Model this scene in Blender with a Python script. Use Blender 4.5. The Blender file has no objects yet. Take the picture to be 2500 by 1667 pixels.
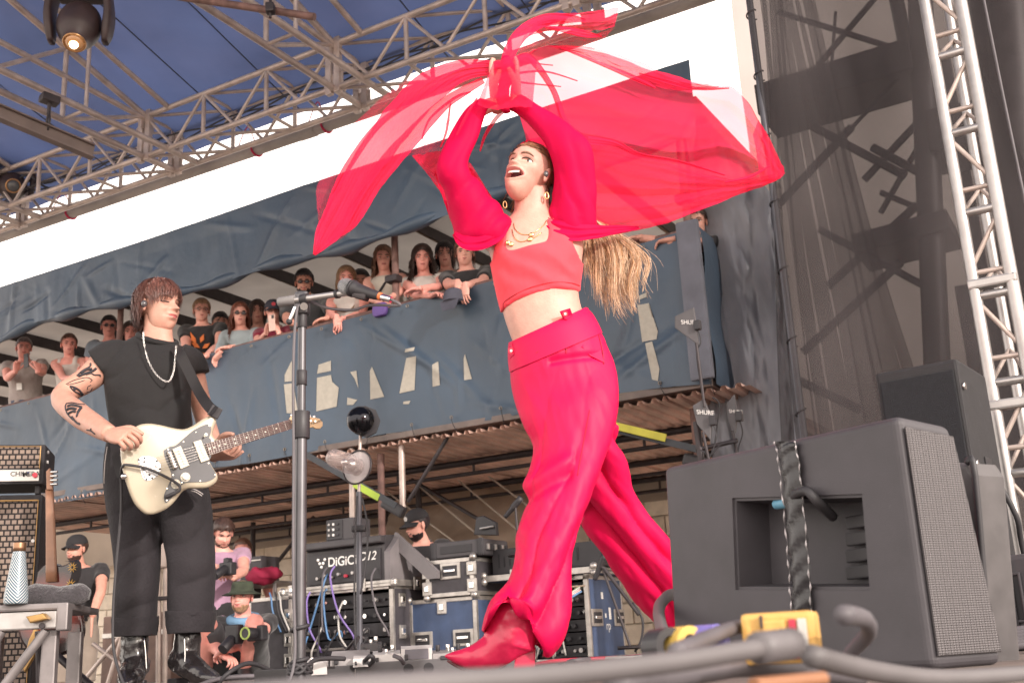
import bpy, bmesh, math, random
import numpy as np
from mathutils import Vector, Matrix, noise
from mathutils.bvhtree import BVHTree
random.seed(7); np.random.seed(7)
R_ = math.radians
SC = bpy.context.scene
COL = SC.collection
# ------------------------------------------------------------ camera
FPX, PW, PH = 2706.0, 2500.0, 1667.0
CAM = Vector((0, 0, 0.06))
_p, _r = R_(15.8), R_(3.06)
_F = Vector((0, math.cos(_p), math.sin(_p))); _R0 = Vector((1, 0, 0)); _U0 = Vector((0, -math.sin(_p), math.cos(_p)))
_R = _R0 * math.cos(_r) - _U0 * math.sin(_r); _U = _U0 * math.cos(_r) + _R0 * math.sin(_r)
cd = bpy.data.cameras.new('camera'); cam = bpy.data.objects.new('camera', cd); COL.objects.link(cam); SC.camera = cam
cd.sensor_width = 36; cd.lens = 36 * FPX / PW; cd.clip_start = 0.02; cd.clip_end = 3000
cd.dof.use_dof = True; cd.dof.focus_distance = 3.65; cd.dof.aperture_fstop = 7.0
cam.matrix_world = Matrix(((_R.x, _U.x, -_F.x, CAM.x), (_R.y, _U.y, -_F.y, CAM.y), (_R.z, _U.z, -_F.z, CAM.z), (0, 0, 0, 1)))
# ------------------------------------------------------------ world, sun, exposure
SUN_AZ, SUN_EL = 141.0, 18.5          # the sun stands behind the camera, a little to its right
w = bpy.data.worlds.new('World'); SC.world = w; w.use_nodes = True
nt = w.node_tree; nt.nodes.clear()
sky = nt.nodes.new('ShaderNodeTexSky'); sky.sky_type = 'NISHITA'; sky.sun_disc = False
sky.sun_elevation = R_(SUN_EL); sky.sun_rotation = R_(SUN_AZ); sky.dust_density = 6; sky.air_density = 1.0; sky.ozone_density = 1
mix = nt.nodes.new('ShaderNodeMixRGB'); mix.inputs[0].default_value = 0.72; mix.inputs[2].default_value = (47.0, 42.5, 38.5, 1)   # pale summer haze
bg = nt.nodes.new('ShaderNodeBackground'); bg.inputs[1].default_value = 0.12
wo = nt.nodes.new('ShaderNodeOutputWorld')
nt.links.new(sky.outputs[0], mix.inputs[1]); nt.links.new(mix.outputs[0], bg.inputs[0]); nt.links.new(bg.outputs[0], wo.inputs[0])
sd = bpy.data.lights.new('sun', 'SUN'); sd.energy = 5.0; sd.angle = R_(2); sd.color = (1, .90, .83)
sun = bpy.data.objects.new('sun', sd); COL.objects.link(sun)
_a, _e = R_(SUN_AZ), R_(SUN_EL)
sdir = Vector((math.sin(_a) * math.cos(_e), math.cos(_a) * math.cos(_e), math.sin(_e)))
sun.rotation_euler = sdir.to_track_quat('Z', 'Y').to_euler(); sun.location = sdir * 40
SC.view_settings.view_transform = 'Standard'; SC.view_settings.look = 'None'
SC.view_settings.exposure = -0.42; SC.view_settings.gamma = 1
SC.view_settings.use_curve_mapping = False
SC.cycles.transparent_max_bounces = 24; SC.cycles.max_bounces = 8
# ------------------------------------------------------------ where things stand: the stage and the stand beside it run along u
u = Vector((.875, -.485, 0)).normalized(); v = Vector((.485, .875, 0)).normalized(); Zv = Vector((0, 0, 1))
B0 = Vector((-0.7, 8.6, 0))
def ray(px, py): return _F + _R * ((px - PW / 2) / FPX) + _U * ((PH / 2 - py) / FPX)
def P(px, py, Y): d = ray(px, py); return CAM + d * ((Y - CAM.y) / d.y)
def PN(px, py, o, n): d = ray(px, py); return CAM + d * ((o - CAM).dot(n) / d.dot(n))
def PL(px, py, off=0.0): return PN(px, py, B0 + v * off, v)
def PZ(px, py, z): return PN(px, py, Vector((0, 0, z)), Zv)
def pix(q): q = Vector(q) - CAM; f = q.dot(_F); return (PW / 2 + FPX * q.dot(_R) / f, PH / 2 - FPX * q.dot(_U) / f)
def bal(s, off, z): return B0 + u * s + v * off + Zv * z
def lerp(a, b, t): return a + (b - a) * t
# ------------------------------------------------------------ materials
MATS = {}
def M(name, col, rough=.6, metal=0., var=.18, vs=6., bump=0., bs=40., spec=.5, sheen=0., coat=0., transl=0., alpha=1., emis=0., aniso=None, dirt=0., dcol=(.08, .06, .05), speck=0., scol=(.33, .31, .32)):
    if name in MATS: return MATS[name]
    m = bpy.data.materials.new(name); m.use_nodes = True; t = m.node_tree; N = t.nodes; L = t.links
    b = N['Principled BSDF']; out = N['Material Output']
    geo = N.new('ShaderNodeNewGeometry')
    vec = geo.outputs['Position']
    if aniso:
        mp = N.new('ShaderNodeMapping'); mp.inputs['Scale'].default_value = aniso; L.new(vec, mp.inputs[0]); vec = mp.outputs[0]
    nz = N.new('ShaderNodeTexNoise'); nz.inputs['Scale'].default_value = vs; nz.inputs['Detail'].default_value = 5; L.new(vec, nz.inputs['Vector'])
    mx = N.new('ShaderNodeMixRGB'); c = col
    mx.inputs[1].default_value = (c[0] * (1 - var), c[1] * (1 - var), c[2] * (1 - var), 1)
    mx.inputs[2].default_value = (min(1, c[0] * (1 + var)), min(1, c[1] * (1 + var)), min(1, c[2] * (1 + var)), 1)
    mr = N.new('ShaderNodeMapRange'); mr.inputs[1].default_value = .3; mr.inputs[2].default_value = .7
    L.new(nz.outputs[0], mr.inputs[0]); L.new(mr.outputs[0], mx.inputs[0])
    cs = mx.outputs[0]
    if dirt:
        n2 = N.new('ShaderNodeTexNoise'); n2.inputs['Scale'].default_value = vs * .37; n2.inputs['Detail'].default_value = 8; n2.inputs['Roughness'].default_value = .7; L.new(vec, n2.inputs['Vector'])
        r2 = N.new('ShaderNodeMapRange'); r2.inputs[1].default_value = .5; r2.inputs[2].default_value = .75; r2.inputs[4].default_value = dirt; L.new(n2.outputs[0], r2.inputs[0])
        m2 = N.new('ShaderNodeMixRGB'); m2.inputs[2].default_value = (*dcol, 1); L.new(r2.outputs[0], m2.inputs[0]); L.new(cs, m2.inputs[1]); cs = m2.outputs[0]
    if speck:
        n4 = N.new('ShaderNodeTexNoise'); n4.inputs['Scale'].default_value = 38; n4.inputs['Detail'].default_value = 9; n4.inputs['Roughness'].default_value = .75; L.new(vec, n4.inputs['Vector'])
        r4 = N.new('ShaderNodeMapRange'); r4.inputs[1].default_value = .655; r4.inputs[2].default_value = .70; r4.inputs[4].default_value = speck; L.new(n4.outputs[0], r4.inputs[0])
        m4 = N.new('ShaderNodeMixRGB'); m4.inputs[2].default_value = (*scol, 1); L.new(r4.outputs[0], m4.inputs[0]); L.new(cs, m4.inputs[1]); cs = m4.outputs[0]
    L.new(cs, b.inputs['Base Color'])
    rr = N.new('ShaderNodeMapRange'); rr.inputs[3].default_value = max(0, rough - .08); rr.inputs[4].default_value = min(1, rough + .1); L.new(nz.outputs[0], rr.inputs[0]); L.new(rr.outputs[0], b.inputs['Roughness'])
    b.inputs['Metallic'].default_value = metal; b.inputs['Specular IOR Level'].default_value = spec
    b.inputs['Sheen Weight'].default_value = sheen; b.inputs['Coat Weight'].default_value = coat; b.inputs['Coat Roughness'].default_value = .12
    if emis: b.inputs['Emission Color'].default_value = (*col, 1); b.inputs['Emission Strength'].default_value = emis
    if bump:
        n3 = N.new('ShaderNodeTexNoise'); n3.inputs['Scale'].default_value = bs; n3.inputs['Detail'].default_value = 4; L.new(vec, n3.inputs['Vector'])
        bp = N.new('ShaderNodeBump'); bp.inputs['Strength'].default_value = bump; bp.inputs['Distance'].default_value = .01; L.new(n3.outputs[0], bp.inputs['Height']); L.new(bp.outputs[0], b.inputs['Normal'])
    sh = b.outputs[0]
    if transl:
        tr = N.new('ShaderNodeBsdfTranslucent'); L.new(cs, tr.inputs[0]); ms = N.new('ShaderNodeMixShader'); ms.inputs[0].default_value = transl
        L.new(sh, ms.inputs[1]); L.new(tr.outputs[0], ms.inputs[2]); sh = ms.outputs[0]
    if alpha < 1:
        tp = N.new('ShaderNodeBsdfTransparent'); ms = N.new('ShaderNodeMixShader'); ms.inputs[0].default_value = alpha
        L.new(tp.outputs[0], ms.inputs[1]); L.new(sh, ms.inputs[2]); sh = ms.outputs[0]
    L.new(sh, out.inputs[0]); MATS[name] = m; return m
ALU = M('aluminium_tube', (.49, .41, .37), .40, .35, .22, 9, dirt=.5, dcol=(.36, .24, .19))
ALUC = M('aluminium_clean', (.44, .42, .41), .42, .8, .15, 12, dirt=.3, dcol=(.22, .18, .16))
STEEL = M('dark_steel', (.05, .042, .045), .5, .4, .3, 10)
RUST = M('rusty_steel', (.19, .11, .095), .7, .3, .35, 14, dirt=.6, dcol=(.10, .055, .045))
BLK = M('black_plastic', (.028, .026, .03), .5, 0, .2, 10)
BLKP = M('black_speckled_paint', (.020, .019, .022), .62, 0, .2, 18, bump=.35, bs=260, speck=.35)
RUB = M('black_rubber', (.035, .033, .037), .6, 0, .2, 10)
CABLE = M('grey_cable', (.11, .10, .11), .55, 0, .2, 12)
CHROME = M('chrome', (.75, .74, .73), .12, 1, .05, 10)
WHITEP = M('white_print', (.80, .78, .75), .6, 0, .08, 10)
BLUE = M('navy_tarpaulin', (.055, .084, .122), .42, 0, .22, 1.6, bump=.2, bs=22, dirt=.35, dcol=(.105, .105, .12))
REDT = M('crimson_webbing', (.42, .01, .06), .7)
# ------------------------------------------------------------ mesh helpers
WM = {}
def link(o, parent=None):
    COL.objects.link(o)
    if parent:
        o.parent = parent; o.matrix_parent_inverse = WM[parent.name].inverted()
    WM[o.name] = o.matrix_basis.copy()
    return o
def tag(o, label=None, cat=None, group=None, kind=None):
    if label: o['label'] = label
    if cat: o['category'] = cat
    if group: o['group'] = group
    if kind: o['kind'] = kind
    return o
def thing(name, loc, label, cat, group=None):
    o = bpy.data.objects.new(name, None); o.location = loc; o.empty_display_size = .05; link(o); return tag(o, label, cat, group)
def me(name, V, F, mats, smooth=False, mi=None):
    m = bpy.data.meshes.new(name); m.from_pydata([tuple(x) for x in V], [], [tuple(f) for f in F])
    for k in (mats if isinstance(mats, (list, tuple)) else [mats]): m.materials.append(k)
    if mi is not None: m.polygons.foreach_set('material_index', np.array(mi, dtype=np.int32))
    if smooth: m.polygons.foreach_set('use_smooth', [True] * len(m.polygons))
    m.update(); return m
def ob(name, V, F, mats, parent=None, smooth=False, mi=None):
    return link(bpy.data.objects.new(name, me(name, V, F, mats, smooth, mi)), parent)
_CY = {}
def cyl_mesh(mat, n=12):
    k = (mat.name, n)
    if k not in _CY:
        V = []; F = []
        for i in range(n):
            a = 2 * math.pi * i / n; V += [(math.cos(a), math.sin(a), 0), (math.cos(a), math.sin(a), 1)]
        F = [(2 * i, 2 * ((i + 1) % n), 2 * ((i + 1) % n) + 1, 2 * i + 1) for i in range(n)]
        F += [tuple(range(2 * n - 2, -1, -2)), tuple(range(1, 2 * n, 2))]
        m = me('tube', V, F, mat)
        m.polygons.foreach_set('use_smooth', [True] * n + [False, False]); _CY[k] = m
    return _CY[k]
def tube(name, a, b, r, mat, parent=None, n=12):
    a, b = Vector(a), Vector(b); d = b - a
    o = bpy.data.objects.new(name, cyl_mesh(mat, n))
    q = d.to_track_quat('Z', 'X').to_matrix().to_4x4()
    o.matrix_basis = Matrix.Translation(a) @ q @ Matrix.Diagonal((r, r, d.length, 1)); return link(o, parent)
_BX = {}
def bevbox(sx, sy, sz, bev, seg=2):
    bm = bmesh.new(); bmesh.ops.create_cube(bm, size=1); bmesh.ops.scale(bm, vec=(sx, sy, sz), verts=bm.verts)
    if bev > 0: bmesh.ops.bevel(bm, geom=bm.edges[:] , offset=bev, segments=seg, affect='EDGES', profile=.6)
    V = [x.co.copy() for x in bm.verts]; F = [[q.index for q in f.verts] for f in bm.faces]; bm.free(); return V, F
def box(name, c, ax, ay, az, mat, parent=None, bev=.004, seg=2):
    """box centred at c; ax, ay, az full-size edge vectors (mutually perpendicular)"""
    s = tuple(round(Vector(q).length, 4) for q in (ax, ay, az)); bev = min(bev, min(s) * .45)
    k = (mat.name, s, round(bev, 4), seg)
    if k not in _BX:
        V, F = bevbox(*s, bev, seg); _BX[k] = me(name, V, F, mat, False)
    o = bpy.data.objects.new(name, _BX[k])
    X, Y, Z = (Vector(q).normalized() for q in (ax, ay, az))
    o.matrix_basis = Matrix(((X.x, Y.x, Z.x, c[0]), (X.y, Y.y, Z.y, c[1]), (X.z, Y.z, Z.z, c[2]), (0, 0, 0, 1)))
    return link(o, parent)
def spline(pts, k=6):
    pts = [np.array(p, float) for p in pts]
    if len(pts) < 3 or k == 1:
        return [lerp(pts[i], pts[i + 1], j / k) for i in range(len(pts) - 1) for j in range(k)] + [pts[-1]]
    out = []
    for i in range(len(pts) - 1):
        p0 = pts[max(i - 1, 0)]; p1 = pts[i]; p2 = pts[i + 1]; p3 = pts[min(i + 2, len(pts) - 1)]
        for j in range(k):
            t = j / k; out.append(.5 * ((2 * p1) + (-p0 + p2) * t + (2 * p0 - 5 * p1 + 4 * p2 - p3) * t * t + (-p0 + 3 * p1 - 3 * p2 + p3) * t ** 3))
    return out + [pts[-1]]
def sweep(pts, r, n=8, k=5, closed_caps=True):
    """tube along a smooth curve; r a number or one per control point -> V, F"""
    rs = r if isinstance(r, (list, tuple)) else [r] * len(pts)
    Q = spline([list(p) + [q] for p, q in zip([Vector(p) for p in pts], rs)], k)
    C = [Vector(q[:3]) for q in Q]; rad = [float(q[3]) for q in Q]
    V = []; F = []; nrm = None
    for i, c in enumerate(C):
        d = (C[min(i + 1, len(C) - 1)] - C[max(i - 1, 0)]);
        if d.length < 1e-9: d = Vector((0, 0, 1))
        d.normalize()
        if nrm is None: nrm = d.orthogonal().normalized()
        nrm = (nrm - d * nrm.dot(d)).normalized(); b = d.cross(nrm)
        for j in range(n):
            a = 2 * math.pi * j / n; V.append(c + (nrm * math.cos(a) + b * math.sin(a)) * rad[i])
    for i in range(len(C) - 1):
        for j in range(n): F.append((i * n + j, i * n + (j + 1) % n, (i + 1) * n + (j + 1) % n, (i + 1) * n + j))
    if closed_caps: F += [tuple(range(n - 1, -1, -1)), tuple(range((len(C) - 1) * n, len(C) * n))]
    return V, F
def pipe(name, pts, r, mat, parent=None, n=8, k=6): V, F = sweep(pts, r, n, k); return ob(name, V, F, mat, parent, True)
def join(*parts):
    V = []; F = []
    for a, b in parts: o = len(V); V += list(a); F += [tuple(i + o for i in f) for f in b]
    return V, F
def loft(rings, n=32, k=4, sq=1.0, cap=True):
    """rings: (centre, half-axis a, half-axis b); smooth in between; sq<1 squarer sections"""
    Q = spline([list(c) + list(a) + list(b) for c, a, b in rings], k); V = []; F = []
    for q in Q:
        c, a, b = Vector(q[:3]), Vector(q[3:6]), Vector(q[6:9])
        for j in range(n):
            t = 2 * math.pi * j / n; ct, st = math.cos(t), math.sin(t)
            V.append(c + a * math.copysign(abs(ct) ** sq, ct) + b * math.copysign(abs(st) ** sq, st))
    m = len(Q)
    for i in range(m - 1):
        for j in range(n): F.append((i * n + j, i * n + (j + 1) % n, (i + 1) * n + (j + 1) % n, (i + 1) * n + j))
    if cap: F += [tuple(range(n - 1, -1, -1)), tuple(range((m - 1) * n, m * n))]
    return V, F
def sil(rows, n=40, k=4, sq=1.0, cap=True):
    """solid of the given outline: rows of (left px, left py, right px, right py, Y, half depth)"""
    R = []
    for lx, ly, rx, ry, Y, b in rows:
        A, Bq = P(lx, ly, Y), P(rx, ry, Y); c = (A + Bq) / 2; d = (c - CAM).normalized(); a = (Bq - A) / 2
        d = (d - a * d.dot(a) / a.dot(a)).normalized(); R.append((c, a, d * b))
    return loft(R, n, k, sq, cap)
def grid(fn, nu, nv):
    V = [fn(i / nu, j / nv) for j in range(nv + 1) for i in range(nu + 1)]
    F = [(j * (nu + 1) + i, j * (nu + 1) + i + 1, (j + 1) * (nu + 1) + i + 1, (j + 1) * (nu + 1) + i) for j in range(nv) for i in range(nu)]
    return V, F
def fbm(p, s, o=3): return noise.fractal(Vector(p) * s, 1.0, 2.0, o)
def prism(poly3, nrm, th):
    """closed solid: polygon (front face) pushed back by th along -nrm"""
    n = len(poly3); V = [Vector(p) for p in poly3] + [Vector(p) - Vector(nrm) * th for p in poly3]
    F = [tuple(range(n)), tuple(range(2 * n - 1, n - 1, -1))] + [(i, i + n, (i + 1) % n + n, (i + 1) % n) for i in range(n)]
    return V, F
def bevprism(poly3, nrm, th, bev, seg=3):
    bm = bmesh.new(); V, F = prism(poly3, nrm, th); vs = [bm.verts.new(p) for p in V]
    for f in F: bm.faces.new([vs[i] for i in f])
    bmesh.ops.recalc_face_normals(bm, faces=bm.faces); bm.faces.ensure_lookup_table()
    ed = list(set(list(bm.faces[0].edges) + list(bm.faces[1].edges)))
    bmesh.ops.bevel(bm, geom=ed, offset=bev, segments=seg, affect='EDGES', profile=.5)
    bm.verts.index_update(); V = [x.co.copy() for x in bm.verts]; F = [[q.index for q in f.verts] for f in bm.faces]; bm.free(); return V, F
def sphere(c, r, nu=16, nv=10, ax=None):
    X, Y, Z = ax if ax else (Vector((1, 0, 0)), Vector((0, 1, 0)), Vector((0, 0, 1)))
    rr = r if isinstance(r, (tuple, list)) else (r, r, r); V = []; F = []
    for j in range(nv + 1):
        t = math.pi * j / nv
        for i in range(nu):
            p = 2 * math.pi * i / nu
            V.append(Vector(c) + X * (rr[0] * math.sin(t) * math.cos(p)) + Y * (rr[1] * math.sin(t) * math.sin(p)) + Z * (rr[2] * math.cos(t)))
    for j in range(nv):
        for i in range(nu): F.append((j * nu + i, (j + 1) * nu + i, (j + 1) * nu + (i + 1) % nu, j * nu + (i + 1) % nu))
    return V, F
# voxel remesh in a scratch scene, so that a body is one continuous skin
TMP = bpy.data.scenes.new('scratch')
def remesh(V, F, vox, it=4):
    m = me('tmp', V, F, []); o = bpy.data.objects.new('tmp', m); TMP.collection.objects.link(o)
    d = o.modifiers.new('r', 'REMESH'); d.mode = 'VOXEL'; d.voxel_size = vox
    if it: s = o.modifiers.new('s', 'SMOOTH'); s.factor = .5; s.iterations = it
    vl = TMP.view_layers[0]; vl.update(); dg = vl.depsgraph
    q = bpy.data.meshes.new_from_object(o.evaluated_get(dg))
    co = np.empty(len(q.vertices) * 3); q.vertices.foreach_get('co', co)
    V2 = [Vector(x) for x in co.reshape(-1, 3)]; F2 = [tuple(p.vertices) for p in q.polygons]
    bpy.data.objects.remove(o); bpy.data.meshes.remove(m); bpy.data.meshes.remove(q); return V2, F2
def lettering(txt, name, o, x, zu, h, mat, parent, shear=0, bold=0.0):
    """words as flat letters: lower-left corner o, along x, up zu, letter height h"""
    c = bpy.data.curves.new('t', 'FONT'); c.body = txt; c.size = 1; c.extrude = .01; c.shear = shear; c.offset = bold
    t = bpy.data.objects.new('t', c); TMP.collection.objects.link(t); vl = TMP.view_layers[0]; vl.update()
    q = bpy.data.meshes.new_from_object(t.evaluated_get(vl.depsgraph))
    x = Vector(x).normalized(); zu = Vector(zu).normalized(); nn = x.cross(zu); k = h / .7
    V = [Vector(o) + x * (p.co.x * k) + zu * (p.co.y * k) + nn * (p.co.z * k * .3) for p in q.vertices]; F = [tuple(p.vertices) for p in q.polygons]
    bpy.data.objects.remove(t); bpy.data.curves.remove(c); bpy.data.meshes.remove(q)
    return ob(name, V, F, mat, parent)
# ============================================================ THE SETTING
DECK = M('stage_plywood', (.17, .135, .12), .7, 0, .3, 5, bump=.2, bs=30, dirt=.5, dcol=(.07, .06, .06))
GROUND = M('concrete_ground', (.44, .38, .33), .9, 0, .25, 3, bump=.3, bs=20)
V, F = grid(lambda a, b: Vector((-400 + 800 * a, -200 + 800 * b, -.66)), 8, 8); tag(ob('ground', V, F, GROUND), kind='structure')
# stage deck: plywood panels on one slab, running back to a line under the stand's front edge
def deckp(s, o, z): return B0 + u * s + v * o + Zv * z
V, F = prism([deckp(-9, -8.45, -.012), deckp(7, -8.45, -.012), deckp(7, -.25, -.012), deckp(-9, -.25, -.012)], Zv, .16)
floor = tag(ob('stage_floor', V, F, M('deck_frame', (.06, .055, .055), .7)), kind='structure')
for i in range(7):
    for j in range(7):
        if j == 6 and i > 4: continue
        c = deckp(-7.8 + 2.44 * i, -7.8 + 1.22 * j, -.006)
        box('plywood_panel', c, u * 2.43, v * 1.21, Zv * .012, DECK, floor, .002, 1)
# ---------------------------------------------------------- stage roof: blue translucent tarp over aluminium trusses
TW = -.5
def seg3(a, b, off=TW): return PL(*a, off), PL(*b, off)
Bn = PL(352, 383, TW); Bz = Bn.z
A_ = PL(345, 300, TW); TH = .42
Cn = PZ(432, 415, Bz); TD = (Cn - Bn).dot(v); TD = max(.35, min(.75, TD))
s0 = (Bn - B0).dot(u)
def tr(s, d, z): return B0 + u * s + v * (TW + d) + Zv * z
s1 = (PL(815, 210, TW) - B0).dot(u)          # second node
bay = s1 - s0
zlo = Bz; zhi = Bz + TH
root = thing('box_truss', tr(s0, 0, zlo), 'long aluminium box truss running along the edge of the blue stage roof', 'truss', 'aluminium roof trusses')
sL, sR = s0 - 1.75 * bay, s0 + 3.0 * bay
for d in (0, TD):
    for z in (zlo, zhi): tube('chord', tr(sL, d, z), tr(sR, d, z), .026, ALU, root)
nb = 3; k = 0
for b_ in range(-2, 3):
    for i in range(nb):
        sa = s0 + bay * (b_ + i / nb); sb = s0 + bay * (b_ + (i + 1) / nb); sm = (sa + sb) / 2
        if sa < sL: continue
        for d in (0, TD):
            if i: tube('post', tr(sa, d, zlo), tr(sa, d, zhi), .02, ALU, root)
            tube('brace', tr(sa, d, zhi), tr(sm, d, zlo), .015, ALU, root); tube('brace', tr(sm, d, zlo), tr(sb, d, zhi), .015, ALU, root)
        for z in (zlo, zhi):
            tube('brace', tr(sa, 0, z), tr(sb, TD, z), .016, ALU, root)
            tube('cross_bar', tr(sa, 0, z), tr(sa, TD, z), .016, ALU, root)
    s = s0 + bay * b_
    if s < sL: continue
    for d in (0, TD):
        for e in (-.045, .045): box('corner_post', tr(s + e, d, (zlo + zhi) / 2), u * .06, v * .05, Zv * (TH + .1), ALU, root, .006)
        box('gusset_plate', tr(s, d, zlo + .07), u * .2, v * .012, Zv * .12, ALU, root, .003); box('gusset_plate', tr(s, d + .02, zhi - .08), u * .012, v * .16, Zv * .12, ALU, root, .003)
# rafters: trusses that run from the box truss over the stage towards the camera
slope = .30
for q, (s, L, lab) in enumerate(((s0, 4.6, 'aluminium roof truss meeting the box truss at the lower left'), (s1, 4.2, 'aluminium roof truss meeting the box truss above the singer\'s raised cloth'), (s0 - bay, 4.4, 'aluminium roof truss cut by the left edge of the picture'))):
    r = thing('roof_truss', tr(s, 0, zlo), lab, 'truss', 'aluminium roof trusses')
    for e in (-.0, .30):
        tube('bottom_chord', tr(s + e, TD, zlo), tr(s + e, -L, zlo), .03, ALU, r)
    tube('rafter', tr(s, 0, zhi), tr(s, -L, zhi + slope * L), .03, ALU, r); tube('rafter', tr(s + .30, 0, zhi), tr(s + .30, -L, zhi + slope * L), .026, ALU, r)
    tube('middle_chord', tr(s, 0, zhi - .03), tr(s, -L, zhi + .12), .026, ALU, r)
    n = 5
    for i in range(1, n + 1):
        d = -L * (i / n) ; d0 = -L * ((i - 1) / n)
        tube('post', tr(s, d, zlo), tr(s, d, zhi - slope * d), .022, ALU, r)
        tube('web', tr(s, d0, zhi - slope * d0), tr(s, d, zlo), .02, ALU, r)
        tube('web', tr(s + .30, d, zlo), tr(s + .30, d, zhi - slope * d), .018, ALU, r)
        tube('cross_bar', tr(s, d, zlo), tr(s + .30, d, zlo), .016, ALU, r)
        tube('cross_bar', tr(s, d, zhi - slope * d), tr(s + .30, d, zhi - slope * d), .016, ALU, r)
TARP = M('blue_roof_tarpaulin', (.075, .108, .235), .5, 0, .22, 1.1, bump=.5, bs=3, transl=.26, dirt=.3, dcol=(.14, .155, .30))
def roof_pt(a, b):
    s = lerp(s0 - 3 * bay, s0 + 4.2 * bay, a); d = lerp(TD + .26, -10.5, b)
    z = zhi + .09 + (slope * min(-d, 6.2) + .08 * max(0, -d - 6.2) if d < 0 else -.30 * d)
    ph = ((s - s0) / bay) % 1.0
    z += -.07 * math.sin(math.pi * ph) * min(1, max(0, -d + .2)) + .018 * fbm((s, d, 0), 1.5)
    return tr(s, d, z)
V, F = grid(roof_pt, 120, 110)
rt = ob('stage_roof', V, F, TARP, None, True); tag(rt, 'blue translucent tarpaulin roof over the aluminium stage trusses', 'tent roof')
for i, s in enumerate((s0 - .45 * bay, s0 + .3 * bay, s0 + .62 * bay, s0 + 1.35 * bay, s0 + 1.75 * bay)):
    pipe('seam', [tr(s, TD + .2, zhi + .09 - .20), tr(s, 0, zhi + .03), tr(s, -2.2, zhi + .02 + slope * 2.2), tr(s, -4.6, zhi + .05 + slope * 4.6)], .006, M('seam_cord', (.03, .035, .06)), rt, 6, 4)
# big grey tube hanging below the truss, tied on with red webbing
off_p = TW + TD + .25
pa, pb = PL(-30, 620, off_p), PL(1700, -25, off_p); pa.z = pb.z = (pa.z + pb.z) / 2
pz = PL(800, 308, off_p).z
pa = PL(-200, 690, off_p); pb = PL(1900, -100, off_p); pa.z = pb.z = pz
pol = thing('hanging_tube', pa, 'long grey tube tied underneath the box truss with red straps', 'tube')
PIPEM = M('grey_pvc_tube', (.36, .32, .29), .65, 0, .2, 3, bump=.3, bs=14, aniso=(1, 1, 1), dirt=.5, dcol=(.22, .18, .16))
tube('tube_body', pa, pb, .052, PIPEM, pol, 24)
def on_pipe(px):
    sx = None
    lo, hi = 0.0, 1.0
    for _ in range(40):
        t = (lo + hi) / 2
        if pix(lerp(pa, pb, t))[0] < px: lo = t
        else: hi = t
    return lerp(pa, pb, t)
q = on_pipe(752); tube('coupling', q - u * .09, q + u * .09, .058, PIPEM, pol, 24)
for j, px in enumerate((172, 625, 795)):
    c = on_pipe(px); kk = thing('strap', c, ('crimson strap tied round the grey tube near the left edge', 'crimson knotted strap round the grey tube, middle of three', 'crimson knotted strap round the grey tube nearest the raised cloth')[j], 'strap', 'red straps on the tube')
    ring = [c + Zv * (.06 * math.cos(a)) + v * (.06 * math.sin(a)) + u * (.03 * math.sin(a * .5 + 1)) for a in np.linspace(0, 2 * math.pi, 14)]
    pipe('loop', ring, .011, REDT, kk, 6, 3)
    pipe('tail', [c + Zv * .06, c + Zv * .13 - u * .03, c + Zv * .20 - v * .12, Vector((*(c - v * .25)[:2], zlo))], .006, REDT, kk, 6, 4)
    if j: pipe('knot', [c + Zv * .06 - u * .06, c + Zv * .10, c + Zv * .07 + u * .05, c + Zv * .09 - v * .02], .013, REDT, kk, 6, 4)
# cables laced along the truss and a light string under it
for i in range(3):
    pts = [tr(sL + (sR - sL) * t, TD * (.3 + .25 * i), zlo + .16 + .05 * i + .05 * math.sin(t * 37 + i * 2)) for t in np.linspace(0, 1, 40)]
    tag(pipe('truss_cable', pts, .009, RUB, None, 6, 3), ('black cable lying along the truss, lowest of three', 'black cable lying along the truss, middle of three', 'black cable lying along the truss, highest of three')[i], 'cable', 'cables along the truss')
ls = thing('light_string', tr(s0, TD + .5, zlo), 'string of tiny bare bulbs hanging along the lower edge of the roof', 'light string')
BULB = M('clear_bulb', (.9, .88, .82), .1, 0, .05)
pts = []
for t in np.linspace(0, 1, 60):
    s = lerp(sL, sR, t); pts.append(tr(s, TD + .26, zlo + .22 - .05 * abs(math.sin(t * 47))))
pipe('wire', pts, .004, RUB, ls, 5, 2)
for p_ in pts[::2]: V, F = sphere(p_ - Zv * .03, .018, 8, 6); ob('bulb', V, F, BULB, ls, True)
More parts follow.
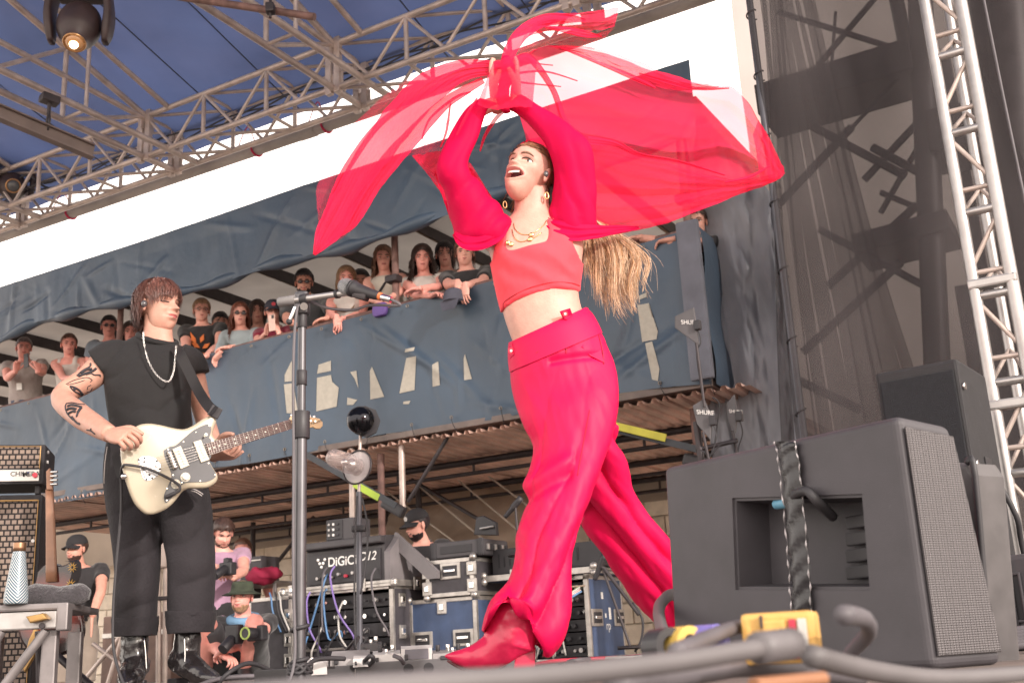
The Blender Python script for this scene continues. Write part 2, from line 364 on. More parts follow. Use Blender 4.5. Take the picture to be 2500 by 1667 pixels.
# moving lamps in the roof
def moving_head(name, c, yaw, tilt, sc, lab, lit):
    t = thing(name, c + Zv * .34 * sc, lab, 'stage light', 'moving stage lights')
    X = Vector((math.cos(yaw), math.sin(yaw), 0)); Yv = Vector((-math.sin(yaw), math.cos(yaw), 0))
    MB_ = M('lamp_housing', (.04, .024, .024), .5, 0, .25, 12)
    box('base', c + Zv * .30 * sc, X * .34 * sc, Yv * .24 * sc, Zv * .12 * sc, MB_, t, .02 * sc, 3)
    for s in (-1, 1):
        V, F = loft([(c + X * s * .175 * sc + Zv * .26 * sc, X * .028 * sc, Yv * .09 * sc), (c + X * s * .195 * sc + Zv * .1 * sc, X * .028 * sc, Yv * .09 * sc), (c + X * s * .185 * sc - Zv * .04 * sc, X * .03 * sc, Yv * .075 * sc), (c + X * s * .175 * sc - Zv * .12 * sc, X * .02 * sc, Yv * .04 * sc)], 16, 4, .6)
        ob('yoke_arm', V, F, MB_, t, True)
    dd = Vector((X.x * 0, 0, 0)) + (-Zv * math.cos(tilt) - Yv * math.sin(tilt)); e2 = dd.cross(X)
    rings = [(c - dd * .16 * sc, X * .06 * sc, e2 * .06 * sc), (c - dd * .13 * sc, X * .12 * sc, e2 * .12 * sc), (c - dd * .02 * sc, X * .145 * sc, e2 * .145 * sc), (c + dd * .08 * sc, X * .13 * sc, e2 * .13 * sc), (c + dd * .15 * sc, X * .085 * sc, e2 * .085 * sc), (c + dd * .19 * sc, X * .07 * sc, e2 * .07 * sc)]
    V, F = loft(rings, 28, 4); ob('head', V, F, MB_, t, True)
    rim = [c + dd * .19 * sc + (X * math.cos(a) + e2 * math.sin(a)) * .068 * sc for a in np.linspace(0, 2 * math.pi, 24)]
    pipe('lens_rim', rim, .009 * sc, M('lens_rim', (.45, .25, .12), .3, .8), t, 6, 2)
    V, F = sphere(c + dd * .185 * sc, (.062 * sc, .062 * sc, .03 * sc), 20, 10, (X, e2, dd))
    ln = ob('lens', V, F, M('warm_lens', (.35, .18, .08), .1, 0, .2, 20, coat=1, emis=.5) if lit else M('dark_lens', (.1, .1, .1), .1), t, True)
    if lit:
        V, F = sphere(c + dd * .21 * sc, .03 * sc, 16, 10); ob('glowing_bulb', V, F, M('glowing_filament', (1, .72, .38), .5, 0, 0, 5, emis=9), ln, True)
    return t
lc = P(193, 66, 6.6); moving_head('moving_head_lamp', lc, .12, .45, 1.0, 'lit moving head lamp with a warm glowing lens under the blue roof', True)
l2 = PL(30, 455, TW + .1); moving_head('moving_head_lamp', l2, .5, 1.2, 1.0, 'unlit moving head lamp hanging in the truss at the left edge', False)
# clamps and cables round that lamp
for i in range(6):
    a = l2 + Vector((random.uniform(-.25, .45), random.uniform(-.1, .1), random.uniform(-.05, .25)))
    tag(pipe('lamp_cable', [a, a + Vector((.12, 0, .1)), a + Vector((.3, .05, .02)), a + Vector((.5, .1, .12))], .012, RUB, None, 6, 4), 'looped black cable beside the unlit lamp at the left edge, %s of six' % ('first', 'second', 'third', 'fourth', 'fifth', 'sixth')[i], 'cable', 'cables round the left lamp')
# a rail that hangs from the first roof truss by a shackle
ra, rb = P(-120, 225, 6.9), P(228, 372, 7.6)
rail = thing('hanging_rail', rb, 'brown steel rail hung from the roof truss by a shackle', 'rail')
dr = (rb - ra); sd_ = dr.cross(Zv).normalized()
for z, wd, hh in ((.05, .07, .012), (-.05, .07, .012), (0, .012, .1)):
    box('flange' if hh < .05 else 'web', (ra + rb) / 2 + Zv * z, dr, sd_ * wd, dr.cross(sd_).normalized() * hh, M('grey_brown_paint', (.15, .115, .105), .6), rail, .002, 1)
c = lerp(ra, rb, .66); sh = thing('shackle', c, 'black shackle and chain holding up the brown rail', 'shackle')
pipe('shackle_bow', [c + Zv * .02, c + Zv * .09 + sd_ * .03, c + Zv * .16, c + Zv * .09 - sd_ * .03, c + Zv * .03], .009, STEEL, sh, 6, 4); tube('link', c + Zv * .15, c + Zv * .28, .014, STEEL, sh); box('beam_clamp', c + Zv * .27, dr.normalized() * .13, sd_ * .1, Zv * .06, STEEL, sh, .01)
# purlin tube crossing the second roof truss, and a lamp bar beyond it
tag(tube('purlin_tube', P(430, -8, 6.8), P(768, 42, 6.6), .026, RUST), 'brown steel tube crossing under the roof at the top of the picture', 'tube')
sc_ = P(660, 22, 6.6); k_ = thing('tube_clamp', sc_, 'dark swivel clamp on the brown tube under the roof', 'clamp'); box('clamp_jaw', sc_, Vector((.06, 0, 0)), Vector((0, .07, 0)), Zv * .07, STEEL, k_, .012); tube('clamp_bolt', sc_ - Zv * .07, sc_ + Zv * .07, .01, STEEL, k_)
GRN = M('grey_green_steel', (.075, .11, .125), .6, 0, .3, 6)
fx = thing('lamp_bar', PL(900, 60, -.1), 'grey green lamp bar hanging under the roof above the truss', 'lamp bar')
a, b = PL(806, 92, .2), PL(985, 36, .2); pipe('bar', [a, b], .035, GRN, fx, 8, 1)
a, b = PL(895, 62, .15), PL(975, 48, .15); box('lamp_body', (a + b) / 2, (b - a), v * .24, Zv * .2, GRN, fx, .02)
for px in (905, 928, 950): a = PL(px, 8, .1); tube('fin', a, a - Zv * .25 + u * .06, .014, GRN, fx)
# ---------------------------------------------------------- the viewing stand (balcony) beside the stage
SKT = [(-70, 1012), (0, 995), (250, 932), (480, 872), (600, 840), (715, 812), (895, 768), (1000, 737), (1197, 687), (1562, 596), (1692, 556)]
SKB = [(-70, 1262), (128, 1225), (247, 1204), (532, 1140), (747, 1104), (914, 1070), (1266, 1006), (1500, 968), (1745, 938)]
VLT = [(-60, 732), (16, 710), (360, 600), (765, 463), (933, 409), (1178, 329), (1381, 264), (1500, 226), (1640, 180)]
VLB = [(-60, 862), (10, 852), (96, 791), (175, 778), (319, 750), (466, 718), (700, 660), (868, 611), (983, 577), (1097, 534), (1400, 440), (1700, 345)]
def along(line, off):
    pts = [PL(*p, off) for p in line]; S = [(q - B0).dot(u) for q in pts]; Zs = [q.z for q in pts]
    return lambda s: float(np.interp(s, S, Zs))
skt, skb, vlt, vlb = (along(l, 0) for l in (SKT, SKB, VLT, VLB))
sr = (PL(1700, 560, 0) - B0).dot(u); sl = (PL(-70, 1010, 0) - B0).dot(u)
DZ = float(np.mean([skb(s) for s in np.linspace(sl, sr, 9)])) + .05       # walking level of the stand
stand = thing('viewing_stand', bal(0, 1.5, -.65), 'raised viewing stand wrapped in navy tarpaulin beside the stage', 'stand')
def cloth(fn_top, fn_bot, sa, sb, nu, nv, amp, off=0., seed=0):
    rq = random.Random(seed); CR = []
    for _ in range(70):
        s_ = rq.uniform(sa, sb); an = rq.choice((1.2, 1.57, 1.9, .5, 2.6)) + rq.uniform(-.3, .3); CR.append((s_, rq.uniform(fn_bot(s_), fn_top(s_)), math.cos(an), math.sin(an), rq.uniform(.15, .6), rq.uniform(.012, .035), rq.uniform(-.026, .022)))
    def f(a, b):
        s = lerp(sa, sb, a); z = lerp(fn_top(s), fn_bot(s), b)
        w_ = amp * (fbm((s * .6 + seed, z * .6, 0), .8, 2) * 1.2 + .35 * math.sin(s * 5 + 2.2 * fbm((s, z, seed), .8)) * (.2 + b) + .25 * fbm((s * 3 + seed, z * .9, seed + 5), 1.6, 3))
        for cs, cz, ca, sa_, cl, cw, cm_ in CR:
            dx, dz = s - cs, z - cz; t = dx * ca + dz * sa_
            if abs(t) < cl:
                d = (-dx * sa_ + dz * ca) / cw
                if abs(d) < 3: w_ += cm_ * math.exp(-d * d) * (1 - (t / cl) ** 2)
        sag = .035 * math.sin(s * 2.7 + seed) * b
        return bal(s, off + w_ * min(1, b * 3 + .25), z + sag * .6)
    return grid(f, nu, nv)
V, F = cloth(skt, skb, sl, sr, 300, 56, .034, 0, 3); SKB_T = BVHTree.FromPolygons(V, F); skirt = ob('skirt_tarp', V, F, BLUE, stand, True); skirt['label'] = 'navy tarpaulin skirt hung below the handrail'
V, F = cloth(vlt, vlb, sl, sr + .12, 300, 44, .034, -.12, 11); valance = ob('roof_valance_tarp', V, F, BLUE, stand, True); valance['label'] = 'navy tarpaulin wrapped round the roof edge'
# a rolled hem along the valance's lower edge
V, F = sweep([bal(s, -.09 + .02 * math.sin(s * 5), vlb(s) + .02 + .02 * math.sin(s * 3.1)) for s in np.linspace(sl, sr, 44)], [.045 + .02 * math.sin(i * 1.7) for i in range(44)], 10, 3); ob('valance_hem', V, F, BLUE, stand, True)
for s in np.arange(sl + .15, sr, .42):
    for zf, dz in ((skt, -.04), (skb, .05)):
        c = bal(s + random.uniform(-.05, .05), -.03, zf(s) + dz); pipe('eyelet', [c + u * .012 * math.cos(a) + Zv * .012 * math.sin(a) for a in np.linspace(0, 6.283, 9)], .0035, M('brass_eyelet', (.3, .25, .2), .4, .8), stand, 5, 1)
        if dz > 0: pipe('tie_cord', [c, c - Zv * .05 + u * .01, c + v * .05 - Zv * .12 + u * random.uniform(-.05, .05)], .003, RUB, stand, 5, 3)
tube('handrail', bal(sl, .04, skt(sl) + .0), bal(sr, .04, skt(sr)), .024, RUST, stand)
# pale cream patches of colour fitted to the skirt's surface
PATCH = M('pale_cream', (.44, .41, .35), .85, 0, .08, 30, bump=.2, bs=90)
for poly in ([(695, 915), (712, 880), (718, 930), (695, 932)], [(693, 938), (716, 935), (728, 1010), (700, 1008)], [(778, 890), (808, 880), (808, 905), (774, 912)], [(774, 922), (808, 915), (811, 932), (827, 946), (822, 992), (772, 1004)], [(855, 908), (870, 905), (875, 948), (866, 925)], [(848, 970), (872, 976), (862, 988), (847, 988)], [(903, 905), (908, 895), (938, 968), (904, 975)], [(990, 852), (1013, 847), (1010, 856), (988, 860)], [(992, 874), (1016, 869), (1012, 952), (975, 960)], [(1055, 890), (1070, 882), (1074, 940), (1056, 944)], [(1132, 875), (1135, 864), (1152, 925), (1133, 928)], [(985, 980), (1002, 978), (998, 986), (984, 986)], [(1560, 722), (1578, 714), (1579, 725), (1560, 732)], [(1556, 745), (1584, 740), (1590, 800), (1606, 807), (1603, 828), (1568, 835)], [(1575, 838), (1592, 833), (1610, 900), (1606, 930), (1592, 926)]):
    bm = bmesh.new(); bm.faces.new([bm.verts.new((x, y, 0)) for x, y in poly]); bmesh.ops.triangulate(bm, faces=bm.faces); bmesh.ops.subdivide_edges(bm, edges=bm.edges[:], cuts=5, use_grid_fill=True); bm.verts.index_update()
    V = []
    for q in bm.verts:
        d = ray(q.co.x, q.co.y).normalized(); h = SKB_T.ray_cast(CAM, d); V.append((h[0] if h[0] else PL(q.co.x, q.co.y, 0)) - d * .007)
    F = [[q.index for q in f.verts] for f in bm.faces]; bm.free(); ob('pale_patch', V, F, PATCH, stand, True)
# roof, deck, posts, beams
zr = float(np.mean([vlb(s) for s in np.linspace(sl + 1, sr, 9)])) + .18
ROOFU = M('grey_roof_lining', (.36, .33, .31), .8, 0, .15, 1.2, transl=.2, bump=.3, bs=4)
V, F = grid(lambda a, b: bal(lerp(sl - 4.5, sr + .1, a), lerp(0, 3.6, b), zr + .28 + .10 * b - .05 * math.sin(a * 40) ** 2), 60, 10); ob('roof_lining', V, F, ROOFU, stand, True)
for i, s in enumerate(np.arange(sl - 3.4, sr, .95)):
    box('roof_beam', bal(s, 1.8, zr + .24), u * .05, v * 3.6, Zv * .09, M('pale_timber', (.30, .22, .17), .7), stand, .004); box('roof_beam', bal(s + .035, 1.8, zr + .24), u * .02, v * 3.6, Zv * .13, STEEL, stand, .004)
box('roof_beam', bal((sl + sr) / 2, .02, zr + .1), u * (sr - sl), v * .06, Zv * .12, STEEL, stand, .004)
box('roof_beam', bal((sl + sr) / 2, 3.45, zr + .2), u * (sr - sl), v * .06, Zv * .12, STEEL, stand, .004)
for px in (965, 1690, 300): s = (PL(px, 650, .12) - B0).dot(u); tube('post', bal(s, .12, DZ), bal(s, .12, zr + .2), .03, RUST, stand); box('post_clamp', bal(s, .09, skt(s) + .28), u * .12, v * .1, Zv * .06, STEEL, stand, .012)
box('deck_boards', bal((sl + sr) / 2, 1.8, DZ - .02), u * (sr - sl), v * 3.6, Zv * .05, DECK, stand, .004)
BACKT = M('beige_back_cloth', (.33, .27, .22), .85, 0, .12, 2, bump=.3, bs=6, transl=.15)
V, F = grid(lambda a, b: bal(lerp(sl - 5.5, sr, a), 3.55 + .03 * math.sin(a * 60), lerp(DZ - .3, zr + .16 if 100 < pix(bal(lerp(sl - 5.5, sr, a), 3.55, zr + .2))[0] < 235 else zr + .47, b)), 180, 6); ob('back_cloth', V, F, BACKT, stand, True)
# open lattice at the left end of the roof
for i in range(7):
    s = sl + .2 + i * .34; tube('lattice_bar', bal(s, 3.3, zr - .08), bal(s + .17, 3.3, zr + .3), .012, STEEL, stand); tube('lattice_bar', bal(s + .17, 3.3, zr + .3), bal(s + .34, 3.3, zr - .08), .012, STEEL, stand)
box('eave_board', bal(sl + 1.1, 3.2, zr - .12), u * 2.8, v * .06, Zv * .09, M('pale_timber', (.30, .22, .17), .7), stand, .004)
# corrugated sheets under the deck, in separate panels
COR = M('rust_brown_corrugated_sheet', (.68, .46, .38), .55, .15, .3, 2.2, dirt=.5, dcol=(.36, .22, .175), aniso=(2, 1, 1))
zs = DZ - .10
pw = .62; npan = int((sr - sl + .8) / pw)
for i in range(npan):
    sa = sl - .3 + i * pw; tilt = random.uniform(-.01, .01)
    def f(a, b, sa=sa): s = sa + (pw + .02) * a; ph = (a * 6) % 1.0; tz = .028 * (1 if .1 < ph < .5 else 0); return bal(s, lerp(-.02, 3.3, b), zs + tz + (i % 2) * .004 + tilt * a)
    V, F = grid(f, 48, 2); ob('soffit_sheet', V, F, COR, stand)
def floor_beam(o, z, h):
    tube('floor_beam_chord', bal(sl, o, z), bal(sr, o, z), .03, STEEL, stand); tube('floor_beam_chord', bal(sl, o, z - h), bal(sr, o, z - h), .018, STEEL, stand)
    for s in np.arange(sl, sr, .8): tube('floor_beam_post', bal(s, o, z - h), bal(s, o, z), .012, STEEL, stand)
floor_beam(.95, zs - .03, .10); floor_beam(2.2, zs - .03, .11); floor_beam(3.2, zs - .03, .12)
for s, o in ((-2.6, 3.0), (-1.4, 1.9), (.15, 3.0), (-.55, .12), (2.1, .3), (-4.2, 2.6)):
    tube('stand_leg', bal(s, o, -.65), bal(s, o, zs - .02), .03, RUST if o < .5 else STEEL, stand); box('leg_clamp', bal(s, o, zs - .75), u * .11, v * .1, Zv * .07, STEEL, stand, .012); box('base_plate', bal(s, o, -.645), u * .16, v * .16, Zv * .01, STEEL, stand, .001, 1)
for (s, o, ds) in ((-2.6, 3.0, .7), (-2.6, 3.0, -.6), (-4.2, 2.6, .9), (.15, 3.0, -.6)): tube('stand_brace', bal(s, o, .9), bal(s + ds, o, zs - .05), .022, STEEL, stand)
tube('stand_brace', bal(-4.5, 2.9, .55), bal(-.9, 2.9, .78), .026, STEEL, stand)
for s in (-.8, -.3): tube('deck_hanger', bal(s, .06, zs - .55), bal(s, .06, zs + .05), .026, ALU, stand)
tube('stand_brace', bal(-.25, .06, zs - .45), bal(.15, .06, zs + .02), .016, STEEL, stand)
# right end of the stand: the return of the skirt, pale post
V, F = grid(lambda a, b: bal(sr + .02 * math.sin(b * 9) + .02, lerp(0, 1.2, a), lerp(skt(sr), skb(sr), b)), 10, 14); ob('skirt_tarp', V, F, BLUE, stand, True)
box('end_post_sleeve', bal(sr - .03, -.10, (skt(sr) + skb(sr)) / 2 + .02), u * .17, v * .05, Zv * (skt(sr) - skb(sr)), M('grey_canvas', (.15, .155, .185), .8), stand, .02)
# ---------------------------------------------------------- block wall behind the stand, each block its own piece
BLK_M = [M('concrete_block_%s' % n, c, .9, 0, .12, 9, bump=.4, bs=60, dirt=.3, dcol=(.30, .24, .19)) for n, c in (('pale', (.68, .60, .50)), ('warm', (.62, .54, .445)), ('grey', (.58, .51, .43)))]
wall = thing('block_wall', bal(-1, 4.0, -.65), 'pale concrete block wall behind the stand and the equipment', 'wall')
box('mortar_core', bal(-3.4, 4.16, .75), u * 18, v * .2, Zv * 2.8, M('mortar', (.54, .47, .39), .95), wall, .004)
V, F = bevbox(.44, .06, .21, .008, 1); bms = [me('block', V, F, m) for m in BLK_M]
mb = Matrix(((u.x, v.x, 0, 0), (u.y, v.y, 0, 0), (0, 0, 1, 0), (0, 0, 0, 1)))
for r in range(2, 10):
    for c_ in range(37):
        o = bpy.data.objects.new('block', random.choice(bms)); p_ = bal(-11.6 + .45 * c_ + (.225 if r % 2 else 0), 4.04 + random.uniform(-.006, .006), -.45 + r * .22)
        o.matrix_basis = Matrix.Translation(p_) @ mb; link(o, wall)
# brown dust sheet sagging under the stand with ropes and a dark pole across it
V, F = grid(lambda a, b: lerp(lerp(PL(1000, 1105, 2.6), PL(1330, 1090, 2.6), a), lerp(PL(905, 1330, 2.2), PL(1330, 1340, 2.2), a), b) + v * (.10 * fbm((a * 3, b * 3, 1), 1.5) + .15 * math.sin(b * 3)), 40, 30)
ds = ob('dust_sheet', V, F, M('brown_dust_sheet', (.40, .32, .26), .5, 0, .25, 2, bump=.5, bs=7, transl=.35), None, True); tag(ds, 'brown translucent dust sheet hanging slack behind the sound engineer', 'sheet')
for i, (a, b) in enumerate((((905, 1170), (1120, 1330)), ((1075, 1135), (1260, 1290)), ((1110, 1100), (1330, 1265)), ((990, 1160), (1210, 1340)))):
    tag(tube('guy_rope', PL(*a, 1.9), PL(*b, 1.9), .009, M('pale_rope', (.5, .44, .38), .8)), 'pale guy rope slanting across the dust sheet, number %s from the left' % ('one', 'three', 'four', 'two')[i], 'rope', 'guy ropes')
tag(tube('slanted_pole', PL(1000, 1168, 1.5), PL(1165, 1265, 1.5), .018, STEEL), 'black pole slanting down to the folded screen behind the desk', 'pole')
# straps with ratchets
def strap(a, b, off0, off1, lab, colr, t0, t1):
    A, Bq = PL(*a, off0), PL(*b, off1); t = thing('ratchet_strap', Bq, lab, 'strap'); d = (Bq - A); n_ = d.cross(v).normalized()
    box('webbing', (A + Bq) / 2, d, n_ * .05, v * .02, M('dark_webbing', (.055, .06, .068), .7), t, .004)
    c = lerp(A, Bq, (t0 + t1) / 2); box('coloured_sleeve', c - v * .012, d * (t1 - t0), n_ * .055, v * .02, M(colr[0], colr[1], .6), t, .004)
    c = lerp(A, Bq, .97); box('ratchet', c, d.normalized() * .22, n_ * .09, v * .06, BLK, t, .02); tube('ratchet_hook', c, Bq + d.normalized() * .08, .02, STEEL, t)
strap((745, 1100), (968, 1243), -.2, -.1, 'dark ratchet strap with a lime green sleeve tied to the scaffold pole', ('lime_sleeve', (.38, .52, .06)), .56, .83)
strap((1480, 1010), (1712, 1132), -.1, 0.2, 'dark ratchet strap with a yellow sleeve right of the singer', ('yellow_sleeve', (.52, .48, .06)), .12, .62)
# ---------------------------------------------------------- right side: tarp screen, black mesh scrim, scaffold tower behind it
SCR = M('black_mesh_scrim', (.062, .055, .057), .9, 0, .2, 1.5, alpha=.62, spec=.1)
BACKS = M('backlit_dark_tarp', (.21, .22, .25), .45, 0, .3, 1.3, bump=.2, bs=10, transl=.38, dirt=.5, dcol=(.30, .25, .22))
top = [(1636, 178), (1663, 214), (1760, 330), (1868, 455), (1885, 470)]
def scr_pt(a, b):
    t = spline([[x, y] for x, y in top], 6); q = t[min(len(t) - 1, int(a * (len(t) - 1)))]; f_ = a * (len(t) - 1) - int(a * (len(t) - 1)); q2 = t[min(len(t) - 1, int(a * (len(t) - 1)) + 1)]; q = lerp(q, q2, f_)
    bx_, by_ = lerp(1742, 1965, a), lerp(1150, 1130, a)
    fan = math.sin(a * 22 + 1.5 * fbm((a * 3, b * 1.5, 2), 1.5)) * .05 * (.25 + .75 * (1 - b)) + .07 * fbm((a * 4, b * 5, 7), 1.2, 4)
    return PL(lerp(q[0], bx_, b), lerp(q[1], by_, b), .15 + .9 * (1 - a) * .3 + fan)
V, F = grid(scr_pt, 100, 60); bt = ob('hanging_tarp', V, F, BACKS, None, True); tag(bt, 'creased dark tarpaulin with fanned folds hanging right of the stand', 'tarpaulin')
SO = -1.1
pp0, pp1 = PL(1822, -60, SO), PL(1962, 1180, SO); pp1.x, pp1.y = pp0.x, pp0.y
scp = thing('scrim_pole', Vector((pp0.x, pp0.y, -.65)), 'thin dark pole along the left edge of the black mesh scrim', 'pole')
tube('pole', Vector((pp0.x, pp0.y, -.65)), Vector((pp0.x, pp0.y, 6.2)), .022, M('grey_pole', (.10, .10, .115), .5, .5), scp)
for z in np.arange(.4, 6, .42): pipe('tie', [Vector((pp0.x, pp0.y, z)) + Vector((.03 * math.cos(a), .03 * math.sin(a), .01 * a)) for a in np.linspace(0, 6.3, 8)], .005, RUB, scp, 5, 2)
ss0 = (pp0 - B0).dot(u)
def scrim_pt(a, b):
    s = ss0 + 3.6 * a; z = lerp(6.4, -.6, b)
    w_ = .06 * math.sin(s * 9 + 1.3 * fbm((s, z * .3, 0), .8)) * max(0, 1 - a * 2.2) + .05 * fbm((s * 1.5, z * .4, 3), 1.2)
    return bal(s, SO + w_, z)
V, F = grid(scrim_pt, 120, 30); sc1 = ob('mesh_scrim', V, F, SCR, None, True); tag(sc1, 'black see-through mesh scrim closing the right side of the stage', 'scrim')
def scrim2(a, b):      # a second, gathered layer that hangs in a wedge at the pole
    z = lerp(6.4, -.4, b); s = ss0 + .01 + a * (.55 + 1.35 * b)
    return bal(s, SO + .16 + .07 * math.sin(a * 26 + 3 * b) , z)
V, F = grid(scrim2, 90, 30); tag(ob('mesh_scrim', V, F, SCR, None, True), 'gathered second layer of black mesh beside the thin pole', 'scrim')
# loose mesh gathered into folds that fan down from the top of the pole
gf = thing('mesh_gather', bal(ss0 + .3, SO + .1, -.4), 'fan of gathered black mesh folds falling from the top of the thin pole', 'scrim')
for i in range(9):
    x0 = 1862 + 13 * i; x1 = 1935 + 44 * i; wd0 = 10 + 3 * (i % 3); wd1 = 34 + 22 * (i % 2)
    def f(a, b, x0=x0, x1=x1, wd0=wd0, wd1=wd1, i=i): return PL(lerp(x0, x1, b ** 1.1) + (a - .5) * lerp(wd0, wd1, b) + 8 * math.sin(b * 5 + i), lerp(-40, 1120, b), SO + .06 + .025 * i % .09 + .02 * math.sin(a * 9))
    V, F = grid(f, 8, 30); ob('fold', V, F, SCR, gf, True)
# scaffold tower behind the scrim
tw = thing('scaffold_tower', bal(ss0 + 1.6, .2, -.65), 'dark scaffold tower seen through the black mesh scrim', 'scaffold')
def sp(px, py, off=.3): return PL(px, py, off)
for a, b, r in (((1900, 30), (2220, 130), .022), ((2150, -20), (1930, 240), .022), ((2245, -40), (2300, 1150), .085), ((2180, -40), (2215, 130), .05), ((2450, -40), (2520, 900), .16), ((2390, -60), (2440, 300), .1), ((1985, 310), (2210, 430), .03), ((1930, 470), (2290, 90), .014), ((2110, 440), (2250, 290), .026), ((2130, 360), (2260, 430), .03), ((2150, 520), (2270, 310), .02), ((2150, 470), (2280, 525), .02), ((2020, 700), (2240, 500), .03), ((2000, 560), (2260, 700), .025), ((1900, 500), (2080, 310), .03), ((1960, 860), (2200, 640), .03), ((2040, 30), (2020, 300), .012), ((1890, 900), (2100, 1000), .03)):
    tube('scaffold_tube', sp(*a), sp(*b), r, STEEL, tw)
for (a, b, h) in (((1870, 275), (2240, 165), .24), ((2100, 620), (2330, 560), .14), ((2280, 350), (2540, 300), .3)):
    A, Bq = sp(*a, .45), sp(*b, .45); c = (A + Bq) / 2; d = Bq - A; box('scaffold_platform', c, d, v * .5, d.cross(v).normalized() * h, STEEL, tw, .01)
for a, b in (((2290, 150), (2420, 700)), ((2400, 330), (2560, 900)), ((2330, 700), (2560, 1200))):
    A, Bq = sp(a[0], a[1], .9), sp(b[0], b[1], .9); c = (A + Bq) / 2
    box('side_sheet', c, u * abs((Bq - A).dot(u)), v * .03, Zv * abs(Bq.z - A.z), M('dark_sheeting', (.06, .05, .055), .8), tw, .004)
# pale canvas far behind the tower (what glows through the mesh)
sbk = next(s for s in np.arange(ss0 - 4, ss0 + 2, .02) if pix(bal(s, 2.2, 3.0))[0] > 1868)
V, F = grid(lambda a, b: bal(lerp(sbk, ss0 + 6, a), 2.2 + .08 * fbm((a * 8, b * 5, 0), 1.2), lerp(-.6, 7.5, b)), 50, 30)
tag(ob('canvas_backdrop', V, F, M('pale_grey_canvas', (.50, .44, .42), .8, 0, .10, 1.0, transl=.5, bump=.2, bs=3), None, True), 'pale backlit canvas sheet behind the scaffold tower', 'canvas')
# ---------------------------------------------------------- aluminium ladder truss standing at the right
lt = thing('ladder_truss', Vector((*PL(2480, 1500, -2.0)[:2], -.65)), 'bright aluminium ladder truss standing upright at the right edge', 'truss')
LO = -2.0
b0 = PL(2368, 640, LO); sA = (b0 - B0).dot(u); b1 = PL(2462, 640, LO); sB = (b1 - B0).dot(u)
def lp(s, z, d=0): return bal(s, LO + d, z)
for s, d, r in ((sA, 0, .026), (sB, 0, .03), ((sA + sB) / 2, .26, .022)): tube('chord', lp(s, -.65, d), lp(s, 5.4, d), r, ALUC, lt, 20)
k = 0
for z in np.arange(-.5, 5.3, .40):
    tube('rung', lp(sA, z), lp(sB, z), .02, ALUC, lt); tube('rung', lp(sA, z + .11), lp(sB, z + .11), .012, ALU, lt)
    s_, e_ = (sA, sB) if k % 2 else (sB, sA); tube('diagonal', lp(s_, z + .13), lp(e_, z + .38), .011, ALU, lt)
    tube('diagonal', lp(sA, z), lp((sA + sB) / 2, z + .2, .26), .010, ALU, lt); tube('diagonal', lp(sB, z), lp((sA + sB) / 2, z + .2, .26), .010, ALU, lt); k += 1
for z in (PL(2470, 985, LO).z, PL(2415, 690, LO).z): box('joint_plate', lp((sA + sB) / 2, z), u * (sB - sA + .05), v * .06, Zv * .045, ALUC, lt, .01)
tag(pipe('safety_cable', [lp(sB + .10, 5.4), lp(sB + .10, 3), lp(sB + .12, 1), lp(sB + .1, -.4)], .006, CABLE, None, 6, 4), 'thin cable running down beside the ladder truss', 'cable')
# ============================================================ EQUIPMENT
CASE_BLK = M('black_case_laminate', (.05, .045, .052), .55, 0, .2, 20, bump=.25, bs=200, dirt=.25, dcol=(.12, .11, .12), speck=.5)
CASE_BLUE = M('navy_case_laminate', (.055, .085, .165), .55, 0, .2, 8, bump=.2, bs=200, dirt=.3, dcol=(.13, .15, .20), speck=.4)
EDGE = M('case_aluminium_edge', (.50, .47, .44), .4, .8, .2, 20, dirt=.45, dcol=(.2, .17, .15))
INSIDE = M('rack_dark', (.018, .017, .02), .7)
class FR:      # a frame: o = front lower left corner, a along the front, n out of the front
    def __init__(s, o, a, w, h, d): s.o = Vector(o); s.a = a.normalized(); s.n = s.a.cross(Zv).normalized(); s.w = w; s.h = h; s.d = d
    def p(s, x, z, y=0): return s.o + s.a * (s.w * x) + Zv * (s.h * z) + s.n * y
    def bx(s, name, x0, x1, z0, z1, y0, y1, mat, par, bev=.004): return box(name, s.p((x0 + x1) / 2, (z0 + z1) / 2, (y0 + y1) / 2), s.a * (s.w * (x1 - x0)), s.n * (y1 - y0), Zv * (s.h * (z1 - z0)), mat, par, bev)
def frame(xl, xr, yt, yb, Y, yaw, d, z0=None):
    a = Vector((math.cos(yaw), math.sin(yaw), 0)); n = a.cross(Zv)
    o = P(xl, yb, Y); r = PN(xr, yb, o, n); t = P(xl, yt, Y); 
    if z0 is not None: o.z = z0
    return FR(o, a, (r - o).dot(a), t.z - o.z, d)
def frame_u(xl, xr, yt, yb, off, d, z0=None):
    o = PL(xl, yb, off); r = PL(xr, yb, off); t = PL(xr, yt, off)
    if z0 is not None: o.z = z0
    return FR(o, u, (r - o).dot(u), t.z - o.z, d)
def latch(f, x, z, par, y=.004):
    c = f.p(x, z, y); box('latch', c, f.a * .075, f.n * .012, Zv * .09, EDGE, par, .006); box('latch_key', c + f.n * .01, f.a * .035, f.n * .012, Zv * .045, CHROME, par, .006)
def handle(f, x, z, par):
    c = f.p(x, z, .003); box('handle_plate', c, f.a * .16, f.n * .012, Zv * .11, EDGE, par, .01); box('handle_recess', c + f.n * .007, f.a * .115, f.n * .006, Zv * .07, BLK, par, .006); box('handle_grip', c + f.n * .012, f.a * .09, f.n * .014, Zv * .022, CHROME, par, .006)
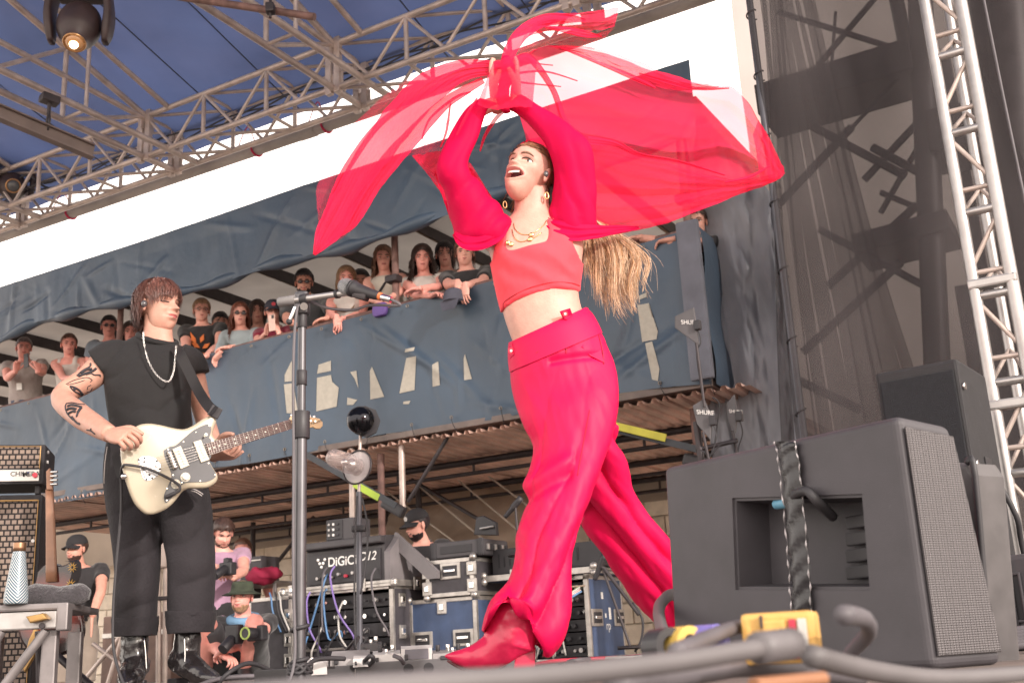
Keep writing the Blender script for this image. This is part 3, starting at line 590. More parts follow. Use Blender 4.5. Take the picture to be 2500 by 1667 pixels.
def flight_case(name, lab, f, mat, open_front=False, latches=(), handles=(), side_handles=(), cat='flight case', group='flight cases beside the stage'):
    t = thing(name, f.p(.5, 0, -f.d / 2), lab, cat, group); e = .028
    if open_front:
        for q, nm in (((0, 1, 0, .03, -f.d, -.01), 'panel'), ((0, 1, .97, 1, -f.d, -.01), 'panel'), ((0, .02, .03, .97, -f.d, -.01), 'panel'), ((.98, 1, .03, .97, -f.d, -.01), 'panel'), ((.02, .98, .03, .97, -f.d, -f.d + .02), 'back_panel')): f.bx(nm, *q, mat, t)
    else: f.bx('body', 0, 1, 0, 1, -f.d, 0, mat, t, .006)
    ex = e / f.w; ez = e / f.h
    for z0, z1 in ((0, ez), (1 - ez, 1)):
        f.bx('edge_trim', ex, 1 - ex, z0, z1, -.02, .004, EDGE, t); 
        for x0, x1 in ((-.004 / f.w, ex), (1 - ex, 1 + .004 / f.w)): f.bx('edge_trim', x0, x1, z0, z1, -f.d, -.021, EDGE, t)
    for x0, x1 in ((-.003 / f.w, ex), (1 - ex, 1 + .003 / f.w)):
        f.bx('edge_trim', x0, x1, ez, 1 - ez, -.02, .005, EDGE, t); f.bx('edge_trim', x0, x1, ez, 1 - ez, -f.d, -f.d + .02, EDGE, t)
        for z in (0, 1): V, F = sphere(f.p(min(max(x0, 0), 1) if x0 < .5 else 1, z, -.002), .026, 10, 8); ob('ball_corner', V, F, EDGE, t, True)
    for x, z in latches: latch(f, x, z, t)
    for x, z in handles: handle(f, x, z, t)
    g = FR(f.p(1, 0, 0), -f.n, f.d, f.h, f.w)
    for x, z in side_handles: handle(g, x, z, t)
    return t, g
def rack_fill(f, t, rows, seed):
    rnd = random.Random(seed)
    for i in range(rows):
        z0, z1 = .06 + .88 * i / rows, .06 + .88 * (i + .9) / rows
        f.bx('rack_unit', .05, .95, z0, z1, -f.d * .7, -.05 - .02 * rnd.random(), INSIDE if i % 2 else BLK, t, .003)
        for j in range(9):
            x = .1 + .8 * j / 8; c = f.p(x, (z0 + z1) / 2 + rnd.uniform(-.01, .01), -.045)
            if rnd.random() < .8: tube('connector', c, c + f.n * .03, rnd.choice((.012, .009, .015)), rnd.choice((ALUC, BLK, CHROME, RUB)), t, 10)
ORD = ['first', 'second', 'third', 'fourth', 'fifth', 'sixth', 'seventh', 'eighth', 'ninth', 'tenth', 'eleventh', 'twelfth', 'thirteenth', 'fourteenth', 'fifteenth', 'sixteenth']
def cables(name, lab, pts_list, cols, r=.007, cat='cable', group=None):
    if len(pts_list) > 4:
        pts_list = sorted(pts_list, key=lambda q: pix(q[len(q) // 2])[0]); lab = ['%s, %s from the left' % (lab[i] if isinstance(lab, (list, tuple)) else lab, ORD[i]) for i in range(len(pts_list))]
    for i, pts in enumerate(pts_list):
        tag(pipe(name, pts, r, cols[i % len(cols)], None, 6, 5), lab[i] if isinstance(lab, (list, tuple)) else lab, cat, group)
CB = M('blue_cable', (.10, .22, .42), .5); CPU = M('purple_cable', (.22, .15, .42), .5); CW = M('pale_cable', (.52, .50, .47), .5); CG = M('green_cable', (.32, .45, .16), .5); CR = M('red_cable', (.45, .03, .06), .5)
# mixing desk on its racks
f = frame_u(724, 962, 1425, 1600, -.95, .62, 0); t, g = flight_case('desk_rack', 'black open rack full of patch leads under the mixing desk', f, CASE_BLK, True, side_handles=()); rack_fill(f, t, 5, 3)
f.bx('shelf_front', .05, .72, .04, .28, -.03, -.012, CASE_BLK, t); f.bx('shelf_trim', .05, .72, .28, .31, -.03, -.005, EDGE, t)
for z in (.82, .45, .12): latch(g, .16, z, t)
rk = f
f = frame_u(690, 962, 1392, 1424, -.97, .66); f.o.z = rk.p(0, 1).z + .004; t, g = flight_case('desk_tray', 'low aluminium edged tray holding the mixing desk', f, CASE_BLK, False, [(.1, .5), (.72, .5)]); latch(g, .4, .5, t); tr_ = f
# desk body: wedge profile, name on its rear
zt = tr_.p(0, 1).z; o = PL(748, 1400, -.93); r_ = PL(940, 1400, -.93); wd = (r_ - o).dot(u); o.z = zt + .004; hd = .32
desk = thing('mixing_desk', o + u * wd / 2, 'black digital mixing desk with white maker\'s name across its rear', 'mixing desk')
prof = [(0, 0), (0, hd * .78), (.03, hd), (.14, hd * 1.02), (.50, hd * .35), (.50, 0)]
V = [o + u * x + v * y + Zv * z for x in (0, wd) for y, z in prof]; n = len(prof)
F = [tuple(range(n)), tuple(range(2 * n - 1, n - 1, -1))] + [(i, i + n, (i + 1) % n + n, (i + 1) % n) for i in range(n)]; ob('desk_body', V, F, M('desk_metal', (.06, .055, .06), .45, .2), desk)
box('rear_panel', o + u * wd / 2 + Zv * hd * .40 - v * .006, u * wd * .92, v * .012, Zv * hd * .66, BLK, desk, .003)
box('rear_lip', o + u * wd / 2 + Zv * hd * .9 - v * .02, u * wd * 1.02, v * .07, Zv * hd * .16, M('desk_metal', (.06, .055, .06)), desk, .012)
V = [o + u * x + v * y + Zv * z for x in (wd + .004, wd + .05) for y, z in [(-.01, 0), (-.01, .2), (.1, .3), (.2, .28), (.5, .1), (.5, 0)]]; n = 6
ob('side_cheek', V, [tuple(range(n)), tuple(range(2 * n - 1, n - 1, -1))] + [(i, i + n, (i + 1) % n + n, (i + 1) % n) for i in range(n)], M('desk_cheek', (.17, .155, .16), .5), desk)
lettering('DiGiCo', 'lettering', o + u * wd * .30 + Zv * hd * .44 - v * .016, u, Zv, .062, WHITEP, desk, 0, .018)
lettering('SD12', 'lettering', o + u * wd * .64 + Zv * hd * .49 - v * .016, u, Zv, .058, WHITEP, desk, .3, .01)
for dx, dz in ((-.06, .02), (-.03, .02), (-.045, -.005), (-.075, .045), (-.015, .045)): V, F = sphere(o + u * (wd * .28 + dx) + Zv * (hd * .46 + dz) - v * .013, .011, 8, 6); ob('logo_dot', V, F, WHITEP, desk)
for i in range(7): c = o + u * wd * (.18 + .09 * i) + Zv * hd * (.2 + .05 * (i % 2)) - v * .012; tube('socket', c, c - v * .025, .011, (CR if i == 4 else ALUC), desk, 10)
V, F = prism([o + u * (wd + .02) + v * .1 + Zv * .34, o + u * (wd + .36) + v * .1 + Zv * .05, o + u * (wd + .36) + v * .1 + Zv * .0, o + u * (wd + .28) + v * .1 + Zv * .0, o + u * (wd - .02) + v * .1 + Zv * .26], -v, .03); ob('tilted_screen', V, F, M('desk_cheek', (.17, .155, .16)), desk)
f = FR(o + u * wd * .24 + Zv * (hd * 1.0) + v * .02, u, .24, .15, .2); t = thing('power_unit', f.p(.5, 0, -.1), 'small dark box with lit dials standing on the mixing desk', 'box'); f.bx('body', 0, 1, 0, 1, -.2, 0, M('desk_metal', (.06, .055, .06)), t, .006); f.bx('face', .03, .62, .05, .95, 0, .006, BLK, t)
for i in range(9): f.bx('dial', .1 + .16 * (i % 3), .17 + .16 * (i % 3), .2 + .25 * (i // 3), .32 + .25 * (i // 3), .006, .014, (ALUC, WHITEP, BLK)[i % 3], t)
# cables hanging in the desk rack
CL = []; 
rnd = random.Random(4)
for i in range(12):
    x = rnd.uniform(.1, .9); z = rnd.uniform(.5, 1.35); a = rk.p(x, z, .01); b = rk.p(min(.98, max(.02, x + rnd.uniform(-.35, .35))), rnd.uniform(.02, .5), .03)
    CL.append([a, a + rk.n * .05 - Zv * .08, lerp(a, b, .5) - Zv * rnd.uniform(.02, .2) + rk.n * .07, b + rk.n * .02 + Zv * .04, b])
wd_ = ['first', 'second', 'third', 'fourth', 'fifth', 'sixth', 'seventh', 'eighth', 'ninth', 'tenth', 'eleventh', 'twelfth']
cn = ['black', 'blue', 'purple', 'pale', 'black', 'grey']
cables('patch_lead', ['%s patch lead looping over the rack below the mixing desk' % cn[i % 6] for i in range(12)], CL, [RUB, CB, CPU, CW, RUB, CABLE], .007, 'cable', 'patch leads in the desk rack')
# dark case left of it
f = frame_u(604, 712, 1452, 1650, -1.05, .5, 0); t, g = flight_case('flight_case', 'tall black flight case behind the crouching photographer', f, CASE_BLK, False, [(.94, .75), (.94, .45), (.94, .2)])
fz = f.p(0, 1).z; base = f
CL = [[f.p(x, 1, -.1) + Zv * .01, f.p(x + .15, 1, -.02) + Zv * .03, f.p(x + .3, .97, .03), f.p(x + .34, .8, .03), f.p(x + .5, .55, .02)] for x in (.3, .42, .5)]
cables('loose_lead', ['blue lead spilling over the tall black flight case', 'black lead spilling over the tall black flight case', 'pale lead spilling over the tall black flight case'], CL, [CB, RUB, CW], .007, 'cable', 'leads on the tall case')
# stack: navy case, black case, small processors
f = frame_u(1002, 1168, 1452, 1600, -.75, .55, 0); t, g = flight_case('flight_case', 'navy flight case with two handles under the black case', f, CASE_BLUE, False, [(.5, .87)], [(.2, .42), (.8, .42)]); lw = f
f = frame_u(1042, 1158, 1345, 1448, -.78, .5); f.o.z = lw.p(0, 1).z + .004; t, g = flight_case('flight_case', 'black flight case stacked on the navy case', f, CASE_BLK, False, [(.02, .7), (.02, .25), (.97, .7), (.97, .25)], [(.52, .68)]); md = f
rack_fill(FR(g.o, g.a, g.w, g.h, .05), t, 4, 8)
f = FR(md.p(.05, 1, -.03) + Zv * .004, u, .42, .115, .34); t = thing('rack_processor', f.p(.5, 0, -.17), 'dark rack processor with rubber corners on the black case', 'processor'); f.bx('body', 0, 1, .05, 1, -.34, 0, M('desk_metal', (.06, .055, .06)), t, .01)
for x in (0, .9): f.bx('rubber_corner', x, x + .12, 0, 1.04, -.02, .012, RUB, t, .015)
f.bx('recess', .2, .8, .3, .75, 0, .005, BLK, t)
g = FR(f.p(1, 0, 0), -f.n, f.d, f.h, f.w)
for i in range(6): g.bx('knob', .12 + .14 * i, .2 + .14 * i, .35, .7, .002, .02, (ALUC, BLK)[i % 2], t)
o = PL(1150, 1308, -.62); sq = [PL(1156, 1305, -.6), PL(1162, 1262, -.6), PL(1178, 1258, -.6), PL(1209, 1274, -.6), PL(1212, 1306, -.6)]
t = thing('folded_screen', sq[0], 'folded black screen standing on the processors', 'screen'); V, F = bevprism(sq, -v, .04, .006); ob('panel', V, F, BLK, t); a, b = PL(1172, 1290, -.62), PL(1204, 1284, -.62); tube('handle_bar', a, b, .008, ALUC, t)
# blue tray, amplifier box and big rack at the right of it
f = frame_u(1300, 1446, 1400, 1600, -.62, .52, 0); t, g = flight_case('multicore_rack', 'open rack of connectors and white leads behind the singer\'s legs', f, CASE_BLUE, True, side_handles=[(.2, .5), (.86, .5)]); rack_fill(f, t, 6, 21)
for zz, nm in ((.8, 'mark'),): g.bx('stencil_mark', .36, .42, .72, .8, .001, .003, WHITEP, t); 
g.bx('stencil_mark', .56, .62, .48, .62, .001, .003, WHITEP, t); g.bx('stencil_mark', .44, .48, .5, .55, .001, .003, WHITEP, t)
lettering('rp', 'lettering', g.p(.45, .36, .003), g.a, Zv, .055, WHITEP, t)
f.bx('hood', .03, .97, .86, .88, -.2, .01, M('timber_strip', (.4, .3, .22), .6), t); mr_ = f
f2 = frame_u(1180, 1450, 1352, 1394, -.66, .55); f2.o.z = mr_.p(0, 1).z + .004; t, g = flight_case('flight_case', 'low navy case lid with aluminium edges on top of the connector rack', f2, CASE_BLUE, False, [(.3, .6), (.75, .6)])
f3 = FR(f2.p(.05, 1, -.05) + Zv * .004, u, .42, .17, .3); t = thing('vented_amplifier', f3.p(.5, 0, -.15), 'black vented amplifier behind the singer\'s front leg', 'amplifier'); f3.bx('body', 0, 1, 0, 1, -.3, 0, BLK, t, .008)
for i in range(4): f3.bx('vent', .12 + .1 * i, .145 + .1 * i, .25 + .03 * i, .8 - .12 * i, .0005, .003, INSIDE, t, .001)
f3 = FR(f2.p(.62, 1, -.05) + Zv * .004, u, .36, .16, .3); t = thing('vented_amplifier', f3.p(.5, 0, -.15), 'black vented amplifier seen between the singer\'s legs', 'amplifier'); f3.bx('body', 0, 1, 0, 1, -.3, 0, BLK, t, .008)
for i in range(3): f3.bx('vent', .2 + .14 * i, .24 + .14 * i, .3, .8, .0005, .003, INSIDE, t, .001)
rnd = random.Random(9); CL = []
for i in range(16):
    a = mr_.p(.80 + .12 * rnd.random(), .80 + .06 * rnd.random(), .01); m_ = mr_.p(.55 + .1 * rnd.random(), .62 + .05 * rnd.random(), .06); b = mr_.p(.1 + .5 * rnd.random(), .05 + .3 * rnd.random(), .03)
    CL.append([a, lerp(a, m_, .5) + mr_.n * .04, m_, lerp(m_, b, .5) + mr_.n * .03 + Zv * .03, b])
cables('multicore_lead', ['%s lead in the bundle hanging from the connector rack' % ('white' if i < 9 else ('blue', 'green', 'red')[i % 3]) for i in range(16)], CL, [CW] * 9 + [CB, CG, CR, CB, CG, CR, CW], .006, 'cable', 'leads of the connector rack')
# microphones on short stands behind the singer
def small_mic(a, b, foot, off, lab):
    A, Bq, C = PL(*a, off), PL(*b, off), PL(*foot, off); t = thing('microphone_stand', C, lab, 'microphone stand', 'short microphone stands'); d = (Bq - A).normalized()
    V, F = sweep([A, A + d * .05, A + d * .16], [.013, .016, .020], 10, 3); ob('microphone', V, F, BLK, t, True); m_ = A + d * .10
    box('mic_clip', m_, d * .05, d.cross(v).normalized() * .035, v * .03, STEEL, t, .006); tube('stand_pole', m_, C, .008, STEEL, t); tube('stand_foot', C, C - Zv * .02, .07, STEEL, t, 20)
small_mic((1233, 1262), (1266, 1222), (1268, 1350), -1.3, 'short microphone stand left of the singer\'s knee')
small_mic((1452, 1415), (1470, 1368), (1538, 1575), -1.3, 'short microphone stand between the singer\'s legs')
tag(tube('boom_arm', PL(1474, 1385, -1.3), PL(1560, 1500, -1.3), .011, STEEL), 'black boom arm slanting down beside the singer\'s rear leg', 'boom arm')
cables('stand_cable', 'black cable hanging from the boom arm beside the rear leg', [[PL(1545, 1470, -1.3), PL(1568, 1510, -1.3), PL(1566, 1560, -1.3), PL(1550, 1590, -1.3)]], [RUB], .007)
# round black beacon and clear bulb lamp on one stand
Yb = 6.2
c0 = P(880, 1025, Yb); st = thing('lamp_stand', P(880, 1640, Yb), 'slim stand carrying a mirrored black globe and a clear disc lamp', 'lamp stand')
V, F = loft([(c0 + Vector((.02, .05, 0)), Vector((.088, 0, .0)), Vector((0, 0, .093))), (c0 + Vector((.02, .12, 0)), Vector((.075, 0, 0)), Vector((0, 0, .08)))], 8, 1); ob('octagon_housing', V, F, BLK, st)
V, F = sphere(c0, (.08, .07, .08), 28, 18); ob('mirrored_globe', V, F, M('black_mirror', (.03, .03, .035), .05, .9, 0, 5), st, True)
c1 = P(872, 1140, Yb + .05); nn = Vector((-.45, -.85, .12)).normalized(); e1 = nn.orthogonal().normalized(); e2 = nn.cross(e1)
DISC = M('frosted_disc', (.55, .50, .50), .3, 0, .1, 10, alpha=.55); CLEAR = M('clear_plastic', (.72, .62, .60), .08, 0, .05, 10, alpha=.35, coat=1)
V, F = loft([(c1, e1 * .095, e2 * .095), (c1 - nn * .012, e1 * .095, e2 * .095)], 36, 1); ob('disc', V, F, DISC, st)
rim = [c1 + (e1 * math.cos(a) + e2 * math.sin(a)) * .097 for a in np.linspace(0, 2 * math.pi, 30)]; pipe('disc_rim', rim, .006, STEEL, st, 6, 2)
V, F = loft([(c1 + nn * q, e1 * r_, e2 * r_) for q, r_ in ((.0, .05), (.06, .05), (.07, .058), (.15, .056), (.22, .05), (.25, .03), (.26, .008))], 24, 3); ob('clear_bulb', V, F, CLEAR, st, True)
V, F = loft([(c1 + nn * q, e1 * r_, e2 * r_) for q, r_ in ((.0, .035), (.07, .035), (.08, .02), (.13, .018))], 16, 2); ob('lamp_core', V, F, CHROME, st, True)
tube('upper_pole', P(880, 1062, Yb + .1), P(876, 1215, Yb + .1), .009, ALU, st); tube('lower_pole', P(876, 1200, Yb + .1), Vector((*P(878, 1600, Yb + .1)[:2], .01)), .017, M('grey_pole', (.10, .10, .115)), st)
box('collar', P(876, 1290, Yb + .1), Vector((.08, 0, 0)), Vector((0, .06, 0)), Zv * .035, BLK, st, .01)
fo = Vector((*P(878, 1600, Yb + .1)[:2], .01))
for a in (0.3, 2.4, 4.5): tube('foot', fo + Zv * .2, fo + Vector((.3 * math.cos(a), .3 * math.sin(a), .012)), .01, STEEL, st)
cables('stand_cable', ['thin cable taped along the slim lamp stand, left side', 'thin cable looping off the slim lamp stand, right side'], [[P(872, 1210, Yb), P(868, 1300, Yb), P(865, 1450, Yb), P(868, 1590, Yb)], [P(884, 1215, Yb), P(898, 1290, Yb), P(892, 1380, Yb), P(880, 1450, Yb)]], [RUB], .006, 'cable', 'cables on the lamp stand')
# radio antennas
tag(tube('antenna_mast', PL(1700, 1030, -.9), Vector((*PL(1725, 1100, -.9)[:2], -.1)), .022, STEEL), 'dark mast carrying the flat radio antennas', 'mast')
for i, (poly, tx, lab) in enumerate((([(1647, 772), (1693, 750), (1699, 790), (1706, 843), (1647, 800)], (1663, 787), 'flat grey radio antenna highest on the mast'), ([(1690, 990), (1718, 973), (1737, 1022), (1734, 1074), (1722, 1060), (1701, 1035)], (1701, 1006), 'flat grey radio antenna lower left on the mast'), ([(1774, 984), (1792, 962), (1801, 1012), (1794, 1057), (1777, 1025)], (1780, 1003), 'flat grey radio antenna lower right, seen nearly edge on'))):
    o_ = -.95 if i < 2 else -.85; t = thing('paddle_antenna', PL(*poly[-2], o_), lab, 'antenna', 'radio antennas')
    V, F = bevprism([PL(*q, o_) for q in poly], -v, .02, .004, 2); ob('paddle', V, F, M('antenna_grey', (.10, .095, .10), .6), t)
    lettering('SHURE', 'lettering', PL(tx[0], tx[1] + 4, o_ - .006), u - Zv * .22, Zv, .026 if i < 2 else .02, WHITEP, t, 0, .012)
    q = poly[2]; box('amplifier_block', PL(q[0] + 4, q[1] + 4, o_), u * .04, v * .04, Zv * .06, BLK, t, .006)
    b_ = poly[-2]; e_ = PL(b_[0] + (8 if i else 14), b_[1] + (60 if i else 150), o_); tube('rod', PL(b_[0] - 6, b_[1] - 6, o_), e_, .009, STEEL, t)
    pipe('antenna_cable', [PL(q[0] + 5, q[1] + 14, o_), PL(q[0] + 12, q[1] + 45, o_), PL(q[0] + 2, q[1] + 80, o_), e_], .004, RUB, t, 5, 4)
tag(tube('antenna_bar', PL(1700, 1098, -.9), PL(1800, 1075, -.9), .014, STEEL), 'dark cross bar at the foot of the radio antennas', 'bar')
cables('antenna_lead', ['black lead drooping from the antenna cross bar', 'black lead looped behind the antennas'], [[PL(1710, 1098, -.95), PL(1735, 1110, -.95), PL(1760, 1085, -.95), PL(1798, 1078, -.95)], [PL(1740, 970, -.9), PL(1756, 985, -.9), PL(1752, 1030, -.9), PL(1745, 1085, -.9)]], [RUB], .005, 'cable', 'antenna leads')
# ---------------------------------------------------------- big monitor wedge, near right
th = R_(58); aw = Vector((math.cos(th), -math.sin(th), 0)); nw = aw.cross(Zv)       # nw looks at the camera
br = PZ(2282, 1634, 0.0)
q = lambda x, y: PN(x, y, br, nw)
WM_ = M('monitor_black', (.054, .049, .056), .55, 0, .18, 9, bump=.12, bs=500, dirt=.3, dcol=(.085, .078, .086), speck=.4)
mon = thing('stage_monitor', br, 'large black stage monitor with a taped recess, near right corner', 'loudspeaker', 'stage monitors')
BL_, BR_, TR_, TL_ = q(1642, 1578), br.copy(), q(2192, 1012), q(1618, 1140); BL_.z = 0
inn = [q(1800, 1432), q(2118, 1432), q(2100, 1213), q(1792, 1222)]
dep = .19; back = -nw
top_d = [TR_ + back * .145 - Zv * .012, TL_ + back * .145 - Zv * .012]; bot_d = [BR_ + back * dep, BL_ + back * dep]
bm = bmesh.new(); vs = [bm.verts.new(p_) for p_ in (BL_, BR_, TR_, TL_, bot_d[1], bot_d[0], top_d[0], top_d[1])]
iv = [bm.verts.new(p_) for p_ in inn]; dv = [bm.verts.new(p_ + back * .09 + (sum(inn, Vector()) / 4 - p_) * .06) for p_ in inn]
for i in range(4): j = (i + 1) % 4; bm.faces.new((vs[i], vs[j], iv[j], iv[i])); bm.faces.new((iv[i], iv[j], dv[j], dv[i]))
bm.faces.new(dv); bm.faces.new((vs[1], vs[5], vs[6], vs[2])); bm.faces.new((vs[2], vs[6], vs[7], vs[3])); bm.faces.new((vs[0], vs[3], vs[7], vs[4])); bm.faces.new((vs[4], vs[7], vs[6], vs[5])); bm.faces.new((vs[0], vs[4], vs[5], vs[1]))
bmesh.ops.recalc_face_normals(bm, faces=bm.faces)
outer = [e for e in bm.edges if len([x for x in e.verts if x in vs]) == 2]; ie = [e for e in bm.edges if all(x in iv for x in e.verts)]
bmesh.ops.bevel(bm, geom=outer, offset=.016, segments=4, affect='EDGES', profile=.5); bmesh.ops.bevel(bm, geom=[e for e in ie if e.is_valid], offset=.006, segments=2, affect='EDGES')
bm.verts.index_update(); V = [x.co.copy() for x in bm.verts]; F = [[z_.index for z_ in f_.verts] for f_ in bm.faces]; bm.free(); cab = ob('cabinet', V, F, WM_, mon)
# tape band over the back
band = spline([[1925, 1078], [1935, 1130], [1945, 1220], [1955, 1330], [1962, 1420], [1966, 1500]], 8); TAPE = M('shiny_black_tape', (.02, .019, .022), .28, 0, .2, 30, bump=.12, bs=60)
V = []; F = []
for i, (x, y) in enumerate(band):
    wv = 24 + 2 * math.sin(i * .9)
    for k_ in range(7): a = (k_ / 6 - .5) * 2; V.append(q(x + wv * a, y) + nw * (.008 + .009 * (1 - a * a) + .002 * math.sin(i * 1.3 + k_)))
for i in range(len(band) - 1):
    for k_ in range(6): F.append((i * 7 + k_, i * 7 + k_ + 1, (i + 1) * 7 + k_ + 1, (i + 1) * 7 + k_))
ob('tape_band', V, F, TAPE, mon, True)
EM = M('tape_edge_glint', (.42, .39, .40), .3, .2, .5, 90)  # pale flecks along the tape edges, specular glints put into the colour
for sgn in (-1, 1): pipe('tape_edge', [q(x + sgn * (24.5 + 1.5 * math.sin(i)), y) + nw * .011 for i, (x, y) in enumerate(band)], [.0003 + .0028 * max(0, math.sin(i * 2.1 + sgn)) ** 3 for i in range(len(band))], EM, mon, 5, 2)
c = q(1895, 1228) + nw * .0; tube('blue_plug', q(1878, 1230) + back * .02, q(1922, 1226) + back * .01, .0105, M('blue_plug', (.12, .30, .42), .4), mon, 14)
pipe('lead', [q(1920, 1226) + back * .01, q(1960, 1205) + nw * .015, q(1990, 1200) + nw * .02, q(2005, 1225) + nw * .01, q(1990, 1260) + back * .05], .010, RUB, mon, 8, 5)
for i in range(4): box('connector_plate', q(2035 , 1270 + 42 * i) + back * .075, aw * .07, nw * .01, Zv * .025, BLK, mon, .003)
# perforated grille on the flank
gm = bpy.data.materials.new('perforated_grille'); gm.use_nodes = True; N_ = gm.node_tree.nodes; L_ = gm.node_tree.links; b_ = N_['Principled BSDF']; b_.inputs['Metallic'].default_value = .6; b_.inputs['Roughness'].default_value = .42
geo_ = N_.new('ShaderNodeNewGeometry'); vo = N_.new('ShaderNodeTexVoronoi'); vo.feature = 'F1'; vo.inputs['Scale'].default_value = 240; vo.inputs['Randomness'].default_value = .0; L_.new(geo_.outputs['Position'], vo.inputs['Vector'])
rp_ = N_.new('ShaderNodeValToRGB'); rp_.color_ramp.elements[0].position = .32; rp_.color_ramp.elements[0].color = (.012, .011, .013, 1); rp_.color_ramp.elements[1].position = .42; rp_.color_ramp.elements[1].color = (.115, .105, .108, 1)
L_.new(vo.outputs['Distance'], rp_.inputs[0]); L_.new(rp_.outputs[0], b_.inputs['Base Color'])
bu = N_.new('ShaderNodeBump'); bu.inputs['Distance'].default_value = .002; L_.new(vo.outputs['Distance'], bu.inputs['Height']); L_.new(bu.outputs[0], b_.inputs['Normal'])
GR = gm
def side(p0, p1, p2, p3, name, mat, par, out): V, F = bevprism([p0, p1, p2, p3], out, .006, .002, 1); ob(name, V, F, mat, par)
ins = lambda P_, C_, k_: lerp(P_, C_, k_)
quad = [BR_, bot_d[0], top_d[0], TR_]; cc = sum(quad, Vector()) / 4
side(*[ins(p_, cc, .10) + aw * .008 for p_ in quad], 'grille', GR, mon, aw)
# a second monitor leaning behind it
o = PZ(2425, 1600, 0.0); prof2 = [(0, 0), (.11, 0), (.075, .36), (.03, .385), (0, .33)]
m2 = thing('stage_monitor', o, 'narrow grey monitor panel standing behind the large black monitor', 'loudspeaker', 'stage monitors')
pz_ = [PN(2372, 1606, br + back * .34, nw), PN(2420, 1622, br + back * .34, nw), PN(2382, 1160, br + back * .34, nw), PN(2362, 1130, br + back * .34, nw), PN(2322, 1128, br + back * .34, nw)]
for p_ in pz_[:2]: p_.z = 0.0
V, F = bevprism(pz_, nw, .10, .012); ob('cabinet', V, F, M('worn_grey_paint', (.075, .068, .07), .45, 0, .2, 20), m2)
V, F = sweep([p_ + nw * .002 for p_ in (pz_[1], pz_[2], pz_[3])], .007, 8, 5); ob('edge_strip', V, F, BLK, m2, True)
# tall cabinet
GRC = M('black_grille_cloth', (.018, .019, .024), .9, 0, .2, 50, bump=.8, bs=500)
f = frame(2210, 2425, 912, 1420, 4.3, R_(-36), .42, 0); f.h = PN(2134, 912, f.o, f.n).z
pa_ = thing('pa_cabinet', f.p(.5, 0, -.2), 'tall black loudspeaker cabinet with a cloth grille behind the monitor', 'loudspeaker'); f.bx('cabinet', 0, 1, 0, 1, -f.d, 0, BLKP, pa_, .012); f.bx('grille', .05, .95, .03, .96, 0, .012, GRC, pa_, .006)
g = FR(f.p(1, 0, 0), -f.n, f.d, f.h, f.w); g.bx('side_handle', .4, .62, .55, .66, .001, .006, BLK, pa_)
for z in (.9, .62, .3): tube('corner_bolt', g.p(.06, z), g.p(.06, z, .012), .014, CHROME, pa_, 10)
pipe('speaker_lead', [g.p(.55, .6, .01), g.p(.6, .45, .06), g.p(.75, .35, .05), g.p(.9, .1, .05)], .011, RUB, pa_, 8, 5)
# small speaker and the monitor at the far right
f = frame(2384, 2424, 1262, 1520, 4.5, R_(-36), .2, 0); t = thing('small_speaker', f.p(.5, 0, -.1), 'small black speaker with round holes in its grille, below the tall cabinet', 'loudspeaker'); f.bx('cabinet', 0, 1, 0, 1, -.2, 0, BLKP, t, .008)
for i in range(8):
    for j in range(3): c = f.p(.2 + .28 * j + .1 * (i % 2), .5 + .055 * i, .001); tube('grille_hole', c, c + f.n * .002, .012, INSIDE, t, 6)
th2 = R_(50); aw2 = Vector((math.cos(th2), -math.sin(th2), 0)); f = frame(2400, 2560, 1362, 1560, 3.3, -th2, .3, 0)
t = thing('stage_monitor', f.p(.5, 0, -.1), 'smaller black stage monitor cut by the right edge of the picture', 'loudspeaker', 'stage monitors'); f.bx('cabinet', 0, 1, 0, 1, -.3, 0, WM_, t, .016)
f.bx('recess', .18, .72, .32, .78, -.002, .003, INSIDE, t, .004)
for x0, x1, z0, z1 in ((.15, .18, .29, .81), (.72, .75, .29, .81), (.18, .72, .29, .32), (.18, .72, .78, .81)): f.bx('recess_rim', x0, x1, z0, z1, -.002, .008, WM_, t, .003)
f.bx('tape_band', .50, .62, .02, .99, .004, .012, TAPE, t, .003); f.bx('blue_plug', .42, .5, .74, .77, .006, .016, M('blue_plug', (.12, .30, .42)), t); f.bx('foot_groove', .2, .9, .08, .17, .001, .006, BLK, t, .003)
CL = []
for i in range(6): a = P(2400 + i * 8, 1608 - i * 3, 2.9); a.z = .012 + .008 * i; CL.append([a, a + Vector((.12, -.05, .01)), a + Vector((.22, .02, 0)), a + Vector((.4, -.03, .01))])
cables('coiled_cable', ['grey cable in the coil on the deck by the right edge'] * 6, CL, [CABLE], .010, 'cable', 'coil of grey cable at the right')
# ---------------------------------------------------------- guitar amplifier at the left edge
gc = bpy.data.materials.new('tan_grid_cloth'); gc.use_nodes = True; N_ = gc.node_tree.nodes; L_ = gc.node_tree.links; b_ = N_['Principled BSDF']; b_.inputs['Roughness'].default_value = .9
AMPY = R_(14); aa = Vector((math.cos(AMPY), math.sin(AMPY), 0))
geo_ = N_.new('ShaderNodeNewGeometry'); dt = N_.new('ShaderNodeVectorMath'); dt.operation = 'DOT_PRODUCT'; dt.inputs[1].default_value = aa; L_.new(geo_.outputs['Position'], dt.inputs[0])
sx_ = N_.new('ShaderNodeSeparateXYZ'); L_.new(geo_.outputs['Position'], sx_.inputs[0]); cb = N_.new('ShaderNodeCombineXYZ'); L_.new(dt.outputs['Value'], cb.inputs[0]); L_.new(sx_.outputs[2], cb.inputs[1])
bk = N_.new('ShaderNodeTexBrick'); bk.offset = .5; bk.inputs['Scale'].default_value = 1; bk.inputs['Brick Width'].default_value = .028; bk.inputs['Row Height'].default_value = .026; bk.inputs['Mortar Size'].default_value = .0042
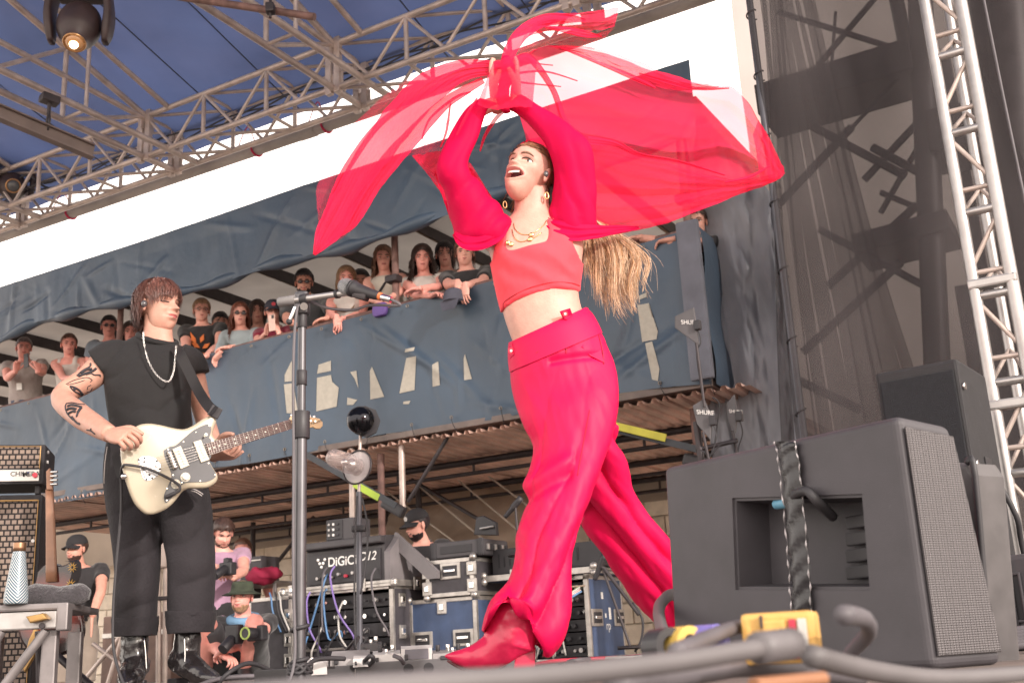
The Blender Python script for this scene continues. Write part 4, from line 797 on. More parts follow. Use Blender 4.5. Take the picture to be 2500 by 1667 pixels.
bk.inputs['Color1'].default_value = (.27, .205, .165, 1); bk.inputs['Color2'].default_value = (.21, .16, .135, 1); bk.inputs['Mortar'].default_value = (.018, .014, .014, 1)
L_.new(cb.outputs[0], bk.inputs['Vector']); L_.new(bk.outputs[0], b_.inputs['Base Color'])
GOLD = M('gold_piping', (.45, .27, .10), .4, .5); TOLEX = M('black_tolex', (.03, .027, .03), .6, 0, .2, 30, bump=.6, bs=260)
YA = 5.2
cabf = frame(-180, 76, 1204, 1660, YA, AMPY, .3, 0); cabf.h = PN(105, 1206, cabf.o, cabf.n).z
amp = thing('speaker_cabinet', cabf.p(.5, 0, -.18), 'black guitar cabinet with tan grid cloth at the left edge', 'amplifier'); cabf.bx('box', 0, 1, 0, 1, -.36, 0, TOLEX, amp, .012); cabf.bx('grille_cloth', .04, .955, .05, .965, 0, .004, gc, amp, .001)
for x0, x1, z0, z1 in ((.955, .962, .04, .97), (.04, .955, .965, .972)): cabf.bx('piping', x0, x1, z0, z1, 0, .01, GOLD, amp, .003)
for z in (.76, .5): tube('rivet', cabf.p(.93, z, .004), cabf.p(.93, z, .01), .008, WHITEP, amp, 10)
hf = FR(cabf.p(0, 1) + Zv * .05, aa, cabf.w * .995, PN(105, 1084, cabf.o, cabf.n).z - cabf.p(0, 1).z - .05, .3)
head = thing('amplifier_head', hf.p(.5, 0, -.15), 'amplifier head with tan grid cloth and silver panel on the cabinet', 'amplifier'); hf.bx('box', 0, 1, 0, 1, -.3, 0, TOLEX, head, .01); hf.bx('grille_cloth', .03, .95, .40, .93, 0, .004, gc, head, .001); hf.bx('control_panel', .03, .955, .07, .36, 0, .006, M('brushed_silver', (.5, .48, .46), .35, .8), head, .002)
for x0, x1, z0, z1 in ((.95, .957, .38, .95), (.03, .95, .93, .945)): hf.bx('piping', x0, x1, z0, z1, 0, .01, GOLD, head, .003)
lettering('CHIMERA', 'lettering', hf.p(.66, .2, .008), aa, Zv, .022, M('dark_print', (.05, .04, .04)), head, 0, .01)
tube('jewel_lamp', hf.p(.915, .21, .006), hf.p(.915, .21, .02), .012, M('red_jewel', (.6, .02, .05), .2, emis=.4), head, 14); tube('toggle', hf.p(.84, .2, .006), hf.p(.855, .26, .04), .005, CHROME, head, 8); tube('toggle', hf.p(.80, .2, .006), hf.p(.80, .25, .03), .005, BLK, head, 8)
for x in (.1, .9): hf.bx('foot', x, x + .05, -.22, 0, -.1, -.04, RUB, head, .006)
for z in (.6, .85): tube('side_stud', hf.p(1, z, -.06), hf.p(1, z, -.06) + aa * .008, .008, WHITEP, head, 8)
# ---------------------------------------------------------- bench with bottle and towel
YT = 4.25
ty = R_(8); ta = Vector((math.cos(ty), math.sin(ty), 0)); f = frame(-120, 165, 1482, 1545, YT, ty, .5)
bench = thing('equipment_bench', Vector((*f.p(.5, 0, -.25)[:2], 0)), 'grey metal equipment bench with cross braced legs at the left edge', 'bench')
METAL = M('painted_grey_metal', (.22, .20, .20), .45, .5, .2, 10, dirt=.4, dcol=(.1, .085, .085))
f.bx('top', 0, 1, .72, 1, -.5, .01, METAL, bench, .008); f.bx('apron', .0, .9, 0, .70, -.03, 0, ALUC, bench, .006); f.bx('end_bracket', .9, 1.0, -.1, .9, -.06, .012, METAL, bench, .006)
for x, z in ((.78, .5), (.78, .12)): tube('bolt', f.p(x, z, 0), f.p(x, z, .014), .011, STEEL, bench, 8)
zb = f.p(0, 0).z
for x in (.05, .80):
    for y in (-.06, -.44): c = f.p(x + .02, 0, y); box('leg', Vector((c.x, c.y, zb / 2)), ta * .055, f.n * .05, Zv * zb, METAL, bench, .006)
a = f.p(.42, 0, -.02); tube('cross_brace', Vector((a.x, a.y, .02)), f.p(.80, -.05, -.02), .018, METAL, bench); a = f.p(.1, 0, -.02); tube('cross_brace', Vector((a.x, a.y, .02)), f.p(.42, 0, -.02), .018, METAL, bench)
zt = f.p(0, 1).z
V, F = bevprism([P(62, 1504, YT), P(104, 1496, YT), P(116, 1510, YT), P(72, 1520, YT)], Vector((0, -1, 0)), .04, .006); tag(ob('tan_clamp', V, F, GOLD), 'tan wooden block clipped under the bench', 'block')
# bottle: tapered, herringbone pattern
bmx = bpy.data.materials.new('herringbone_bottle'); bmx.use_nodes = True; N_ = bmx.node_tree.nodes; L_ = bmx.node_tree.links; b_ = N_['Principled BSDF']; b_.inputs['Roughness'].default_value = .35
bc = P(38, 1478, YT + .02); bc.z = zt
geo_ = N_.new('ShaderNodeNewGeometry'); vm = N_.new('ShaderNodeVectorMath'); vm.operation = 'SUBTRACT'; vm.inputs[1].default_value = bc; L_.new(geo_.outputs['Position'], vm.inputs[0])
def mth(op, a, b=None):
    n_ = N_.new('ShaderNodeMath'); n_.operation = op
    for i, x in enumerate((a, b)):
        if x is None: continue
        if isinstance(x, (int, float)): n_.inputs[i].default_value = x
        else: L_.new(x, n_.inputs[i])
    return n_.outputs[0]
sx_ = N_.new('ShaderNodeSeparateXYZ'); L_.new(vm.outputs[0], sx_.inputs[0])
ang = mth('ARCTAN2', sx_.outputs[1], sx_.outputs[0]); tri = mth('PINGPONG', mth('MULTIPLY', ang, .04), .0419); st_ = mth('FRACT', mth('MULTIPLY', mth('ADD', sx_.outputs[2], tri), 85)); ln_ = mth('GREATER_THAN', st_, .72)
mx_ = N_.new('ShaderNodeMixRGB'); mx_.inputs[1].default_value = (.06, .115, .16, 1); mx_.inputs[2].default_value = (.72, .72, .70, 1); L_.new(ln_, mx_.inputs[0]); L_.new(mx_.outputs[0], b_.inputs['Base Color'])
bt = thing('water_bottle', bc, 'tapered blue bottle with white herringbone pattern and bronze cap', 'bottle'); X_ = Vector((1, 0, 0)); Y_ = Vector((0, 1, 0))
hB = P(40, 1345, YT).z - zt
V, F = loft([(bc + Zv * z, X_ * r, Y_ * r) for z, r in ((0, .034), (.004, .042), (.03, .043), (hB * .45, .036), (hB * .9, .025), (hB, .022))], 28, 4); ob('bottle_body', V, F, bmx, bt, True)
V, F = loft([(bc + Zv * (hB + z), X_ * r, Y_ * r) for z, r in ((0.001, .023), (.03, .0235), (.034, .021), (.035, .002))], 24, 2); ob('cap', V, F, M('bronze_cap', (.35, .2, .12), .35, .8), bt, True)
# towel
tw_ = thing('rolled_towel', f.p(.75, 1, -.12), 'dark grey rolled towel on the bench', 'towel'); TWM = M('grey_towel', (.05, .044, .05), .95, 0, .3, 40, bump=1, bs=120, sheen=.4)
a, b = f.p(.55, 1, -.10) + Zv * .038, f.p(1.12, 1, -.10) + Zv * .03
V, F = sweep([lerp(a, b, t_) + Zv * .004 * math.sin(t_ * 9) for t_ in np.linspace(0, 1, 9)], [.03, .042, .04, .041, .038, .04, .041, .04, .02], 16, 3); ob('roll', V, F, TWM, tw_, True)
pipe('fold', [a + Zv * (.02 * math.cos(q_)) + Vector((-.012, -.02 * math.sin(q_), 0)) * (1 - q_ * .1) for q_ in np.linspace(0, 7, 14)], .005, TWM, tw_, 6, 2)
# ---------------------------------------------------------- sunburst bass on its stand behind the bench
YBs = 5.0
bs_ = thing('bass_guitar', P(130, 1580, YBs), 'sunburst bass guitar on a stand behind the bench', 'bass guitar')
SB = bpy.data.materials.new('sunburst_lacquer'); SB.use_nodes = True; N_ = SB.node_tree.nodes; L_ = SB.node_tree.links; b_ = N_['Principled BSDF']; b_.inputs['Roughness'].default_value = .18; b_.inputs['Coat Weight'].default_value = .6
cS = P(125, 1485, YBs); geo_ = N_.new('ShaderNodeNewGeometry'); vd = N_.new('ShaderNodeVectorMath'); vd.operation = 'DISTANCE'; vd.inputs[1].default_value = cS; L_.new(geo_.outputs['Position'], vd.inputs[0])
cr = N_.new('ShaderNodeValToRGB'); cr.color_ramp.elements[0].position = .02; cr.color_ramp.elements[0].color = (.42, .10, .03, 1); cr.color_ramp.elements[1].position = .17; cr.color_ramp.elements[1].color = (.02, .008, .008, 1); e_ = cr.color_ramp.elements.new(.10); e_.color = (.20, .025, .015, 1)
L_.new(vd.outputs['Value'], cr.inputs[0]); L_.new(cr.outputs[0], b_.inputs['Base Color'])
outl = spline([[90, 1395], [118, 1370], [150, 1380], [185, 1365], [190, 1400], [176, 1450], [196, 1500], [200, 1550], [170, 1590], [110, 1602], [60, 1580], [42, 1530], [60, 1470], [82, 1430], [90, 1395]], 5)[:-1]
V, F = bevprism([P(x, y, YBs) for x, y in outl], Vector((0, -1, 0)), .045, .012, 3); ob('body', V, F, SB, bs_, False)
nk = [P(126, 1400, YBs - .012), P(118, 1170, YBs + .02)]
V, F = loft([(P(x, y, Y_b), Vector((w_, 0, 0)), Vector((0, .012, 0))) for x, y, Y_b, w_ in ((126, 1420, YBs - .01, .026), (124, 1300, YBs, .022), (121, 1195, YBs + .02, .018))], 12, 3, .7); ob('neck', V, F, M('maple_neck', (.30, .15, .09), .35, 0, .15, 20), bs_, True)
V, F = bevprism([P(113, 1195, YBs), P(112, 1150, YBs), P(120, 1142, YBs), P(127, 1155, YBs), P(128, 1195, YBs)], Vector((0, -1, 0)), .016, .003, 1); ob('headstock', V, F, M('maple_neck', (.46, .22, .12)), bs_)
for i in range(4): a = P(124, 1152 + 10 * i, YBs); tube('tuning_peg', a, a + Vector((.03, 0, 0)), .006, CHROME, bs_, 8)
sp_ = [[168, 1368], [186, 1372], [187, 1400], [176, 1430], [164, 1452]]
V = []; F = []
pts = spline(sp_, 5)
for x, y in pts: V += [P(x - 13, y + 2, YBs - .09), P(x + 11, y, YBs - .07)]
F = [(2 * i, 2 * i + 1, 2 * i + 3, 2 * i + 2) for i in range(len(pts) - 1)]; stp = ob('strap', V, F, M('black_strap', (.03, .025, .028)), bs_, True)
for x, y in ((176, 1384), (172, 1426)):
    c = P(x, y, YBs - .105)
    for k_ in range(10): a = k_ * .628; V, F = prism([c + Vector((.007 * math.cos(a - .25), 0, .007 * math.sin(a - .25))), c + Vector((.024 * math.cos(a), 0, .024 * math.sin(a))), c + Vector((.007 * math.cos(a + .25), 0, .007 * math.sin(a + .25)))], Vector((0, -1, 0)), .004); ob('petal', V, F, M('sunflower_yellow', (.62, .36, .08)), stp)
V, F = bevprism([P(x, y, YBs - .02) for x, y in ((70, 1560), (84, 1530), (92, 1540), (84, 1600), (60, 1640), (52, 1630))], Vector((0, -1, 0)), .02, .004, 1); ob('stand_arm', V, F, GOLD, bs_)
tube('stand_leg', P(92, 1540, YBs - .03), P(95, 1675, YBs - .03), .012, STEEL, bs_); tube('stand_leg', P(140, 1600, YBs - .03), P(230, 1680, YBs - .1), .016, STEEL, bs_)
# a pink guitar edge at the left border, low tripod legs behind the guitarist
V, F = sphere(P(-12, 1620, 4.6), (.05, .03, .10), 16, 10); 
tripod = thing('music_stand_tripod', P(245, 1640, 7.2), 'folded grey tripod legs on the deck behind the guitarist', 'tripod')
for a, b in (((300, 1545), (205, 1660)), ((300, 1545), (330, 1665)), ((300, 1545), (262, 1672)), ((226, 1570), (318, 1640))): tube('leg', P(*a, 7.2), P(*b, 7.2), .014, ALU, tripod)
pst = thing('lighting_post', P(395, 1640, 6.0), 'two slim steel posts standing between the guitarist\'s legs', 'stand')
for x in (388, 404): tube('post', P(x, 1330, 6), Vector((*P(x, 1640, 6)[:2], .0)), .014, ALU, pst)
box('post_head', P(396, 1350, 6), Vector((.07, 0, 0)), Vector((0, .06, 0)), Zv * .16, ALU, pst, .01); box('collar', P(396, 1460, 6), Vector((.07, 0, 0)), Vector((0, .05, 0)), Zv * .02, STEEL, pst, .004)
# gear table behind the kneeling photographer: box, red cloth
f = frame_u(520, 660, 1408, 1440, .6, .6); tb = thing('gear_table', Vector((*f.p(.5, 0, -.3)[:2], -.65)), 'dusty table with boxes behind the crouching photographer', 'table'); f.bx('top', -.3, 1, .3, .6, -.6, 0, METAL, tb)
for x in (-.25, .95): 
    c = f.p(x, 0, -.1); tube('leg', Vector((c.x, c.y, -.65)), Vector((c.x, c.y, f.p(0, .3).z)), .02, METAL, tb)
zt2 = f.p(0, .62).z
g = FR(Vector((*PL(568, 1400, .55)[:2], zt2)), u, .34, .22, .25); t = thing('flight_case', g.p(.5, 0, -.1), 'small black case on the dusty table', 'flight case', 'flight cases beside the stage'); g.bx('body', 0, 1, 0, 1, -.25, 0, CASE_BLK, t, .008); g.bx('catch', .5, .62, .5, .75, 0, .01, EDGE, t); g.bx('trim', 0, 1, .8, .86, 0, .006, EDGE, t)
V, F = sphere(Vector((*PL(645, 1402, .5)[:2], zt2 + .03)), (.17, .1, .07), 24, 14); V = [p_ + Vector((0, 0, .04 * fbm(p_, 14))) for p_ in V]; tag(ob('crumpled_cloth', V, F, M('crimson_cloth', (.30, .012, .05), .8, bump=.6, bs=30), None, True), 'crumpled crimson cloth lying on the dusty table', 'cloth')
f = frame_u(250, 420, 1490, 1560, .3, .7, -.1); t = thing('flight_case', f.p(.5, 0, -.3), 'worn brown trunk lying behind the guitarist\'s knees', 'flight case', 'flight cases beside the stage'); f.bx('body', 0, 1, 0, 1, -.7, 0, M('worn_brown', (.16, .10, .08), .7, 0, .3, 8), t, .01); f.bx('lid_trim', 0, 1, .72, .78, 0, .008, EDGE, t); f.bx('lid_trim', 0, 1, .1, .14, 0, .008, STEEL, t)
# ---------------------------------------------------------- singer's microphone stand
YM = 3.3
ms = thing('microphone_stand', Vector((*P(730, 1640, YM)[:2], 0)), 'grey boom microphone stand with a microphone in front of the guitarist', 'microphone stand')
GP = M('gunmetal_tube', (.10, .097, .104), .38, .6, .15, 14)
b0_ = Vector((*P(731, 1667, YM)[:2], 0.0)); t0_ = P(738, 735, YM); 
def mp(y): return P(lerp(731, 738, (1667 - y) / 932), y, YM)
tube('lower_tube', mp(1690), mp(1035), .0175, GP, ms, 20); tube('upper_tube', mp(1040), mp(760), .0125, GP, ms, 20); tube('clutch', mp(1070), mp(1005), .026, BLK, ms, 20); tube('clutch_ring', mp(940), mp(905), .0165, BLK, ms, 16); tube('top_sleeve', mp(800), mp(755), .016, BLK, ms, 16)
tube('round_base', b0_, b0_ + Zv * .025, .14, BLK, ms, 32)
box('boom_clamp', P(738, 742, YM), Vector((.045, 0, 0)), Vector((0, .05, 0)), Zv * .075, GP, ms, .012); tube('clamp_screw', P(742, 748, YM - .04), P(742, 748, YM + .04), .012, CHROME, ms, 14)
bA, bB = P(682, 738, YM), P(880, 710, YM - .12); tube('boom_tube', bA, bB, .0095, ALUC, ms, 16); tube('counterweight', bA, P(722, 732, YM - .02), .0155, M('boom_grey', (.19, .18, .18), .5), ms, 18); tube('boom_collar', P(736, 731, YM - .03), P(752, 728, YM - .04), .016, BLK, ms, 16); tube('boom_collar', P(820, 718, YM - .08), P(828, 717, YM - .085), .014, BLK, ms, 16)
tube('lever', P(720, 750, YM - .03), P(708, 782, YM - .03), .007, CHROME, ms, 10); V, F = sphere(P(706, 785, YM - .03), .010, 10, 8); ob('lever_knob', V, F, BLK, ms, True)
m0, m1 = P(846, 700, YM - .1), P(922, 722, YM - .14); dm = (m1 - m0).normalized()
mic = thing('microphone', m0, 'black vocal microphone with silver mesh head on the boom stand', 'microphone')
V, F = sphere(m0, (.0265, .0265, .028), 24, 16, (dm.orthogonal().normalized(), dm.cross(dm.orthogonal().normalized()), dm)); ob('mesh_head', V, F, M('silver_mesh', (.33, .33, .34), .4, .8, .5, 400, bump=1, bs=500), mic, True)
V, F = sweep([m0 + dm * .02, m0 + dm * .035, m0 + dm * .05, m0 + dm * .12, m1], [.026, .024, .020, .013, .0115], 20, 3); ob('handle', V, F, BLK, mic, True)
tube('head_band', m0 + dm * .018, m0 + dm * .027, .027, BLK, mic, 24); tube('orange_ring', m1 - dm * .004, m1 + dm * .012, .0125, M('orange_band', (.6, .16, .05)), mic, 14); tube('connector', m1 + dm * .012, m1 + dm * .05, .010, CHROME, mic, 14)
box('mic_clip', lerp(m0, m1, .48) - Zv * .012, dm * .05, dm.cross(Zv).normalized() * .03, dm.cross(Zv).cross(dm).normalized() * .03, STEEL, ms, .008)
e_ = m1 + dm * .05
tag(pipe('microphone_cable', [e_, e_ + dm * .03 - Zv * .01, P(905, 745, YM - .1), P(860, 757, YM - .06), P(800, 752, YM - .04), P(752, 737, YM - .02), P(725, 760, YM - .03), P(716, 900, YM - .02), P(717, 1100, YM - .02), P(716, 1400, YM - .02), P(720, 1600, YM - .03), P(700, 1680, YM - .05)], .0045, CABLE, None, 8, 6), 'grey microphone cable looping from the microphone down the stand', 'cable')
for y in (1540, 1620): c = mp(y); pipe('cable_tie', [c + Vector((.024 * math.cos(a), .024 * math.sin(a), .004 * a - .01)) for a in np.linspace(0, 6.3, 9)], .006, RUB, ms, 6, 3)
c = mp(1632); pipe('cable_wrap', [c + Vector(((.03 + .006 * math.sin(3 * a)) * math.cos(a), .03 * math.sin(a), .012 * math.sin(2.3 * a))) for a in np.linspace(0, 19, 40)], .006, RUB, ms, 6, 2)
# ---------------------------------------------------------- pedalboard
YP = 4.0
PBM = M('pedalboard_grey', (.10, .095, .10), .5, .3, .2, 10, dirt=.3, dcol=(.2, .19, .19))
pbo = P(868, 1626, YP); pbr = P(1290, 1608, YP + .1); pw_ = (pbr - pbo).length; pa_v = Vector((1, .12, 0)).normalized()
pb = thing('pedalboard', Vector((pbo.x, pbo.y, 0)), 'grey pedalboard crowded with effects pedals on the stage edge', 'pedalboard'); zP = .062
f = FR(Vector((pbo.x, pbo.y, 0.004)), pa_v, pw_, zP, .3); f.bx('board', 0, 1, 0, .97, -.3, 0, PBM, pb, .004)
for x in (.30, .415): tube('cable_hole', f.p(x, .5, -.002), f.p(x, .5, .0015), .018, INSIDE, pb, 20)
f.bx('arrow_mark', .637, .642, .25, .75, .0005, .0015, WHITEP, pb)
for s in (-1, 1): tube('arrow_mark', f.p(.6395, .78, .001), f.p(.6395 + s * .01, .62, .001), .001, WHITEP, pb, 6)
o2 = P(700, 1640, YP - .15); d2 = (Vector((pbo.x, pbo.y, 0)) - Vector((o2.x, o2.y, 0))); f2 = FR(Vector((o2.x, o2.y, .004)), d2, d2.length - .002, zP * .9, .28); f2.bx('side_board', 0, 1, 0, .97, -.28, 0, M('pedalboard_dark', (.035, .033, .036), .5), pb, .004)
PW_ = M('white_pedal', (.55, .53, .52), .4, 0, .1, 20, dirt=.3, dcol=(.3, .28, .27)); PG = M('grey_pedal', (.34, .32, .32), .4, .3, .15, 20, dirt=.3, dcol=(.12, .11, .11))
SCRN = M('pedal_screen', (.12, .11, .13), .2)
def pedal(name, lab, xl, xr, yt, yb, Y, mat, d=.12, slope=.0, knobs=0, sw=0):
    f = frame(xl, xr, yt, yb, Y, R_(7), d); t = thing(name, f.p(.5, 0, -d / 2), lab, 'effects pedal', 'effects pedals on the board')
    V = [f.p(x, z, y) for x in (0, 1) for z, y in ((0, 0), (.8 - slope, 0), (1, -d * .95), (1, -d), (0, -d))]; n = 5
    V, F = V, [tuple(range(n)), tuple(range(2 * n - 1, n - 1, -1))] + [(i, i + n, (i + 1) % n + n, (i + 1) % n) for i in range(n)]
    ob('housing', V, F, mat, t)
    for i in range(knobs): c = f.p((i + .6) / (knobs + .2), .95 - slope * .5, -d * .6); tube('knob', c, c + Zv * .022, .008, CHROME if i % 2 else BLK, t, 12)
    for i in range(sw): c = f.p((i + .6) / (sw + .2), .8 - slope, -d * .2); tube('foot_switch', c, c + Zv * .018, .006, CHROME, t, 12)
    f.bx('jack', .1, .22, .15, .5, .0, .012, BLK, t, .003); return f, t
pedal('effects_pedal', 'small white pedal at the left end of the board', 748, 798, 1606, 1648, YP - .1, PW_, .1, .1, 0, 2)
pedal('effects_pedal', 'wide grey rocker pedal left of centre on the board', 806, 902, 1588, 1628, YP, PG, .16, .35, 0, 0)
pedal('effects_pedal', 'dark pedal with silver top behind the rocker pedal', 880, 932, 1566, 1592, YP + .25, M('dark_pedal', (.07, .065, .07)), .12, .1, 2, 1)
pedal('effects_pedal', 'plain white pedal in the middle of the board', 910, 978, 1588, 1622, YP + .02, PW_, .12, .1, 2, 1)
f_, t_ = pedal('effects_pedal', 'white pedal with a large grey screen', 980, 1056, 1576, 1618, YP + .03, PW_, .05, .0); f_.bx('screen', .12, .88, .18, .78, .001, .004, SCRN, t_, .002)
pedal('effects_pedal', 'long grey pedal with a row of chrome knobs', 1057, 1240, 1586, 1616, YP + .04, PG, .14, .1, 7, 2)
f_, t_ = pedal('effects_pedal', 'white tuner pedal in the front corner of the board', 862, 905, 1600, 1628, YP - .03, PW_, .08, .05, 0, 0); f_.bx('socket', .55, .9, .2, .55, .001, .005, BLK, t_)
CL = [[P(700, 1660, YP - .3), P(740, 1640, YP - .25), P(765, 1612, YP - .2), P(800, 1606, YP - .15), P(842, 1607, YP - .1)], [P(890, 1612, YP - .06), P(905, 1600, YP - .1), P(912, 1610, YP - .08), P(902, 1622, YP - .05)], [P(962, 1600, YP - .04), P(976, 1606, YP - .06), P(985, 1618, YP - .03)]]
cables('pedal_lead', ['thick black lead plugged into the rocker pedal', 'short black patch lead on the tuner pedal', 'short grey patch lead between the white pedals'], CL, [RUB, RUB, CABLE], .008, 'cable', 'leads on the pedalboard')
# ---------------------------------------------------------- cables and clutter on the deck, near the lens
def g0(px, py, Y): return P(px, py, Y)
CG2 = M('pale_grey_rubber', (.12, .11, .113), .55, 0, .15, 6)
tag(pipe('thick_cable', [g0(560, 1700, .62), g0(900, 1676, .64), g0(1300, 1652, .70), g0(1620, 1618, .80), g0(1800, 1590, .86), g0(1900, 1575, .9)], .0075, CG2, None, 12, 6), 'thick blurred grey cable crossing the bottom of the picture', 'cable')
tag(pipe('cable_plug', [g0(1850, 1582, .88), g0(1935, 1570, .92)], .0125, M('grey_rubber_plug', (.12, .11, .115), .5), None, 12, 3), 'fat rubber plug at the end of the blurred grey cable', 'plug')
for i, (pts, r, lab) in enumerate((([(1650, 1590), (1720, 1560), (1800, 1530), (1830, 1540)], .008, 'dark cable running behind the tape rolls'), ([(1980, 1600), (2150, 1640), (2320, 1655), (2560, 1640)], .010, 'grey cable running to the right along the deck edge'), ([(2060, 1500), (2110, 1510), (2120, 1545), (2080, 1590), (2060, 1630)], .009, 'grey cable curling behind the yellow box'), ([(1640, 1575), (1615, 1530), (1610, 1480), (1640, 1450), (1665, 1470)], .009, 'grey cable loop standing up beside the singer\'s rear leg'), ([(1500, 1668), (1700, 1640), (1850, 1625), (2100, 1650)], .012, 'dark cable lowest at the bottom of the picture'))):
    tag(pipe('stage_cable', [g0(x, y, 1.0 + .15 * j + (1.3 if i == 3 else 0)) for j, (x, y) in enumerate(pts)], r * (1.5 if i == 3 else 1), CG2 if i % 2 else CABLE, None, 10, 6), lab, 'cable', 'cables along the deck edge')
YB_ = 1.25
f = frame(1818, 2000, 1498, 1625, YB_, R_(-20), .06); YEL = M('yellow_ochre_paint', (.62, .36, .10), .5, 0, .12, 20, bump=.2, bs=60)
t = thing('yellow_box', f.p(.5, 0, -.03), 'blurred ochre yellow plastic box among the cables near the lens', 'box'); f.bx('housing', 0, 1, 0, 1, -.06, 0, YEL, t, .006); f.bx('raised_panel', .30, .62, .1, .85, 0, .006, YEL, t, .004); f.bx('red_stripe', .66, .76, .08, .85, 0, .004, CR, t, .001); f.bx('white_stripe', .78, .90, .08, .85, 0, .004, CW, t, .001); f.bx('black_slot', .28, .32, .7, .95, .001, .007, BLK, t, .001)
for i, (x0, x1, c, lab) in enumerate(((1600, 1640, BLK, 'black'), (1643, 1688, M('yellow_tape', (.62, .42, .10), .5), 'yellow'), (1690, 1755, M('purple_tape', (.17, .15, .42), .5), 'purple'))):
    a = g0(x0, 1580 - i * 4, 1.35); b = g0(x1, 1576 - i * 4, 1.35 - .03); t = thing('tape_roll', a, 'blurred roll of %s tape lying among the cables' % lab, 'tape', 'rolls of tape')
    d = (b - a).normalized(); R1 = .021; e1 = d.orthogonal().normalized(); e2 = d.cross(e1); V = []; n = 28
    for rr, pos in ((R1, a), (R1, b), (R1 * .55, b), (R1 * .55, a)): V += [pos + (e1 * math.cos(2 * math.pi * k_ / n) + e2 * math.sin(2 * math.pi * k_ / n)) * rr for k_ in range(n)]
    F = [(q_ * n + k_, q_ * n + (k_ + 1) % n, ((q_ + 1) % 4) * n + (k_ + 1) % n, ((q_ + 1) % 4) * n + k_) for q_ in range(4) for k_ in range(n)]; ob('roll', V, F, c, t)
a, b = g0(1840, 1672, .78), g0(2010, 1655, .84); tag(tube('orange_cable', a, b, .005, M('orange_rubber', (.30, .13, .06), .5), None, 14), 'blurred orange cable at the bottom edge', 'cable')
# deck clutter far behind the front boot
CL = []
rnd = random.Random(5)
for i in range(9): a = P(rnd.uniform(1300, 1520), rnd.uniform(1600, 1625), 5.5); a.z = .012; CL.append([a, a + Vector((rnd.uniform(.05, .3), rnd.uniform(-.2, .2), .015)), a + Vector((rnd.uniform(.2, .6), rnd.uniform(-.3, .3), .01)), a + Vector((rnd.uniform(.3, .9), rnd.uniform(-.3, .3), .0))])
cables('deck_lead', 'lead lying loose on the deck behind the front boot', CL, [RUB, CABLE, CR, CW], .010, 'cable', 'leads loose on the deck')
CL = [[Vector((*P(530, 1680, 4.3)[:2], .012)), P(560, 1640, 4.3), P(610, 1618, 4.4), P(670, 1640, 4.5), Vector((*P(720, 1660, 4.6)[:2], .012))], [Vector((*P(480, 1685, 4.2)[:2], .012)), P(540, 1655, 4.3), P(640, 1650, 4.4), P(700, 1668, 4.4)]]
cables('guitar_lead', ['black lead arching over the deck beside the guitarist\'s boot', 'grey lead lying flat beside the guitarist\'s boot'], CL, [RUB, CABLE], .009, 'cable', 'leads by the guitarist')
# ============================================================ PEOPLE
def skin(name, c): return M(name, c, .48, 0, .09, 30, bump=.15, bs=160, spec=.45, dirt=.55, dcol=(c[0] * .93, c[1] * .70, c[2] * .72))
SK1 = skin('skin_fair', (.78, .40, .32)); SK2 = skin('skin_tan', (.66, .33, .25)); SK3 = skin('skin_rosy', (.78, .35, .29)); SKH = skin('skin_warm_fair', (.60, .325, .26))
LIP = M('lips', (.46, .14, .13), .4); LIP2 = M('lips_pink', (.54, .19, .17), .4); MOUTH = M('mouth_inside', (.09, .015, .018), .5); TEETH = M('teeth', (.82, .78, .70), .25)
EYEW = M('eye_white', (.72, .68, .64), .2); IRIS = M('dark_iris', (.05, .035, .03), .15); LASH = M('dark_lash', (.03, .02, .02), .7)
def hairmat(n, c): return M('hair_' + n, c, .42, 0, .55, 90, spec=.5, aniso=(1.4, 1.4, .25))
HB = hairmat('dark_brown', (.055, .03, .024)); HBR = hairmat('brown', (.13, .065, .045)); HAU = hairmat('auburn', (.20, .065, .04)); HBL = hairmat('dark_blond', (.32, .19, .11)); HK = hairmat('black', (.025, .018, .02))
def sstep(a, b, x): t = np.clip((x - a) / (b - a), 0, 1); return t * t * (3 - 2 * t)
